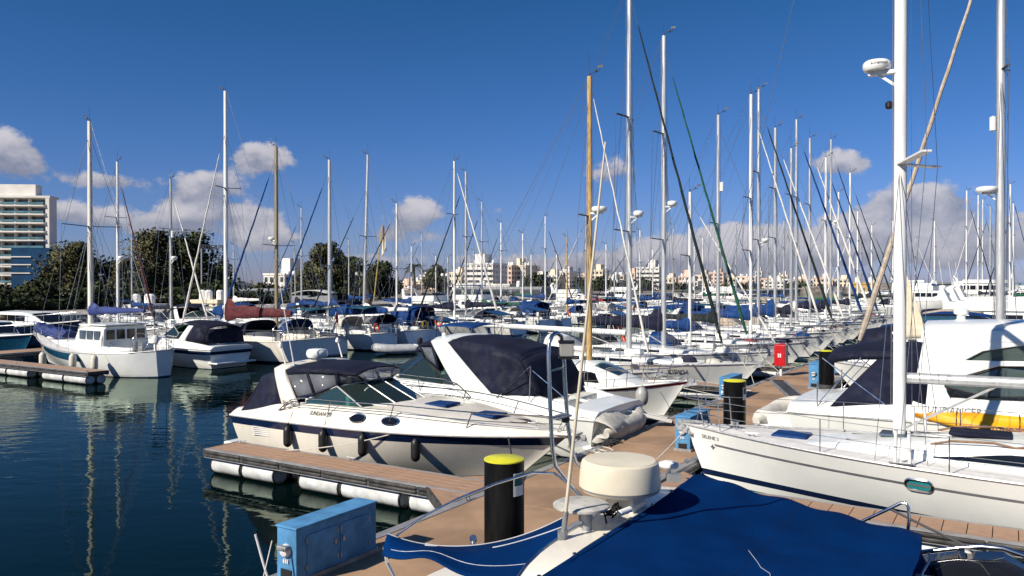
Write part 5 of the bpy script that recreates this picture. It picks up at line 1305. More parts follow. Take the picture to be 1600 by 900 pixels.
# dinghy and gangway at the stern of the third cruiser
dinghy('cream inflatable dinghy with grey outboard cowl by the second pile', W(22.4, -5.05, .62), R(58), 3.0, 1.6, .25, mat('hypalon_cream', (.66, .63, .56), .5), False, False)
gangway('dark grey aluminium gangway leaning from the pontoon onto the hardtop cruiser', W(27.2, -6.6, DZ + .62), W(23.6, -5.0, 1.05), .42, galv)
# ------------------------------------------------------------------ the boat in the foreground: flybridge under a blue cover
NB = W(6.3, -.6, 0); nb = thing('flybridge_boat', 'foreground motorboat with royal blue flybridge cover, cream radar dome and whip antenna', 'motorboat', NB)
def B_(mb, name, m, parent=None, **k): return mb.build(name, m, parent or nb, off=NB if (parent is None or parent.parent is nb or True) else None, **k)
# hull and deckhouse (below the frame, they carry everything)
Hn = Hull(11.5, 3.7, 1.2, 1.25, 1.7, stem=1.3, trans=-.1, stern=.92, pm=.4, e=2.5, kmid=.17, kbow=.85, tip=.06)
mh = Matrix.Translation(W(6.3, .35, 0) - NB) @ Matrix.Rotation(ROT_OUT, 4, 'Z')
ho = Hn.build(nb, [(.24, 0), (1, 1)], [antif, gelcream]); ho.matrix_local = mh
dk = Hn.deck_mesh(None).build('deck', gelcream, nb); dk.matrix_local = mh
rg = [[Vector((x, y, z)) for y, z in ((1.35, 1.0), (1.30, 1.95), (1.15, 2.06), (-1.15, 2.06), (-1.30, 1.95), (-1.35, 1.0))] for x in (-3.0, -1.0, 1.0, 2.2)]
dh_ = MB().loft(rg, False, False).poly(rg[0]).poly(rg[-1]).build('deckhouse', gelcream, nb, smooth=False); dh_.matrix_local = mh
# arch / instrument platform across the boat
AZ = 2.52
def S(s, t, z): return W(s, t, z)
rings = []
for i in range(21):
    u = i / 20; s = lerp(4.35, 8.0, u); e = 1 - (abs(2 * u - 1)) ** 5; z = AZ - .5 * (1 - e) ** 1.5; t0 = -2.96 + .10 * (2 * u - 1) ** 2 - .02; t1 = -2.66
    rings.append([S(s, t0 + .02, z - .10), S(s, t0 - .015, z - .04), S(s, t0 + .02, z), S(s, t1 - .02, z + .012), S(s, t1, z - .03), S(s, t1 - .02, z - .10)])
B_(MB().loft(rings), 'instrument_arch', gelcream, ang=40)
tr_ = MB(); tr_.tube([S(lerp(4.4, 7.95, i / 20), -2.99 + .10 * (2 * i / 20 - 1) ** 2, AZ - .02 - .5 * (abs(2 * i / 20 - 1) ** 5) ** 1.5) for i in range(21)], .022, 8); B_(tr_, 'arch_trim', steel)
# radar
dc = S(6.42, -2.90, 2.67); ro = MB(); r = .355
ro.lathe([(r * .72, 0), (r * .94, .012), (r * .985, .035), (r * .985, .042), (r, .05), (r * 1.0, .08), (r * .985, .16), (r * .955, .235), (r * .93, .262), (r * .87, .278), (r * .5, .285), (.01, .287)], 48, dc)
rd = B_(ro, 'radar_dome', mat('radome_cream', (.66, .60, .47), .5, var=.05, scale=2.2), ang=30)
q = MB(); q.lathe([(r * .99, .036), (r * .992, .042), (r * .99, .048)], 48, dc); B_(q, 'dome_seam', inkgrey, rd)
q = MB(); q.box(S(6.42, -2.84, 2.58), (.26, .3, .2), Matrix.Rotation(-TH, 3, 'Z')); B_(q, 'radar_pedestal', gelcream, smooth=False, bevel=.02)
def dw(p, c):
    a = R(-43) + (c.x - .08) / r; rr = r * lerp(1.0, .965, (c.y + .1) / .2) + .002; return dc - NB + Vector((rr * math.cos(a), rr * math.sin(a), .10 + c.y))
lettering('AUT', .12, mat('lettering_pale', (.62, .63, .66), .5), (0, 0, 0), (1, 0, 0), (0, 1, 0), rd, warp=dw)
# satellite disc on a post
sc_ = S(5.72, -2.92, 2.70); q = MB(); q.lathe([(.03, -.02), (.20, -.012), (.226, .0), (.226, .016), (.2, .03), (.02, .036)], 36, sc_); sd = B_(q, 'satellite_disc', mat('disc_grey', (.47, .46, .42), .6, var=.12, scale=9))
q = MB(); q.tube([S(5.70, -2.86, 2.48), S(5.70, -2.86, 2.62)], .04, 12); q.tube([S(5.70, -2.87, 2.60), S(5.70, -2.87, 2.70)], .055, 12); B_(q, 'disc_post', galv)
# whip antenna
a0 = on_s(881, 832, 5.42); a1 = Vector((kx(946) * 6.0, 6.0, zat(222, 6.0))); dlt = a1 - a0
q = MB(); q.tube([a0 + dlt * (i / 12) for i in range(13)], [.0155 - .0085 * i / 12 for i in range(13)], 8); wa = B_(q, 'whip_antenna', mat('antenna_fibreglass', (.62, .55, .42), .5, var=.06))
q = MB(); q.tube([a0 - dlt.normalized() * .02, a0 + dlt.normalized() * .16], .022, 10); q.tube([a0 + Vector((0, 0, -.08)), a0 + Vector((0, 0, .02))], .03, 8); q.box(a0 + Vector((0, 0, -.09)), (.13, .12, .02)); q.box(a0 + Vector((-.02, 0, -.04)), (.05, .08, .09)); B_(q, 'antenna_mount', galv, wa, smooth=False)
# gps mushroom at the far end
g0 = S(7.78, -2.97, 2.50); q = MB(); q.lathe([(.022, -.02), (.022, .09), (.09, .10), (.105, .12), (.10, .145), (.05, .165), (0, .168)], 20, g0); B_(q, 'gps_antenna', white)
q = MB(); q.tube([S(7.55, -3.05, 2.52), S(7.4, -3.1, 2.58), S(7.3, -2.95, 2.53)], .022, 6); q.box(S(7.6, -2.85, 2.55), (.14, .1, .07)); B_(q, 'horn', galv)
# cables
q = MB(); rnd = random.Random(8)
for k in range(5):
    s0 = 5.95 + .06 * k; pts = [S(s0 + .05 * rnd.uniform(-1, 1) + .04 * i, -2.84 + .05 * rnd.uniform(-1, 1), 2.53 + .09 * math.sin(i * .9 + k) ** 2) for i in range(8)]; q.tube(pts, .008, 5)
B_(q, 'cables', blackpl)
q = MB(); q.tube([S(6.02, -2.72, 2.60), S(6.14, -2.68, 2.61)], .026, 10); B_(q, 'navigation_light', white)
# blue cover over the flybridge
def cov(u, v):
    s = lerp(4.15, 8.02, u); t = lerp(-2.70, -.66, v); ed = min(1, min(u, 1 - u) * 14); z = lerp(2.50, 2.26, v ** 1.2)
    z += .045 * math.sin(math.pi * u) * (1 - v) - .03 * math.sin(math.pi * v) * (1 if u < .985 else 1.8) + .012 * math.sin(u * 9 + v * 4) * math.sin(v * 7) + .014 * math.sin((u + .6 * v) * 31 + 2 * math.sin(v * 5)) * v * (1 - v) * 4 * .5 + .018 * math.sin(v * 26 + 3 * u) * max(0, u - .6) * 2
    z += .07 * max(0, u - .45) ** 2 * 3.3 * (1 - .6 * v) - .012 * math.exp(-((u - .55 - .25 * v) / .03) ** 2)
    z -= .05 * (1 - ed) + .03 * math.exp(-((u - .72) ** 2 + (v - .45) ** 2) / .02)
    t2 = t + (.03 * math.sin(u * 10) if v > .95 else 0) + (.05 * math.sin(math.pi * u) if v < .02 else 0)
    return S(s - .05 * math.sin(math.pi * v) * (u > .97), t2, z)
B_(MB().grid(cov, 90, 60), 'flybridge_cover', royal, ang=80)
q = MB()
for vv in (.5,):
    for dv in (-.006, .006): q.tube([cov(i / 60, vv + dv) + Vector((0, 0, .0010)) for i in range(61)], .0016, 4)
B_(q, 'cover_stitching', mat('stitching_blue', (.001, .022, .085), .8))
q = MB()
for i in range(12): c = cov(.985, .04 + .92 * i / 11); q.lathe([(.011, -.003), (.011, .004), (.006, .008)], 8, c + Vector((0, 0, .002)))
B_(q, 'cover_eyelets', steel)
q = MB()
q.ruled([cov(i / 24, 1) for i in range(25)], [cov(i / 24, 1) + W(0, .02 + .05 * math.sin(i * .9), 0) - Vector((0, 0, .30 + .03 * math.sin(i * 1.3))) for i in range(25)], 5, .03)
q.ruled([cov(1, i / 24) for i in range(25)], [cov(1, i / 24) + W(.015, 0, 0) - Vector((0, 0, .14 + .02 * math.sin(i * 1.7))) for i in range(25)], 3, .01)
B_(q, 'cover_valance', royal, ang=80)
q = MB(); q.tube([cov(i / 24, 1) + W(0, .04 + .03 * math.sin(i * .9), 0) - Vector((0, 0, .16)) for i in range(25)], .011, 5); B_(q, 'cover_piping', mat('piping_grey', (.42, .43, .47), .6))
q = MB()
for i in range(9): c = cov(i / 8, 0.0); q.lathe([(.018, -.004), (.018, .006), (.01, .012)], 8, c + Vector((0, 0, .004)))
B_(q, 'cover_snaps', steel)
# loose cord lying on the cover
q = MB(); q.tube([cov(.30 + .022 * i + .006 * math.sin(i * 2), .80 - .030 * i + .005 * math.sin(i * 3)) + Vector((0, 0, .010)) for i in range(12)], .0035, 4); B_(q, 'cover_seam_cord', mat('cord_grey', (.25, .28, .34), .8))
# cockpit awning: a sagging triangle of the same blue canvas, from the arch aft to a pole at the stern corner
F0, F1 = on_z(605, 836, 2.2), on_z(888, 806, 2.44); N0, N1 = on_z(597, 870, 2.08), on_z(856, 912, 2.36)
def awn(u, v):
    f = F0.lerp(F1, u); n = N0.lerp(N1, u); f.z -= .27 * 4 * u * (1 - u) * .62 * (1 + .25 * (1 - u)); n.z -= .06 * 4 * u * (1 - u) - .10 * math.exp(-((u - .32) / .16) ** 2)
    p = f.lerp(n, v); p.z += .03 * math.sin(math.pi * v) + .012 * math.sin(v * 9 + u * 6) * u; return p
B_(MB().grid(awn, 30, 12), 'cockpit_awning', royal, solid=.012, ang=80)
q = MB(); q.tube([awn(i / 20, 0) + Vector((0, 0, .008)) for i in range(21)], .005, 5); q.tube([awn(.62 + .38 * i / 12, .28) + Vector((0, 0, .008)) for i in range(13)], .005, 5); q.tube([awn(.05 + .85 * i / 16, .75) + Vector((0, 0, .006)) for i in range(17)], .003, 5); B_(q, 'awning_piping', mat('piping_pale', (.55, .57, .62), .6))
q = MB(); c = awn(.26, .18); q.box(c + Vector((0, 0, .01)), (.11, .05, .006), Matrix.Rotation(.2, 3, 'Y')); B_(q, 'awning_patch', white, smooth=False)
q = MB(); p0 = awn(0, .7); q.tube([p0, on_z(604, 880, 1.95), on_z(622, 915, 1.75), W(5.2, -4.9, 1.2)], .016, 8); B_(q, 'awning_pole', steel)
# curved rail from the stern corner up to the light mast
q = MB(); q.tube([on_z(618, 838, 2.2), on_z(665, 806, 2.36), on_z(715, 780, 2.5), on_z(775, 756, 2.62), on_z(832, 739, 2.70), on_z(866, 740, 2.70), on_z(890, 758, 2.64), on_z(916, 785, 2.55)], .0125, 10); B_(q, 'curved_rail', steel)
# light mast: a tall stainless hoop
Yh = 7.05; P = lambda x, y, dy=0: at_y(x, y, Yh + dy)
q = MB(); q.tube([at_y(916, 786, 6.95), P(890, 757), P(868, 728), P(863, 700), P(860, 640), P(857, 560), P(858, 536, .02), P(863, 524, .05), P(870, 520, .09), P(877, 525, .13), P(880, 540, .15), P(883, 600, .15), P(887, 660, .15), P(893, 700, .15), P(900, 722, .15), P(920, 745, .15), P(940, 770, .1)], .0185, 12); lm = B_(q, 'light_mast', steel)
q = MB(); q.bar(P(861, 655, 0), P(886, 648, .15), .12, .012); q.bar(P(858, 580, 0), P(884, 574, .15), .03, .012); B_(q, 'mast_brace', galv, lm, smooth=False)
q = MB(); q.box(P(885, 546, .12), (.125, .10, .125)); B_(q, 'deck_light', mat('lens_milky', (.30, .29, .27), .25, spec=.7), lm, smooth=False, bevel=.01)
q = MB(); q.box(P(885, 534, .12), (.14, .11, .022)); q.box(P(885, 559, .12), (.14, .11, .014)); q.tube([P(882, 535, .15), P(881, 561, .15)], .012, 6); B_(q, 'light_bracket', blackpl, lm, smooth=False)
q = MB(); q.lathe([(.03, -.03), (.04, 0), (.03, .03)], 10, P(884, 655, .13)); B_(q, 'clamp', blackpl, lm)
# windscreen rails beyond the cover
sR = 8.12; O = lambda x, y, s=sR: on_s(x, y, s)
q = MB(); q.tube([O(1311, 834), O(1345, 817), O(1392, 795), O(1408, 787), O(1416, 786), O(1421, 794), O(1422, 812), O(1419, 838)], .0155, 10); B_(q, 'folded_bimini_hoop', steel)
q = MB(); q.tube([O(1392, 796), O(1448, 824), O(1508, 853)], .0115, 8); q.tube([O(1200, 789), O(1222, 790), O(1250, 802), O(1310, 830)], .0135, 8); q.tube([O(1314, 833), O(1330, 828)], .028, 10); B_(q, 'bimini_strut', darkwire)
q = MB(); q.tube([O(1395, 872), O(1440, 864), O(1500, 857), O(1535, 855), O(1570, 858), O(1600, 868), O(1640, 890)], .021, 10); q.tube([O(1500, 868), O(1560, 874), O(1640, 886)], .008, 6); B_(q, 'windscreen_rail', steel)
q = MB(); q.bar(O(1510, 860), O(1600, 906), .085, .02); B_(q, 'rail_stay', gelgrey, smooth=False)
q = MB(); q.ruled([O(x, y + 4) for x, y in ((1385, 876), (1440, 865), (1500, 858), (1570, 860), (1640, 892))], [O(x, y, 7.4) for x, y in ((1340, 985), (1420, 975), (1500, 970), (1580, 975), (1680, 1000))], 4, -.05); B_(q, 'windscreen', acrylic, solid=.01)
# chrome base and bollard of the awning seen over the pontoon
q = MB(); q.tube([on_z(739, 843, 1.40), on_z(739, 920, 1.0)], .034, 12); q.tube([on_z(739, 842, 1.44), on_z(739, 846, 1.38)], .045, 12); B_(q, 'stern_post', steel)
hb = at_y(424, 926, 10.05)
q = MB(); q.tube([at_y(398, 836, 10.05), at_y(410, 880, 10.05), hb], .016, 8); q.tube([at_y(424, 846, 10.0), at_y(404, 930, 10.0)], .007, 6); q.box(hb, (.12, .12, .02))
o = q.build('boarding_handrail', mat('handrail_white', (.75, .75, .75), .35), None, off=hb); o.location = hb; tag(o, 'white tubular handrail at the lower left beside the blue service box', 'handrail')
# ------------------------------------------------------------------ sailboats on the left side of the main pontoon, bows to the walkway
G1 = 'sailboats moored along the main pontoon'
ROW = [
 dict(label='sailboat with varnished wooden mast and white furled headsail behind the cabin boat', px=921, py=120, s=27.7, bow=-11.0, L=10.2, B=3.2, mastm=woodmast, mr=.094, furl=whitecan, fr=.05, furltop=.97, fstay=.95, radar=332, rdir=1, rd=.6, spy=[338], hull=gelold, deckm=gelbeige, cabm=gelcream, boomm=aluwhite, br=.11, E=6.2, bz=.75, lod=1, sprw=.9),
 dict(label='white sailboat lettered \u039a\u0399\u03a1\u039a\u0397 with tall silver mast and dark furled headsail', px=983, py=-25, s=31.6, bow=-8.4, L=12.4, B=3.7, mastm=alu, mr=.10, furl=darkcan, fr=.078, fsx=12.4 / 2 - 1.25, furltop=.93, fstay=.95, radar=338, rdir=1, spy=[184, 362], hood=gelgrey, boomm=aluwhite, br=.12, E=7.5, bz=.9, rolled=None, lod=1, free=(1.12, 1.1, 1.3)),
 dict(label='white sailboat with dark green furled headsail and navy boom cover', px=1037, py=57, s=35.7, bow=-8.9, L=12.2, B=3.7, mastm=alu, mr=.10, furl=greencan, fr=.078, fsx=12.2 / 2 - .9, furltop=.92, fstay=.94, radar=322, rdir=1, spy=[210, 375], cover=navycan, ch=.6, hood=darkcan, lod=1),
 dict(label='white sailboat with box reflector on its white mast and green boom cover', px=1122, py=180, s=43.9, bow=-8.9, L=11.2, B=3.5, furl=None, reflector=300, spy=[350], cover=darkcan, lod=2),
 dict(label='white sailboat with bare short white mast beside the green furled one', px=1078, py=300, s=39.8, bow=-9.3, L=9.0, B=3.0, furl=whitecan, fr=.06, spy=[400], cover=bluecan, hood=bluecan, lod=2),
 dict(label='white sailboat with bright white mast and pale furled headsail by the red cabinet', px=1173, py=148, s=48.0, bow=-8.8, L=12.0, B=3.7, furl=whitecan, fr=.07, spy=[310, 392], cover=bluecan, hood=bluecan, lod=2),
 dict(label='white sailboat with tall antenna on its masthead and green furled headsail', px=1185, py=140, s=52.1, bow=-8.9, L=12.2, B=3.7, furl=darkcan, fr=.09, spy=[270, 375], radar=378, rdir=1, cover=bluecan, bim=bluecan, lod=2),
 dict(label='white sailboat with grey mast and white furled headsail, blue boom cover', px=1211, py=200, s=56.2, bow=-8.9, L=11.6, B=3.6, mastm=alu, furl=whitecan, fr=.085, spy=[295, 372], cover=bluecan, ch=.7, hood=beigecan, lod=2),
 dict(label='sailboat with slim white mast and beige sprayhood far down the pontoon', px=1236, py=232, s=60.3, bow=-9.0, L=10.6, B=3.4, furl=None, spy=[305], cover=navycan, lod=2, hood=beigecan),
 dict(label='sailboat with white mast and bright blue furled headsail', px=1244, py=187, s=64.4, bow=-9.0, L=12.0, B=3.7, furl=bluecan, fr=.11, spy=[308, 380], cover=whitecan, hood=navycan, lod=2),
 dict(label='sailboat with grey mast and white furled headsail behind the blue one', px=1265, py=216, s=68.5, bow=-9.0, L=12.0, B=3.7, mastm=alu, furl=whitecan, fr=.10, spy=[320], cover=navycan, lod=3),
 dict(label='sailboat with thin white mast and second blue furled headsail', px=1290, py=246, s=72.6, bow=-9.0, L=11.2, B=3.5, furl=bluecan, fr=.10, spy=[345], cover=navycan, lod=3),
 dict(label='sailboat with white mast and black furled headsail near the pontoon end', px=1298, py=218, s=76.7, bow=-9.0, L=12.2, B=3.7, furl=darkcan, fr=.09, spy=[345], radar=348, cover=bluecan, lod=3),
 dict(label='farthest sailboat on the main pontoon, black furled headsail', px=1328, py=270, s=84.9, bow=-9.0, L=11.4, B=3.5, furl=darkcan, fr=.08, spy=[372], cover=navycan, lod=3),
]
for sp in ROW:
    sp['dir'] = 1; sp['group'] = G1; sp['moor'] = T0 - sp['bow'] if sp['s'] < 60 else None; sp.setdefault('rw', .007)
    r_, H_, i_ = sailboat(sp)
    if 'wooden' in sp['label']: WOOD = (r_, H_, i_)
    if sp['px'] == 983:
        hull_text(i_['hull'], H_, '\u039a\u0399\u03a1\u039a\u0397', .26, inkgrey, H_.L / 2 - 3.3, .80, -1, 1, bold=.002)
        ik = i_
# dark brown triangular furled staysail standing on the wooden masted boat's neighbour
# red hulled sailing boat behind, seen only as a long red band
sp = dict(label='dark red hulled sailboat behind the wooden mast, low in the water', px=886, py=370, s=30.2 + 24, bow=-17.5 - 6, L=11, B=3.4, dir=1, hull=redcan, boot=white, furl=None, mastm=woodmast, lod=3, spy=[420], cover=bluecan)
# ------------------------------------------------------------------ row on the near side of the far pontoon, sterns to the fairway
G2 = 'boats moored on the near side of the far pontoon'
def row_b(px, py, label, s=None, t=-40.0, bow=-46.0, d=-1, L=11.2, B=3.5, **k):
    s_, Y = s_of(px, t); s = s_ if s is None else s
    sp = dict(px=px, py=py, s=s, bow=bow, dir=d, L=L, B=B, label=label, group=G2, lod=2, rw=.008); sp.update(k); return sailboat(sp)
# blue banded motorsailer with pilothouse
ms, msH, mi_ = row_b(141, 190, 'white motorsailer with blue bow band and pilothouse, blue boom cover', L=11.4, B=3.9, bow=-45.3, band=bluehull, band0=.36, free=(1.25, 1.15, 1.75), stem=1.5, mr=.11, spy=[354], sprw=1.7, cover=violetcan, ch=.36, E=4.6, bz=1.35, furl=None, wins=0, canoe=True, lod=1, trans=.0, boot=white, ch_=.5, mastm=gelcream)
ph = MB(); px0, px1 = mi_['x0'] - .4, mi_['x0'] + 2.1; b_, zd = msH.deck(mi_['x0']); rings = []
for x, h in ((px0, 1.22), (px0 + 1.2, 1.26), (px1 - .3, 1.12), (px1, 0.6)):
    rings.append([Vector((x, y, zd + z)) for y, z in ((1.2, 0), (1.12, h * .9), (.95, h), (-.95, h), (-1.12, h * .9), (-1.2, 0))])
pho = ph.loft(rings, False, False).poly(rings[0]).poly(rings[-1]).build('pilothouse', gel, ms, smooth=False, bevel=.03)
MB().box(((px0 + px1) / 2 - .25, 0, zd + 1.29), (px1 - px0 - .2, 2.25, .06)).build('pilothouse_roof', gel, ms, smooth=False, bevel=.02)
for k in range(4): MB().box((px0 - .01, -.8 + k * .53, zd + .82), (.06, .40, .46)).build('window', glassdark, pho, smooth=False, bevel=.01)
for side in (1, -1):
    for k in range(3): MB().box((px0 + .5 + k * .62, side * 1.165, zd + .80), (.48, .06, .42)).build('window', glassblue, pho, smooth=False, bevel=.01)
fc = MB(); n = 10; rings = []
for i in range(n + 1):
    x = lerp(msH.L / 2 - 3.4, msH.L / 2 - .6, i / n); b_, z = msH.deck(x); hh = .45 * (1 + .2 * math.sin(i * 2)); rings.append([Vector((x, w_, z + .12 + q * hh)) for w_, q in ((.35, 0), (.4, .5), (.2, .95), (-.2, .95), (-.4, .5), (-.35, 0))])
fc.loft(rings).build('foredeck_sail_cover', violetcan, ms)
for k, px in enumerate((66, 113, 147)):
    c = on_s(px, 573 + 3 * k, 21.15); fender(None, c, ['pale fender nearest the bow of the blue banded motorsailer', 'middle pale fender on the blue banded motorsailer', 'pale fender nearest the pilothouse of the blue banded motorsailer'][k], .7, .16, mat('fender_cream', (.62, .58, .48), .5), c + Vector((0, .1, 1.0)), 'pale fenders on the blue banded motorsailer')
row_b(353, 143, 'white sailboat with maroon sail cover and tall white mast', furl=whitecan, fr=.075, fsx=4.6, fstay=.83, L=12.6, B=3.8, cover=maroon, ch=.75, mr=.11, spy=[294], wins=4, E=5.6, lod=1, hull=gelcream)
row_b(432, 230, 'sailboat with tan mast and blue furled headsail, brown cockpit gear', mastm=alugold, mr=.11, furl=bluecan, fr=.09, spy=[384], sprw=1.2, radar=375, rdir=1, cover=None, hull=gelcream, bim=tealcan, lod=2)
row_b(515, 250, 'sailboat with grey mast, bright blue boom cover and blue furled headsail', mastm=alu, mr=.11, furl=bluecan, fr=.085, spy=[415], cover=bluecan, ch=.7, E=5.2, lod=2, dinghy=True, bim=tealcan)
row_b(568, 243, 'sailboat with leaning bright white mast and navy furled headsail', rake=-.035, furl=navycan, fr=.07, furltop=.8, fstay=.8, spy=[370], cover=whitecan, hood=navycan, lazy=None, lod=2)
row_b(620, 318, 'small sailboat with orange lifebuoy and blue cockpit tent', L=9.6, B=3.1, furl=navycan, fr=.07, spy=[420], lazy=bluecan, cover=navycan, lod=2)
row_b(728, 268, 'sailboat with white mast and black furled headsail left of centre', s=57.0, furl=darkcan, fr=.09, spy=[370], cover=navycan, hood=navycan, lod=2)
row_b(710, 252, 'sailboat with bright white mast and long white furled headsail', s=53.0, d=1, bow=-34.0, furl=whitecan, fr=.10, fstay=.97, furltop=.95, spy=[335], cover=navycan, lod=2)
row_b(753, 315, 'sailboat with grey mast and navy furled headsail near the centre', s=61.2, furl=navycan, fr=.08, spy=[378], mastm=alu, cover=greencan, lod=3)
row_b(783, 348, 'small sailboat with slim mast and dark blue cockpit tent', s=65.4, L=9.5, B=3.0, furl=bluecan, fr=.07, spy=[392], lazy=bluecan, cover=bluecan, lod=3)
row_b(817, 365, 'small sailboat with very thin mast right of the centre', s=69.6, L=9.0, B=2.9, furl=None, spy=[410], cover=bluecan, hood=bluecan, lod=3)
row_b(886, 370, 'sailboat with slender wooden mast among the blue covers', s=76.0, L=9.5, B=3.0, mastm=woodmast, furl=None, spy=[420], cover=bluecan, lod=3)
row_b(915, 338, 'sailboat with thin white mast just left of the wooden mast', s=80.2, L=10.5, B=3.3, furl=whitecan, fr=.06, spy=[392], cover=redcan, hull=redcan, lod=3)
row_b(947, 382, 'small white masted sailboat between the wooden and silver masts', s=84.4, L=9.5, B=3.0, furl=navycan, fr=.06, spy=[425], cover=bluecan, lod=3)
row_b(1000, 360, 'distant sailboat seen between the silver masts with blue cover', s=92, L=10.5, B=3.3, furl=navycan, fr=.07, spy=[410], cover=bluecan, lod=3)
row_b(1052, 352, 'distant sailboat right of the second silver mast', s=100, L=11, B=3.4, furl=bluecan, fr=.07, spy=[405], cover=navycan, lod=3)
# ------------------------------------------------------------------ far side of that pontoon
G3 = 'boats moored on the far side of the far pontoon'
def row_c(px, py, label, s=None, t=-54.0, bow=-49.3, L=11, B=3.5, **k):
    k.setdefault('d', 1); return row_b(px, py, label, s, t, bow, k.pop('d'), L, B, group=G3, **dict(dict(lod=3), **k))
G7 = 'boats moored along the far quay'
def row_d(px, py, label, **k): return row_b(px, py, label, None, -73.0, -78.8, -1, **dict(dict(group=G7, lod=3), **k))
row_c(184, 253, 'sailboat with white mast, radar and dark red furled headsail at the left', furl=maroon, fr=.075, spy=[340], radar=405, rdir=1, cover=navycan, lod=2)
row_d(206, 355, 'small sailboat with short thin mast at the left', L=9, B=2.9, furl=None, spy=[400], cover=bluecan)
row_c(267, 280, 'sailboat with white mast carrying two domes and a white furled headsail', furl=whitecan, fr=.085, spy=[358], radar=405, rdir=1, reflector=372, cover=navycan, lod=2)
row_c(471, 325, 'distant sailboat with dark grey mast beside the blue furled one', mastm=alu, furl=navycan, fr=.06, d=-1, bow=-60, spy=[400], cover=bluecan)
row_d(462, 380, 'distant small sailboat with leaning mast', L=9, B=2.9, rake=.03, furl=None, spy=[420], cover=navycan)
row_c(643, 385, 'distant sailboat with black furled headsail right of the lifebuoy', furl=darkcan, fr=.07, spy=[425], cover=bluecan)
row_d(659, 366, 'distant sailboat with slim mast and dark furled headsail', furl=darkcan, fr=.07, spy=[415], cover=navycan)
row_d(681, 400, 'distant sailboat with short mast near the white buildings', L=9, B=3, furl=None, cover=bluecan)
row_c(852, 338, 'distant sailboat with white mast and navy furled headsail sloping right', furl=navycan, fr=.09, spy=[388], cover=bluecan)
row_d(365, 383, 'distant white mast just right of the maroon covered boat', furl=None, spy=[405], cover=whitecan)
row_d(545, 375, 'distant thin mast with lamp left of the leaning white mast', L=10, B=3.2, furl=None, spy=[430], cover=bluecan)
# ------------------------------------------------------------------ right hand side of the main pontoon
sp = dict(label='sailboat with tall grey mast, radar on a bracket and beige furled headsail', px=1563, s=32.6, dir=-1, bow=-6.0, L=12.4, B=3.8, top=17.5, mastm=alu, mr=.112, furl=beigecan, fr=.125, ftap=.38, furltop=.97, fstay=.98, fsx=5.3, radar=300, rdir=1, rd=.7, reflector=205, spy=[110], sprw=.5, cover=None, boom=False, lod=1, hood=navycan)
sailboat(sp)
# cream awning hung like a sail behind the big mast
aw = thing('sun_sail', 'cream triangular sail hanging behind the tall white mast', 'sail', W(29.0, -3.2, 1.2)); P0 = aw.location
pts = [on_s(1416, 428, 29.0), on_s(1396, 532, 29.0), on_s(1452, 528, 29.0)]
def fs(u, v): a = pts[0].lerp(pts[1], u); b = pts[0].lerp(pts[2], u); c = a.lerp(b, v); return c + W(.12 * math.sin(math.pi * v) * u + .03 * math.sin(v * 12) * u, 0) - P0
MB().grid(fs, 14, 10).build('sailcloth', creamsail, aw, solid=.006)
m = MB(); m.tube([pts[0] + Vector((0, 0, .5)) - P0, pts[0] - P0, pts[1] - P0, pts[1].copy() - Vector((0, 0, 1.2)) - P0], .02, 6); m.tube([pts[1] - P0, pts[2] - P0], .02, 6); m.build('sail_pole', alu, aw)
G4 = 'motorboats on the right side of the main pontoon'
def express(label, s, bow, L, B, d, canvas=navycan, hull=gel, lod=2, stripem=None, group=None, topz=2.55, name=None, ws=glassteal, cover=None):
    k = L / 9.15; kb = B / 3.2
    sp = dict(label=label, s=s, dir=d, bow=bow, L=L, B=B, free=(1.05 * k ** .4, 1.1 * k ** .4, 1.3 * k ** .4), hull=hull, deckm=gel if hull not in (gel, gelcream) else hull, dh=.42, c0=.7, c1=4.2 * k, floor=.8, lod=lod, stripem=stripem, stripe=(.80, .93), group=group, r0=3 * k, rz=.42, wsm=ws,
              ws=([(2.9 * k, 1.25 * kb, 1.58), (4.4 * k, 1.0 * kb, 1.62), (5.1 * k, 0, 1.70)], [(2.8 * k, 1.18 * kb, 1.75), (3.6 * k, .9 * kb, 2.1), (4.1 * k, 0, 2.16)]), arch=(2.3 * k, 1.35 * kb, 1.4, 1.75 * k, 1.15 * kb, topz - .15, .6, .42))
    r_, H_, i_ = cruiser(sp); X = i_['X']
    if canvas:
        sec = [(X(.35 * k), 1.12 * kb, topz - .25), (X(1.5 * k), 1.14 * kb, topz - .02), (X(2.6 * k), 1.12 * kb, topz), (X(3.9 * k), .85 * kb, topz - .2)]
        def fn(u, v):
            n = 3; i = min(2, int(u * 3)); f = u * 3 - i; x, hw, z = (lerp(sec[i][q], sec[i + 1][q], f) for q in range(3)); q = v * 2 - 1; return Vector((x, q * hw, z + .13 * (1 - abs(q) ** 2.3)))
        MB().grid(fn, 9, 8).build('canopy_top', canvas, r_, solid=.014)
        for side in (1, -1):
            MB().ruled([(X(.35 * k), side * 1.12 * kb, topz - .25), (X(1.2 * k), side * 1.13 * kb, topz - .05), (X(2.1 * k), side * 1.13 * kb, topz)], [(X(.3 * k), side * 1.3 * kb, 1.3), (X(1.1 * k), side * 1.36 * kb, 1.35), (X(1.9 * k), side * 1.38 * kb, 1.4)], 3, .03 * side).build('side_curtain', canvas, r_, solid=.012)
        MB().ruled([(X(.34 * k), 1.12 * kb * a, topz - .25) for a in (-1, -.5, 0, .5, 1)], [(X(.28 * k), 1.3 * kb * a, 1.3) for a in (-1, -.5, 0, .5, 1)], 3).build('aft_curtain', canvas, r_, solid=.012)
    return r_, H_, i_
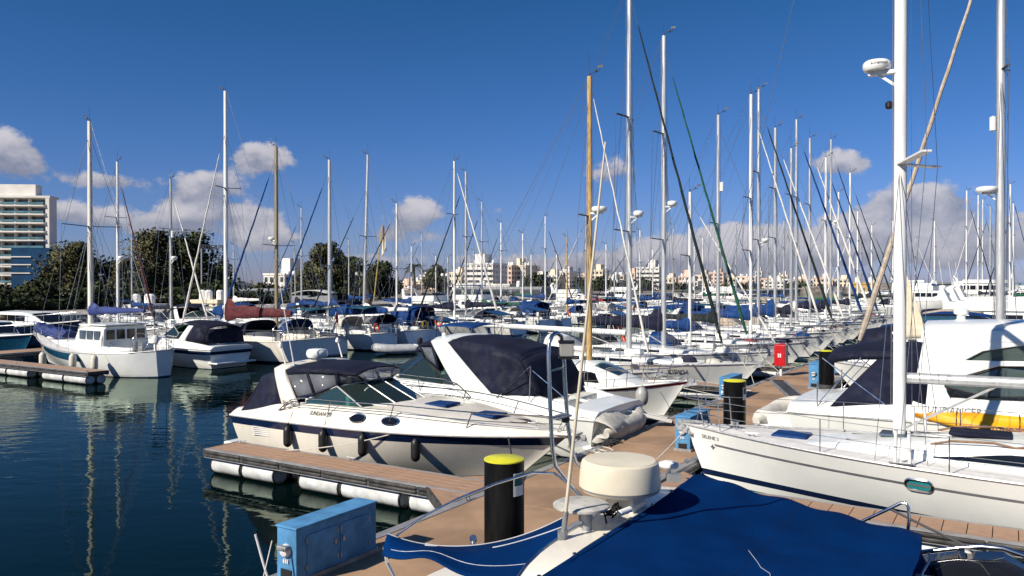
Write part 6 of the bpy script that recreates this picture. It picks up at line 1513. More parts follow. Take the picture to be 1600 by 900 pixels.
# boats beyond the hardtop cruiser
express('white cruiser with long navy and teal canvas behind the hardtop cruiser', 27.6, 9.7, 12.4, 3.9, 1, navycan, lod=1, group=G4, topz=2.75)
express('white cruiser with navy canopy beyond the third pile', 37.2, 3.8, 9.6, 3.2, 1, navycan, lod=2, group=G4)
express('white cruiser with blue canopy farther along the right side', 41.6, 4.2, 9.8, 3.2, 1, bluecan, lod=2, group=G4)
express('white cruiser with teal canopy and dark glass on the right side', 46.4, 5.5, 11, 3.6, 1, tealcan, group=G4, topz=2.6)
express('white cruiser with navy hull stripe far along the right side', 51.0, 4.5, 10, 3.3, 1, navycan, stripem=navyhull, group=G4)
express('white cruiser with blue awning far along the right side', 56.0, 5.2, 10.6, 3.5, 1, bluecan, group=G4)
express('small white cruiser with beige canopy far along the right side', 60.6, 3.6, 9, 3.0, 1, beigecan, group=G4)
yacht(dict(label='large white yacht far along the right side with navy aft tent', s=65.5, dir=1, bow=8, L=13.8, B=4.2, f=1.45, sh=1.25, aft=navycan, group=G4))
yacht(dict(label='white yacht near the far end of the right side', s=71.5, dir=1, bow=8, L=13.5, B=4.2, f=1.4, sh=1.25, group=G4))
yacht(dict(label='last white yacht on the right side of the main pontoon', s=78, dir=1, bow=9, L=14.5, B=4.4, f=1.5, sh=1.3, group=G4))
# motorboats between the sailboats on the far pontoon
def ebow(px, s, d): return st_of(px, s)[0]
express('white express cruiser with navy cover and arch beside the blue banded motorsailer', 27.6, -43.3, 8.6, 2.95, -1, navycan, hull=gel, stripem=navyhull, lod=1, group=G2, topz=2.3)
# navy hull motorboat and neighbours at the far left
yacht(dict(label='open motorboat with blue hull and pale canopy at the far left', s=24.8, dir=1, bow=-48.4, L=10.5, B=3.4, f=1.25, sh=1.0, hull=bluehull, fly=False, group=G2, nwin=3))
yacht(dict(label='dark blue hulled motorboat with white windscreen at the left', s=29.2, dir=1, bow=-51.3, L=10, B=3.4, f=1.7, sh=1.0, hull=navyhull, fly=False, flybim=None, group=G3, nwin=3))
express('white cruiser with navy canopy behind the maroon covered sailboat', 41.8, -50, 9.5, 3.2, 1, navycan, group=G3)
express('white cruiser with blue canopy behind the tan masted sailboat', 46.2, -50, 9, 3.1, 1, bluecan, group=G3)
express('white cruiser with royal blue tent left of centre', 55.0, -50, 9.6, 3.2, 1, bluecan, group=G3)
express('white cruiser with navy tent left of centre', 59.4, -50, 9.6, 3.2, 1, navycan, group=G3)
yacht(dict(label='white flybridge yacht in the middle distance with dark windows', s=74, dir=1, bow=-50, L=12, B=3.9, f=1.3, sh=1.1, group=G3))
yacht(dict(label='white flybridge yacht in the middle distance with blue awning', s=84, dir=1, bow=-50, L=12, B=3.9, f=1.3, sh=1.1, flybim=bluecan, group=G3))
express('white cruiser with a blue canopy in the middle distance', 73, -34, 9.6, 3.2, -1, bluecan, group=G2)
# dinghies moored astern in the fairway
dinghy('grey inflatable tender with black outboard floating behind the far sailboats', at_y(588, 553, 47.5) * Vector((1, 1, 0)) if False else W(38.6, -32.6, .02), R(200), 3.2, 1.6, .26, mat('hypalon_grey', (.42, .43, .45), .5), False, True)
dinghy('white inflatable tender hanging behind the far sailboats right of the lifebuoy', W(44.6, -32.5, .02), R(150), 3.0, 1.6, .26, mat('hypalon_white', (.64, .63, .60), .5), False, True)
dinghy('white inflatable tender stowed on a foredeck left of centre', W(57.0, -36.0, 1.5), R(150), 2.8, 1.5, .24, mat('hypalon_white', (.64, .63, .60), .5), False, False)
# lifebuoys on the pushpits
def lifebuoy(label, c, yaw):
    r = .30; pts = [(r * math.cos(a), 0, r * math.sin(a)) for a in [2 * math.pi * k / 20 for k in range(21)]]
    o = MB().tube(pts, .075, 8, cap=False).build('lifebuoy', [orange], None); o.location = c; o.rotation_euler = (0, 0, yaw); tag(o, label, 'lifebuoy', 'orange lifebuoys on sailboat rails'); return o
lifebuoy('orange lifebuoy on the rail of the blue tented sailboat', W(47.4, -36.0, 1.55), -TH)
lifebuoy('orange lifebuoy on the rail right of the blue tented sailboat', W(53.0, -44.0, 1.6), -TH)
# ------------------------------------------------------------------ trees
leafd = mat('foliage_dark', (0.040, 0.052, 0.022), .7, var=.35, scale=.6, spec=.2)
leafo = mat('foliage_olive', (0.092, 0.092, 0.040), .7, var=.3, scale=.5, spec=.2)
leafp = mat('foliage_palm', (0.055, 0.068, 0.022), .6, var=.3, scale=.8, spec=.25)
bark = mat('bark', (0.10, 0.075, 0.055), .9, var=.3, scale=4)
def tree(label, x, y, h, w, seed, m=leafd, z0=1.15, n=2600, leaf=.42, lobes=9, group=None, trunk_h=.22):
    rnd = random.Random(seed); root = thing('tree', label, 'tree', (x, y, z0), 0, group)
    t = MB(); t.tube([(0, 0, -.1), (.1, 0, h * .25), (-.1, .1, h * .55)], [.035 * h, .024 * h, .008 * h], 8)
    L = []
    for k in range(lobes):
        a = rnd.uniform(0, 2 * math.pi); f = rnd.random(); zz = h * lerp(trunk_h + .12, .86, f); rr = w / 2 * lerp(.75, .28, f ** 1.5) * rnd.uniform(.5, 1)
        c = Vector((rr * math.cos(a), rr * math.sin(a), zz)); R_ = w * rnd.uniform(.09, .21) * (1 - .3 * f); L.append((c, R_))
        t.tube([(0, 0, h * .22 * rnd.uniform(.6, 1.2)), c * .6 + Vector((0, 0, h * .1)), c], [.012 * h, .007 * h, .003 * h], 5)
    t.build('trunk', bark, root)
    vs, fs, ns = [], [], []
    for i in range(n):
        c, R_ = L[rnd.randrange(lobes)]
        while True:
            d = Vector((rnd.uniform(-1, 1), rnd.uniform(-1, 1), rnd.uniform(-1, 1)))
            if .05 < d.length <= 1: break
        d = d.normalized() * (rnd.random() ** .45); p = c + Vector((d.x * R_ * 1.15, d.y * R_ * 1.15, d.z * R_ * .95))
        s = leaf * .78 * rnd.uniform(.4, 1.4); a = Vector((rnd.uniform(-1, 1), rnd.uniform(-1, 1), rnd.uniform(-.6, 1))).normalized() * s; b = a.cross(Vector((rnd.uniform(-1, 1), rnd.uniform(-1, 1), rnd.uniform(-1, 1))));
        if b.length < 1e-3: continue
        b = b.normalized() * s * .55; k = len(vs); nn = ((p - c).normalized() * .75 + Vector((rnd.uniform(-.35, .35), rnd.uniform(-.35, .35), .25))).normalized(); ns += [nn] * 4
        if a.cross(b).dot(nn) > 0: b = -b
        vs += [tuple(p - a), tuple(p + b * .9), tuple(p + a), tuple(p - b)]; fs.append((k, k + 1, k + 2, k + 3))
    mb = MB(); mb.v = vs; mb.f = fs; mb.mi = [0] * len(fs); co = mb.build('crown', m, root, smooth=False, recalc=False); co.data.shade_smooth(); co.data.normals_split_custom_set_from_vertices(ns); return root
def palm(label, x, y, h, seed, r=2.4, z0=1.15, thick=.28, group='palm trees along the shore'):
    rnd = random.Random(seed); root = thing('palm_tree', label, 'palm tree', (x, y, z0), 0, group)
    MB().tube([(0, 0, -.1), (.1, 0, h * .3), (.05, .1, h * .7), (0, 0, h)], [thick * 1.2, thick, thick * .9, thick * 1.05], 9).build('trunk', bark, root)
    m = MB()
    for k in range(34):
        a = rnd.uniform(0, 2 * math.pi); e = rnd.uniform(-.5, 1.2); L_ = r * rnd.uniform(.8, 1.1); d = Vector((math.cos(a), math.sin(a), 0)); pts = []
        for i in range(7):
            u = i / 6; pts.append(Vector((0, 0, h)) + d * L_ * u * math.cos(e * .7) + Vector((0, 0, L_ * (math.sin(e) * u - .75 * u * u))))
        sd = Vector((-d.y, d.x, 0))
        for i in range(6):
            for q in range(3):
                p = pts[i].lerp(pts[i + 1], q / 3); ln = .55 * r / 2.4 * math.sin(math.pi * min(1, .12 + (i + q / 3) / 6.6)) ; dn = Vector((0, 0, -.35 * ln)); fw = (pts[i + 1] - pts[i]) * .6
                for s_ in (1, -1): m.add([p, p + fw * .35, p + sd * s_ * ln + dn + fw], [(0, 1, 2)])
    m.build('crown', leafp, root, smooth=False, recalc=False); return root
def PXY(px, Y): return kx(px) * Y, Y
rndT = random.Random(77)
def tr(px, ytop, wpx, Y, seed, label, m=leafd, **k):
    x, y = PXY(px, Y); h = zat(ytop, Y) - 1.15; k['n'] = int(k.get('n', 2600) * 2.0); k['lobes'] = k.get('lobes', 9) * 2 + 12; tree(label, x, y, h, wpx * 1.22 * Y / FPX, seed, m, group='trees along the shore', trunk_h=.02, **k)
tr(20, 455, 100, 128, 1, 'low dark tree below the hotel at the far left', leafd, n=2200)
tr(112, 372, 105, 142, 2, 'large olive tree left of the first tall white mast', leafo, n=4200, leaf=.36, lobes=13)
tr(160, 405, 90, 150, 3, 'dark tree between the two left masts', leafd, n=3000)
tr(205, 400, 80, 140, 4, 'tree behind the thin short mast at the left', leafo, n=3000)
tr(240, 352, 110, 148, 5, 'tallest feathery tree of the left hand group', leafo, n=5200, leaf=.36, lobes=15)
tr(296, 358, 110, 150, 6, 'tall dark tree just left of the maroon covered boat', leafd, n=5000, leaf=.38, lobes=14)
tr(330, 402, 80, 160, 7, 'dark tree under the rooftop sign', leafd, n=3000)
tr(65, 440, 70, 132, 8, 'dark bush like tree at the foot of the hotel', leafd, n=2000)
tr(508, 366, 74, 140, 9, 'tall feathery tree behind the grey mast', leafo, n=4600, leaf=.36, lobes=13)
tr(548, 392, 70, 150, 10, 'dark tree right of the grey mast', leafd, n=3200)
tr(592, 408, 66, 155, 11, 'dark rounded tree left of the tall palm', leafd, n=3000)
tr(475, 425, 60, 150, 12, 'low tree right of the white villa', leafo, n=2200)
tr(415, 445, 60, 170, 13, 'low tree in front of the white villa', leafd, n=1600)
tr(375, 440, 50, 190, 14, 'small distant tree left of the white villa', leafd, n=1400)
tr(680, 412, 50, 210, 15, 'tree before the stepped white building', leafo, n=1400, leaf=.5)
tr(840, 425, 60, 250, 16, 'tree right of the pink apartment blocks', leafd, n=1400, leaf=.6)
tr(935, 436, 70, 280, 17, 'tree beside the wooden mast on the shore', leafd, n=1400, leaf=.6)
tr(1000, 440, 60, 290, 18, 'dark tree below the white apartment tower', leafd, n=1600, leaf=.6)
tr(1060, 449, 60, 330, 19, 'wide low tree right of the white apartment tower', leafd, n=1400, leaf=.7)
tr(1160, 450, 60, 370, 20, 'distant dark tree between the mast groups', leafd, n=1400, leaf=.8)
tr(1240, 449, 60, 420, 21, 'far dark tree behind the furled blue headsails', leafd, n=1400, leaf=.9)
for (px, yt, Y, sd, lab, rr, th) in ((575, 432, 112, 1, 'stout palm with thick trunk behind the leaning mast', 2.6, .45), (647, 417, 165, 2, 'tall thin palm standing against the sky', 2.6, .2), (315, 448, 118, 3, 'short palm beside the maroon covered boat', 2.6, .3),
                        (345, 452, 122, 4, 'short palm left of the low white pavilion', 2.4, .3), (270, 455, 115, 5, 'low palm under the dark trees', 2.4, .3), (1003, 436, 230, 6, 'palm in front of the white apartment tower', 3, .3), (912, 444, 220, 7, 'palm beside the wooden mast', 3, .3), (805, 450, 175, 8, 'palm before the low modern building', 2.6, .3), (978, 446, 235, 9, 'palm left of the second silver mast', 2.8, .3), (113, 428, 230, 10, 'palm beside the blue hotel wing', 2.8, .3)):
    x, y = PXY(px, Y); palm(lab, x, y, zat(yt, Y) - 1.15, sd, rr, thick=th)
# araucaria: stacked whorls
x, y = PXY(905, 290); ar = thing('conifer_tree', 'slim tiered conifer standing above the roofs near the centre', 'tree', (x, y, 1.15)); hh = zat(418, 290) - 1.15
MB().tube([(0, 0, 0), (0, 0, hh)], [.35, .05], 7).build('trunk', bark, ar); m = MB()
for k in range(11):
    z = hh * (.35 + .62 * k / 10); r_ = 3.0 * (1 - k / 11.5)
    for j in range(9):
        a = j * .7 + k; p = Vector((math.cos(a) * r_, math.sin(a) * r_, z - .1 * r_)); q = Vector((-math.sin(a), math.cos(a), 0)) * .35; m.add([(0, 0, z), p * .6 + Vector((0, 0, z * .4)) + q, p, p * .6 + Vector((0, 0, z * .4)) - q + Vector((0, 0, .3))], [(0, 1, 2, 3)])
m.build('crown', leafd, ar, smooth=False, recalc=False)
# low shrubs along the quay
m = MB(); rnd = random.Random(4)
for i in range(20000):
    s = rnd.uniform(-40, 105); t = T_Q - 15 - abs(rnd.gauss(0, 2.2)); p = W(s, t, 1.15 + abs(rnd.gauss(0, 1.15)) * (.75 + .35 * math.sin(s * .35) + .25 * math.sin(s * .93))); a = Vector((rnd.uniform(-1, 1), rnd.uniform(-1, 1), rnd.uniform(-.5, 1))).normalized() * .4; b = a.cross(Vector((rnd.uniform(-1, 1), .3, rnd.uniform(-1, 1)))).normalized() * .25
    m.add([p - a, p + b, p + a, p - b], [(0, 1, 2, 3)])
tag(m.build('hedge', leafd, None, smooth=False, recalc=False), 'dark green hedge running along the far quay', 'hedge', kind='stuff')

# ------------------------------------------------------------------ buildings
wallw = mat('wall_white', (.74, .71, .66), .8, var=.05, scale=.2); wallc = mat('wall_cream', (.74, .64, .48), .8, var=.06, scale=.2); wallp = mat('wall_pink', (.72, .53, .42), .8, var=.06, scale=.2); wallg = mat('wall_grey', (.30, .31, .33), .8, var=.06, scale=.2)
wallb = mat('wall_blue_glass', (.006, .045, .115), .3, var=.1, scale=.2); wally = mat('wall_ochre', (.55, .36, .12), .8, var=.06); roofg = mat('roof_green', (.07, .13, .11), .6, var=.1); shadeglass = mat('window_glass_far', (.05, .065, .075), .12, var=.3, scale=.3, spec=.7)
railglass = mat('balcony_glass', (.10, .22, .26), .1, spec=.7, var=.2, scale=.3)
def block(label, px0, px1, ytop, Y, wall, floors, bays, depth=12, base=1.15, yaw=R(-22), balc=False, roofbox=None, win=(.55, .5), group='buildings behind the marina'):
    x0, x1 = kx(px0) * Y, kx(px1) * Y; w = x1 - x0; h = zat(ytop - (5 if px0 > 640 and floors > 1 else 0), Y) - base
    root = thing('building', label, 'building', ((x0 + x1) / 2, Y, base), yaw, group)
    MB().box((0, depth / 2, h / 2), (w, depth, h)).build('walls', wall, root, smooth=False)
    MB().box((0, depth / 2, h + .25), (w + .3, depth + .3, .5)).build('parapet', wall, root, smooth=False)
    fh = h / floors; bw = w / bays; f = None
    for i in range(floors):
        for j in range(bays):
            if f is None:
                q = MB(); q.box((0, -.01, 0), (bw * win[0], .10, fh * win[1])); f = q.build('window', shadeglass, root, smooth=False); o = f
            else: o = f.copy(); COL.objects.link(o); o.parent = root
            o.location = (-w / 2 + (j + .5) * bw, 0, (i + .55) * fh)
        if balc: MB().box((0, -.55, i * fh + .05), (w * .98, 1.1, .16)).build('balcony_slab', wall, root, smooth=False); MB().box((0, -1.06, i * fh + .55), (w * .96, .06, .8)).build('balcony_rail', wall, root, smooth=False)
    nsd = max(1, int(depth / max(2.5, bw))); g = None
    for i in range(floors):       # windows on the right hand flank
        for j in range(nsd):
            for sd in (1, -1):
                if g is None: g = MB().box((0, 0, 0), (.10, depth / nsd * .4, fh * win[1])).build('window', shadeglass, root, smooth=False); o = g
                else: o = g.copy(); COL.objects.link(o); o.parent = root
                o.location = (sd * (w / 2 + .01), (j + .5) * depth / nsd, (i + .55) * fh)
    if roofbox: MB().box((w * roofbox[0], depth / 2, h + .5 + roofbox[2] / 2), (w * roofbox[1], depth * .5, roofbox[2])).build('roof_house', wall, root, smooth=False)
    rndb = random.Random(int(px0)); 
    for k in range(3): MB().lathe([(.5, 0), (.5, 1.1), (.3, 1.3)], 8, (rndb.uniform(-.4, .4) * w, depth * .4, h + .5)).build('water_tank', white, root)
    return root, w, h
# hotel
Y = 292.0; x0, x1 = kx(-60) * Y, kx(76) * Y; w = x1 - x0; base = 1.15; top = zat(309, Y) - base
ht_ = thing('hotel_building', 'tall white hotel with balconies and a blue glass lower wing', 'building', ((x0 + x1) / 2, Y, base), R(4))
fl = [zat(308 + 13.55 * k, Y) - base for k in range(1, 12)]
MB().box((0, 3.5, top / 2), (w, 3, top)).build('tower_walls', wallw, ht_, smooth=False)
MB().box((w / 2 - .4, 1.2, top / 2), (1.3, 4.5, top + .6)).build('end_wall', wallw, ht_, smooth=False)
MB().box((0, 2.4, top + .35), (w + 1.0, 7, .75)).build('roof_slab', wallw, ht_, smooth=False)
MB().box((-3.2, 3, top + 2.7), (w * .86, 4.5, 4.6)).build('roof_storey', wallw, ht_, smooth=False)
fo = None; sl_ = None
for z in fl + [top]:
    pass
for i, z in enumerate(fl[:-1]):
    MB().box((-.6, .2, z), (w - 1.6, 4.0, .55)).build('balcony_slab', wallw, ht_, smooth=False)
    for j in range(6):
        if fo is None: fo = MB().box((0, 0, 0), (w / 6 - .9, .2, 2.0)).build('window', shadeglass, ht_, smooth=False); o = fo
        else: o = fo.copy(); COL.objects.link(o); o.parent = ht_
        o.location = (-w / 2 + (j + .5) * (w - 2.5) / 6, 1.95, z + 1.5)
        if j < 5:
            p = MB().box((-w / 2 + (j + 1) * (w - 2.5) / 6, .9, z + 1.55), (.35, 2.2, 2.6)).build('balcony_divider', wallw, ht_, smooth=False)
    rl = MB().box((-.6, -1.7, z + .85), (w - 1.8, .06, .75)).build('balcony_rail', railglass, ht_, smooth=False)
bw0, bw1 = kx(27) * Y, kx(84) * Y
MB().box(((bw0 + bw1) / 2 - (x0 + x1) / 2 + 2, -2.2, (zat(388, Y) - base) / 2), (bw1 - bw0 + 2, 8, zat(388, Y) - base)).build('blue_wing', wallb, ht_, smooth=False)
for k, yy in enumerate((402, 414, 427)): MB().box((4.5, -6.35, zat(yy, Y) - base), (w * .50, .5, .35)).build('wing_slab', wallw, ht_, smooth=False)
lettering('SUNDALL', 1.35, mat('sign_rose', (.45, .22, .22), .6), (-12, .7, top + 3.4), (1, 0, 0), (0, 0, 1), ht_, ext=.03); lettering('LUCKY LATEES', 1.35, mat('sign_gold', (.30, .22, .07), .6), (-13.5, .7, top + 1.2), (1, 0, 0), (0, 0, 1), ht_, ext=.03)
# others
block('white two storey villa with a roof box behind the tan mast', 408, 448, 430, 210, wallw, 2, 4, 10, roofbox=(.28, .4, 4.0))
block('stepped white apartment block near the centre', 724, 772, 418, 300, wallw, 5, 5, 14, balc=True, roofbox=(-.1, .35, 3.5))
block('lower white terrace building before the stepped block', 690, 800, 446, 255, wallw, 1, 9, 12, win=(.75, .5))
block('first pink apartment block right of the white ones', 782, 800, 421, 330, wallp, 5, 3, 14)
block('second pink apartment block with a roof tower', 800, 822, 421, 335, wallc, 5, 3, 14, roofbox=(-.3, .25, 3))
block('pinkish building behind the distant left masts', 668, 692, 432, 340, wallp, 3, 4, 12)
block('cream row of flats right of the pink blocks', 832, 872, 436, 360, wallc, 3, 6, 12, roofbox=(.2, .2, 2.5))
block('low grey modern building with tall white columns', 700, 850, 452, 170, wallg, 1, 9, 12, win=(.8, .7))
block('cream building behind the wooden mast', 918, 942, 428, 370, wallc, 4, 4, 12, roofbox=(.1, .3, 2.5))
block('white apartment tower between the silver masts', 994, 1030, 424, 330, wallw, 5, 5, 14, balc=True, roofbox=(.1, .3, 3))
block('pink flats right of the second silver mast', 1060, 1082, 438, 380, wallp, 3, 4, 12, roofbox=(0, .4, 3))
block('cream flats beside the green roof', 1086, 1106, 436, 400, wallc, 3, 3, 12, roofbox=(.1, .4, 2.5))
block('long shed with a dark green roof behind the silver masts', 1063, 1132, 455, 300, roofg, 1, 12, 14, win=(.5, .25))
block('cream houses seen between the mast group', 1150, 1180, 438, 430, wallc, 3, 4, 12)
block('pink house right of the mast group', 1188, 1215, 441, 430, wallp, 2, 4, 12)
block('white low building far behind the furled headsails', 1225, 1270, 443, 440, wallw, 2, 6, 12)
block('ochre warehouse beside the beige furled headsail', 1335, 1372, 444, 210, wally, 1, 4, 12, win=(.5, .25), base=.6)
block('cream block at the far left behind trees', 640, 662, 440, 350, wallc, 3, 3, 12)
block('white house behind the palms left of the pavilion', 318, 350, 446, 170, wallw, 1, 3, 9)
block('beige flats in the far gap right of the conifer', 945, 975, 436, 390, wallc, 3, 4, 12)
EXTRA = [(700, 722, 432, 330, wallc, 3, 4, 'cream block left of the stepped white block'), (822, 850, 440, 300, wallw, 2, 5, 'white low houses before the cream row of flats'), (940, 965, 444, 320, wallw, 2, 5, 'white low houses right of the wooden mast'), (1062, 1090, 446, 360, wallw, 2, 5, 'white low houses before the pink flats'), (1150, 1175, 446, 380, wallp, 2, 4, 'low pink houses at the mast group'), (1195, 1225, 445, 390, wallw, 2, 5, 'low white houses inside the mast group'), (1240, 1262, 442, 420, wallp, 2, 4, 'pink houses behind the second blue headsail'), (655, 670, 436, 380, wallw, 3, 3, 'small white block at the left end of the skyline'), (824, 836, 430, 360, wallp, 4, 2, 'slim pink block right of the twin pink blocks'), (874, 890, 430, 390, wallw, 4, 3, 'white block left of the conifer'), (893, 916, 440, 400, wallp, 2, 4, 'low pink houses under the conifer'), (978, 992, 432, 400, wallp, 3, 2, 'pink block just left of the white apartment tower'), (1032, 1056, 440, 410, wallc, 2, 4, 'cream houses right of the white apartment tower'), (1108, 1130, 432, 430, wallp, 4, 3, 'pink block above the green roofed shed'), (1132, 1150, 440, 430, wallc, 2, 3, 'cream block right of the green roofed shed'), (1180, 1190, 430, 450, wallw, 4, 2, 'slim white block inside the mast group'), (1216, 1230, 436, 450, wallc, 3, 3, 'cream block inside the mast group'), (1270, 1300, 440, 460, wallp, 2, 5, 'pink row at the right end of the skyline'), (1300, 1328, 442, 470, wallc, 2, 5, 'cream row left of the ochre warehouse'), (575, 600, 440, 300, wallw, 2, 3, 'white house behind the stout palm'), (610, 640, 446, 320, wallp, 2, 4, 'pinkish houses behind the tall palm')]
for (a, b, yt, Y, wl, nf, nb_, lab) in EXTRA: block(lab, a, b, yt, Y, wl, nf, nb_, 12, roofbox=(.15, .3, 2.2))
for (a, b, yt, Y, wl, lab) in ((296, 342, 474, 108, wallc, 'low cream quay hut beside the short palms'), (190, 232, 482, 100, wallw, 'low pale quay wall house behind the left boats')): block(lab, a, b, yt, Y, wl, 1, 4, 4, win=(.4, .4), yaw=R(-15))
# pavilion with flat white roof on the quay
Y = 128; x0, x1 = kx(352) * Y, kx(452) * Y; pv = thing('pavilion', 'low quayside pavilion with a wide flat white roof', 'building', ((x0 + x1) / 2, Y, 1.15))
MB().box((0, 3, zat(468, Y) - 1.15), (x1 - x0, 8, .8)).build('flat_roof', wallw, pv, smooth=False); MB().box((0, 4, 1.1), (x1 - x0 - 2, 5, 2.2)).build('walls', wallg, pv, smooth=False); f = None
for j in range(7):
    if f is None: f = MB().box((0, 0, 0), (.9, .08, 1.8)).build('window', shadeglass, pv, smooth=False); o = f
    else: o = f.copy(); COL.objects.link(o); o.parent = pv
    o.location = (-(x1 - x0) / 2 + 1.5 + j * (x1 - x0 - 3) / 6, 1.45, 1.0)
f = None
for j in range(5):
    if f is None: f = MB().tube([(0, 0, 0), (0, 0, zat(468, Y) - 1.4)], .12, 8).build('column', wallw, pv); o = f
    else: o = f.copy(); COL.objects.link(o); o.parent = pv
    o.location = (-(x1 - x0) / 2 + .5 + j * (x1 - x0 - 1) / 4, -.6, 0)
# covered boatyard shelter
Y = 122; x0, x1 = kx(455) * Y, kx(512) * Y; pv = thing('boat_shelter', 'grey arched boat shelter right of the pavilion', 'building', ((x0 + x1) / 2, Y, 1.15)); m = MB()
m.grid(lambda u, v: Vector((lerp(-(x1 - x0) / 2, (x1 - x0) / 2, u), v * 7, 1.1 + .9 * math.sin(math.pi * (u * .7 + .15)))), 12, 4); m.build('roof_sheet', gelgrey, pv, solid=.1); MB().box((0, 3.5, .6), (x1 - x0, 6.5, 1.2)).build('side_wall', wallg, pv, smooth=False)
# rooftop sign frame above the trees
p = at_y(333, 388, 139); sg = thing('rooftop_sign', 'dark letters of a rooftop sign frame above the left trees', 'sign', (p.x, p.y, 1.15)); m = MB()
for dx in (-2, 2): m.tube([(dx, 0, 0), (dx, 0, p.z - 1.15)], .15, 6)
m.build('sign_posts', galv, sg); lettering('EUTERPH', 1.2, inkblack, (-2.6, 0, p.z - 1.4), (1, 0, 0), (0, 0, 1), sg, ext=.05, bold=.02)
# yellow pedal boats stacked on the left quay
for k, (px, py) in enumerate(((75, 492), (85, 487), (80, 481))):
    c = on_z(px + 2 * k, 492 if k < 2 else 485, 1.15) if k < 2 else None
    base_p = W(18 + 3 * (k % 2), T_Q - 2.5, 1.15 + (.8 if k == 2 else 0)); pb = thing('pedal_boat', ['yellow pedal boat on the left quay, front one', 'yellow pedal boat on the left quay, rear one', 'yellow pedal boat on top of the other two'][k], 'pedal boat', base_p, R(20 + 9 * k), 'yellow pedal boats on the quay')
    for sd in (1, -1):
        rg_ = []
        for i in range(11):
            u = i / 10; e = max(.1, 1 - abs(2 * u - 1) ** 3); rg_.append([Vector((lerp(-1.7, 1.7, u), sd * .55 + .3 * a * e, .3 + .3 * b * e + .15 * (2 * u - 1) ** 2)) for a, b in ((0, -1), (.9, -.5), (1, .5), (.5, 1), (-.5, 1), (-1, .5), (-.9, -.5))])
        MB().loft(rg_).build('float_hull', ylw, pb)
    MB().box((-.2, 0, .62), (1.6, 1.3, .1)).build('seat_deck', ylw, pb, smooth=False); MB().box((-.9, 0, .9), (.12, 1.2, .55)).build('seat_back', ylw, pb, smooth=False)
# flag on a leaning staff
p = at_y(597, 352, 66); fl_ = thing('flag', 'pale limp flag on a leaning yellow staff left of centre', 'flag', at_y(584, 470, 66)); P0 = fl_.location
MB().tube([Vector((0, 0, 0)), p - P0], .045, 6).build('staff', mat('staff_yellow', (.5, .36, .1), .5), fl_)
MB().grid(lambda u, v: (p - P0) + Vector((.05 + .38 * v * (.3 + .7 * u) + .1 * math.sin(v * 7) * u - .1 * u, .12 * math.sin(v * 9 + u * 3), -2.6 * u + .5 * v * u)), 10, 8).build('cloth', creamsail, fl_, solid=.01)
# cable drum lying on the brown cockpit
# ------------------------------------------------------------------ big yachts and far masts at the right
G5 = 'large white yachts in the far basin'
for k, (px, Y, L, lab) in enumerate(((1462, 118, 15, 'white yacht with dark band windows in the far basin, nearest'), (1505, 150, 20, 'large white yacht with stacked decks in the far basin'), (1550, 175, 19, 'white yacht at the right of the far basin'), (1410, 165, 16, 'white yacht left in the far basin beside the big mast'), (1445, 205, 20, 'large pale yacht farthest in the far basin'), (1590, 140, 15, 'white yacht at the right edge of the far basin'),
                                     (1150, 140, 13, 'white motor yacht with dark windows between the mast groups'), (1110, 175, 13, 'white motor yacht beyond the green furled headsail'), (905, 135, 12, 'white motor yacht near the palms'), (960, 165, 13, 'white motor yacht left of the white apartment tower'))):
    x, y = PXY(px, Y); s = x * SU + y * CU; t = x * CU - y * SU
    yacht(dict(label=lab, s=s, dir=-1 if k % 2 else 1, bow=t + (L / 2 if not k % 2 else -L / 2), L=L, B=L * .28, f=.13 * L, sh=.10 * L, group=G5, nwin=6, yaw=R(12 * (k % 3 - 1))))
G6 = 'distant sailboats in the far basin'
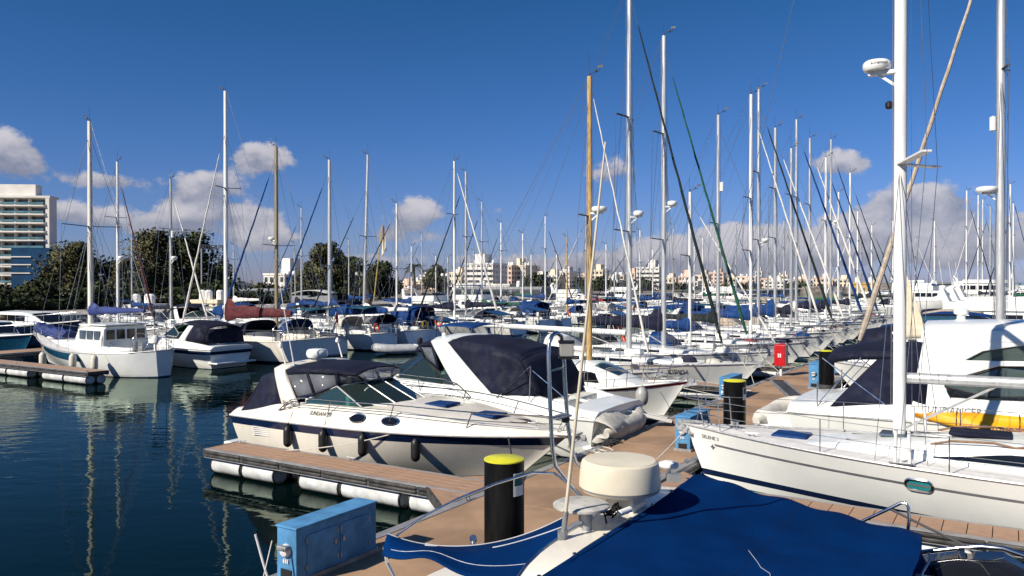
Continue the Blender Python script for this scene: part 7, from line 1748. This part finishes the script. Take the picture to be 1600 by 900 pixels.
FAR = [(1460, 345, 130, 'just left of the white far yachts'), (1510, 298, 120, 'first of the cluster left of the tall grey mast'), (1528, 305, 140, 'second of the cluster left of the tall grey mast'), (1535, 312, 150, 'third of the cluster left of the tall grey mast'), (1547, 322, 135, 'nearest the tall grey mast on its left'), (1578, 288, 110, 'right of the tall grey mast'), (1583, 318, 125, 'at the right edge of the picture'), (1430, 372, 160, 'just right of the tall white mast'), (1395, 345, 140, 'just left of the tall white mast'), (1362, 352, 120, 'under the beige furled headsail'), (1345, 362, 150, 'left of the beige furled headsail'), (1310, 300, 95, 'in the middle of the crossing furled headsails'), (1340, 330, 110, 'at the right of the crossing furled headsails'), (1225, 345, 120, 'behind the bright blue boom cover'), (1200, 350, 130, 'between the two tallest masts of the group'), (1150, 352, 110, 'left of the mast group'), (1098, 372, 130, 'left of the box reflector mast'), (1085, 385, 150, 'behind the green furled headsail'), (1020, 390, 140, 'before the white apartment tower'), (960, 392, 130, 'between the wooden and silver masts'), (870, 395, 120, 'before the conifer'), (830, 398, 125, 'before the cream row of flats'), (740, 392, 120, 'before the stepped apartment block'), (700, 402, 125, 'before the white terrace building'), (500, 405, 105, 'before the feathery tree')]
for k, (px, py, Y, where) in enumerate(FAR):
    L = 9.5 + (k * 37 % 5) * .6; d = 1 if k % 2 else -1
    for q in sorted([1 + .02 * i for i in range(-18, 30)], key=lambda v: abs(v - 1)):      # the nearest free berth on that bearing
        x, y = PXY(px, Y * q); s = x * SU + y * CU; t = x * CU - y * SU
        if t - L * .65 > -79 and not (-52 < t < -43) and clear_of(s, t + d * L * .4, t - d * L * .6, L * .31): break
    cols = [('blue', bluecan), ('navy', navycan), ('white', whitecan), ('green', greencan), ('black', darkcan)]; cn, cm = cols[k % 5]
    sailboat(dict(px=px, py=py, s=s, dir=d, bow=t + d * L * .40, L=L, B=L * .31, label='distant sailboat with %s furled headsail %s' % (cn, where), group=G6, lod=3, furl=cm, fr=.09, cover=cols[(k + 2) % 5][1], rw=.010, mr=.10))
# harbour lamp posts on the quay
for k, px in enumerate((695, 562, 860, 455)):
    s, Y = s_of(px, T_Q - 4); p = W(s, T_Q - 4, 1.15); lp = thing('street_lamp', ['quay lamp post with white globe near the tall palm', 'quay lamp post behind the leaning mast', 'quay lamp post right of the conifer', 'quay lamp post beside the pavilion'][k], 'street lamp', p, 0, 'lamp posts on the quay')
    MB().tube([(0, 0, 0), (0, 0, 4.2)], .07, 6).build('post', galv, lp); m = MB()
    for sd in (-1, 1): m.lathe([(.03, 0), (.28, .15), (.32, .35), (.2, .58), (0, .62)], 10, (sd * .4, 0, 4.2))
    m.build('globes', white, lp); MB().tube([(-.4, 0, 4.2), (.4, 0, 4.2)], .04, 5).build('arm', galv, lp)
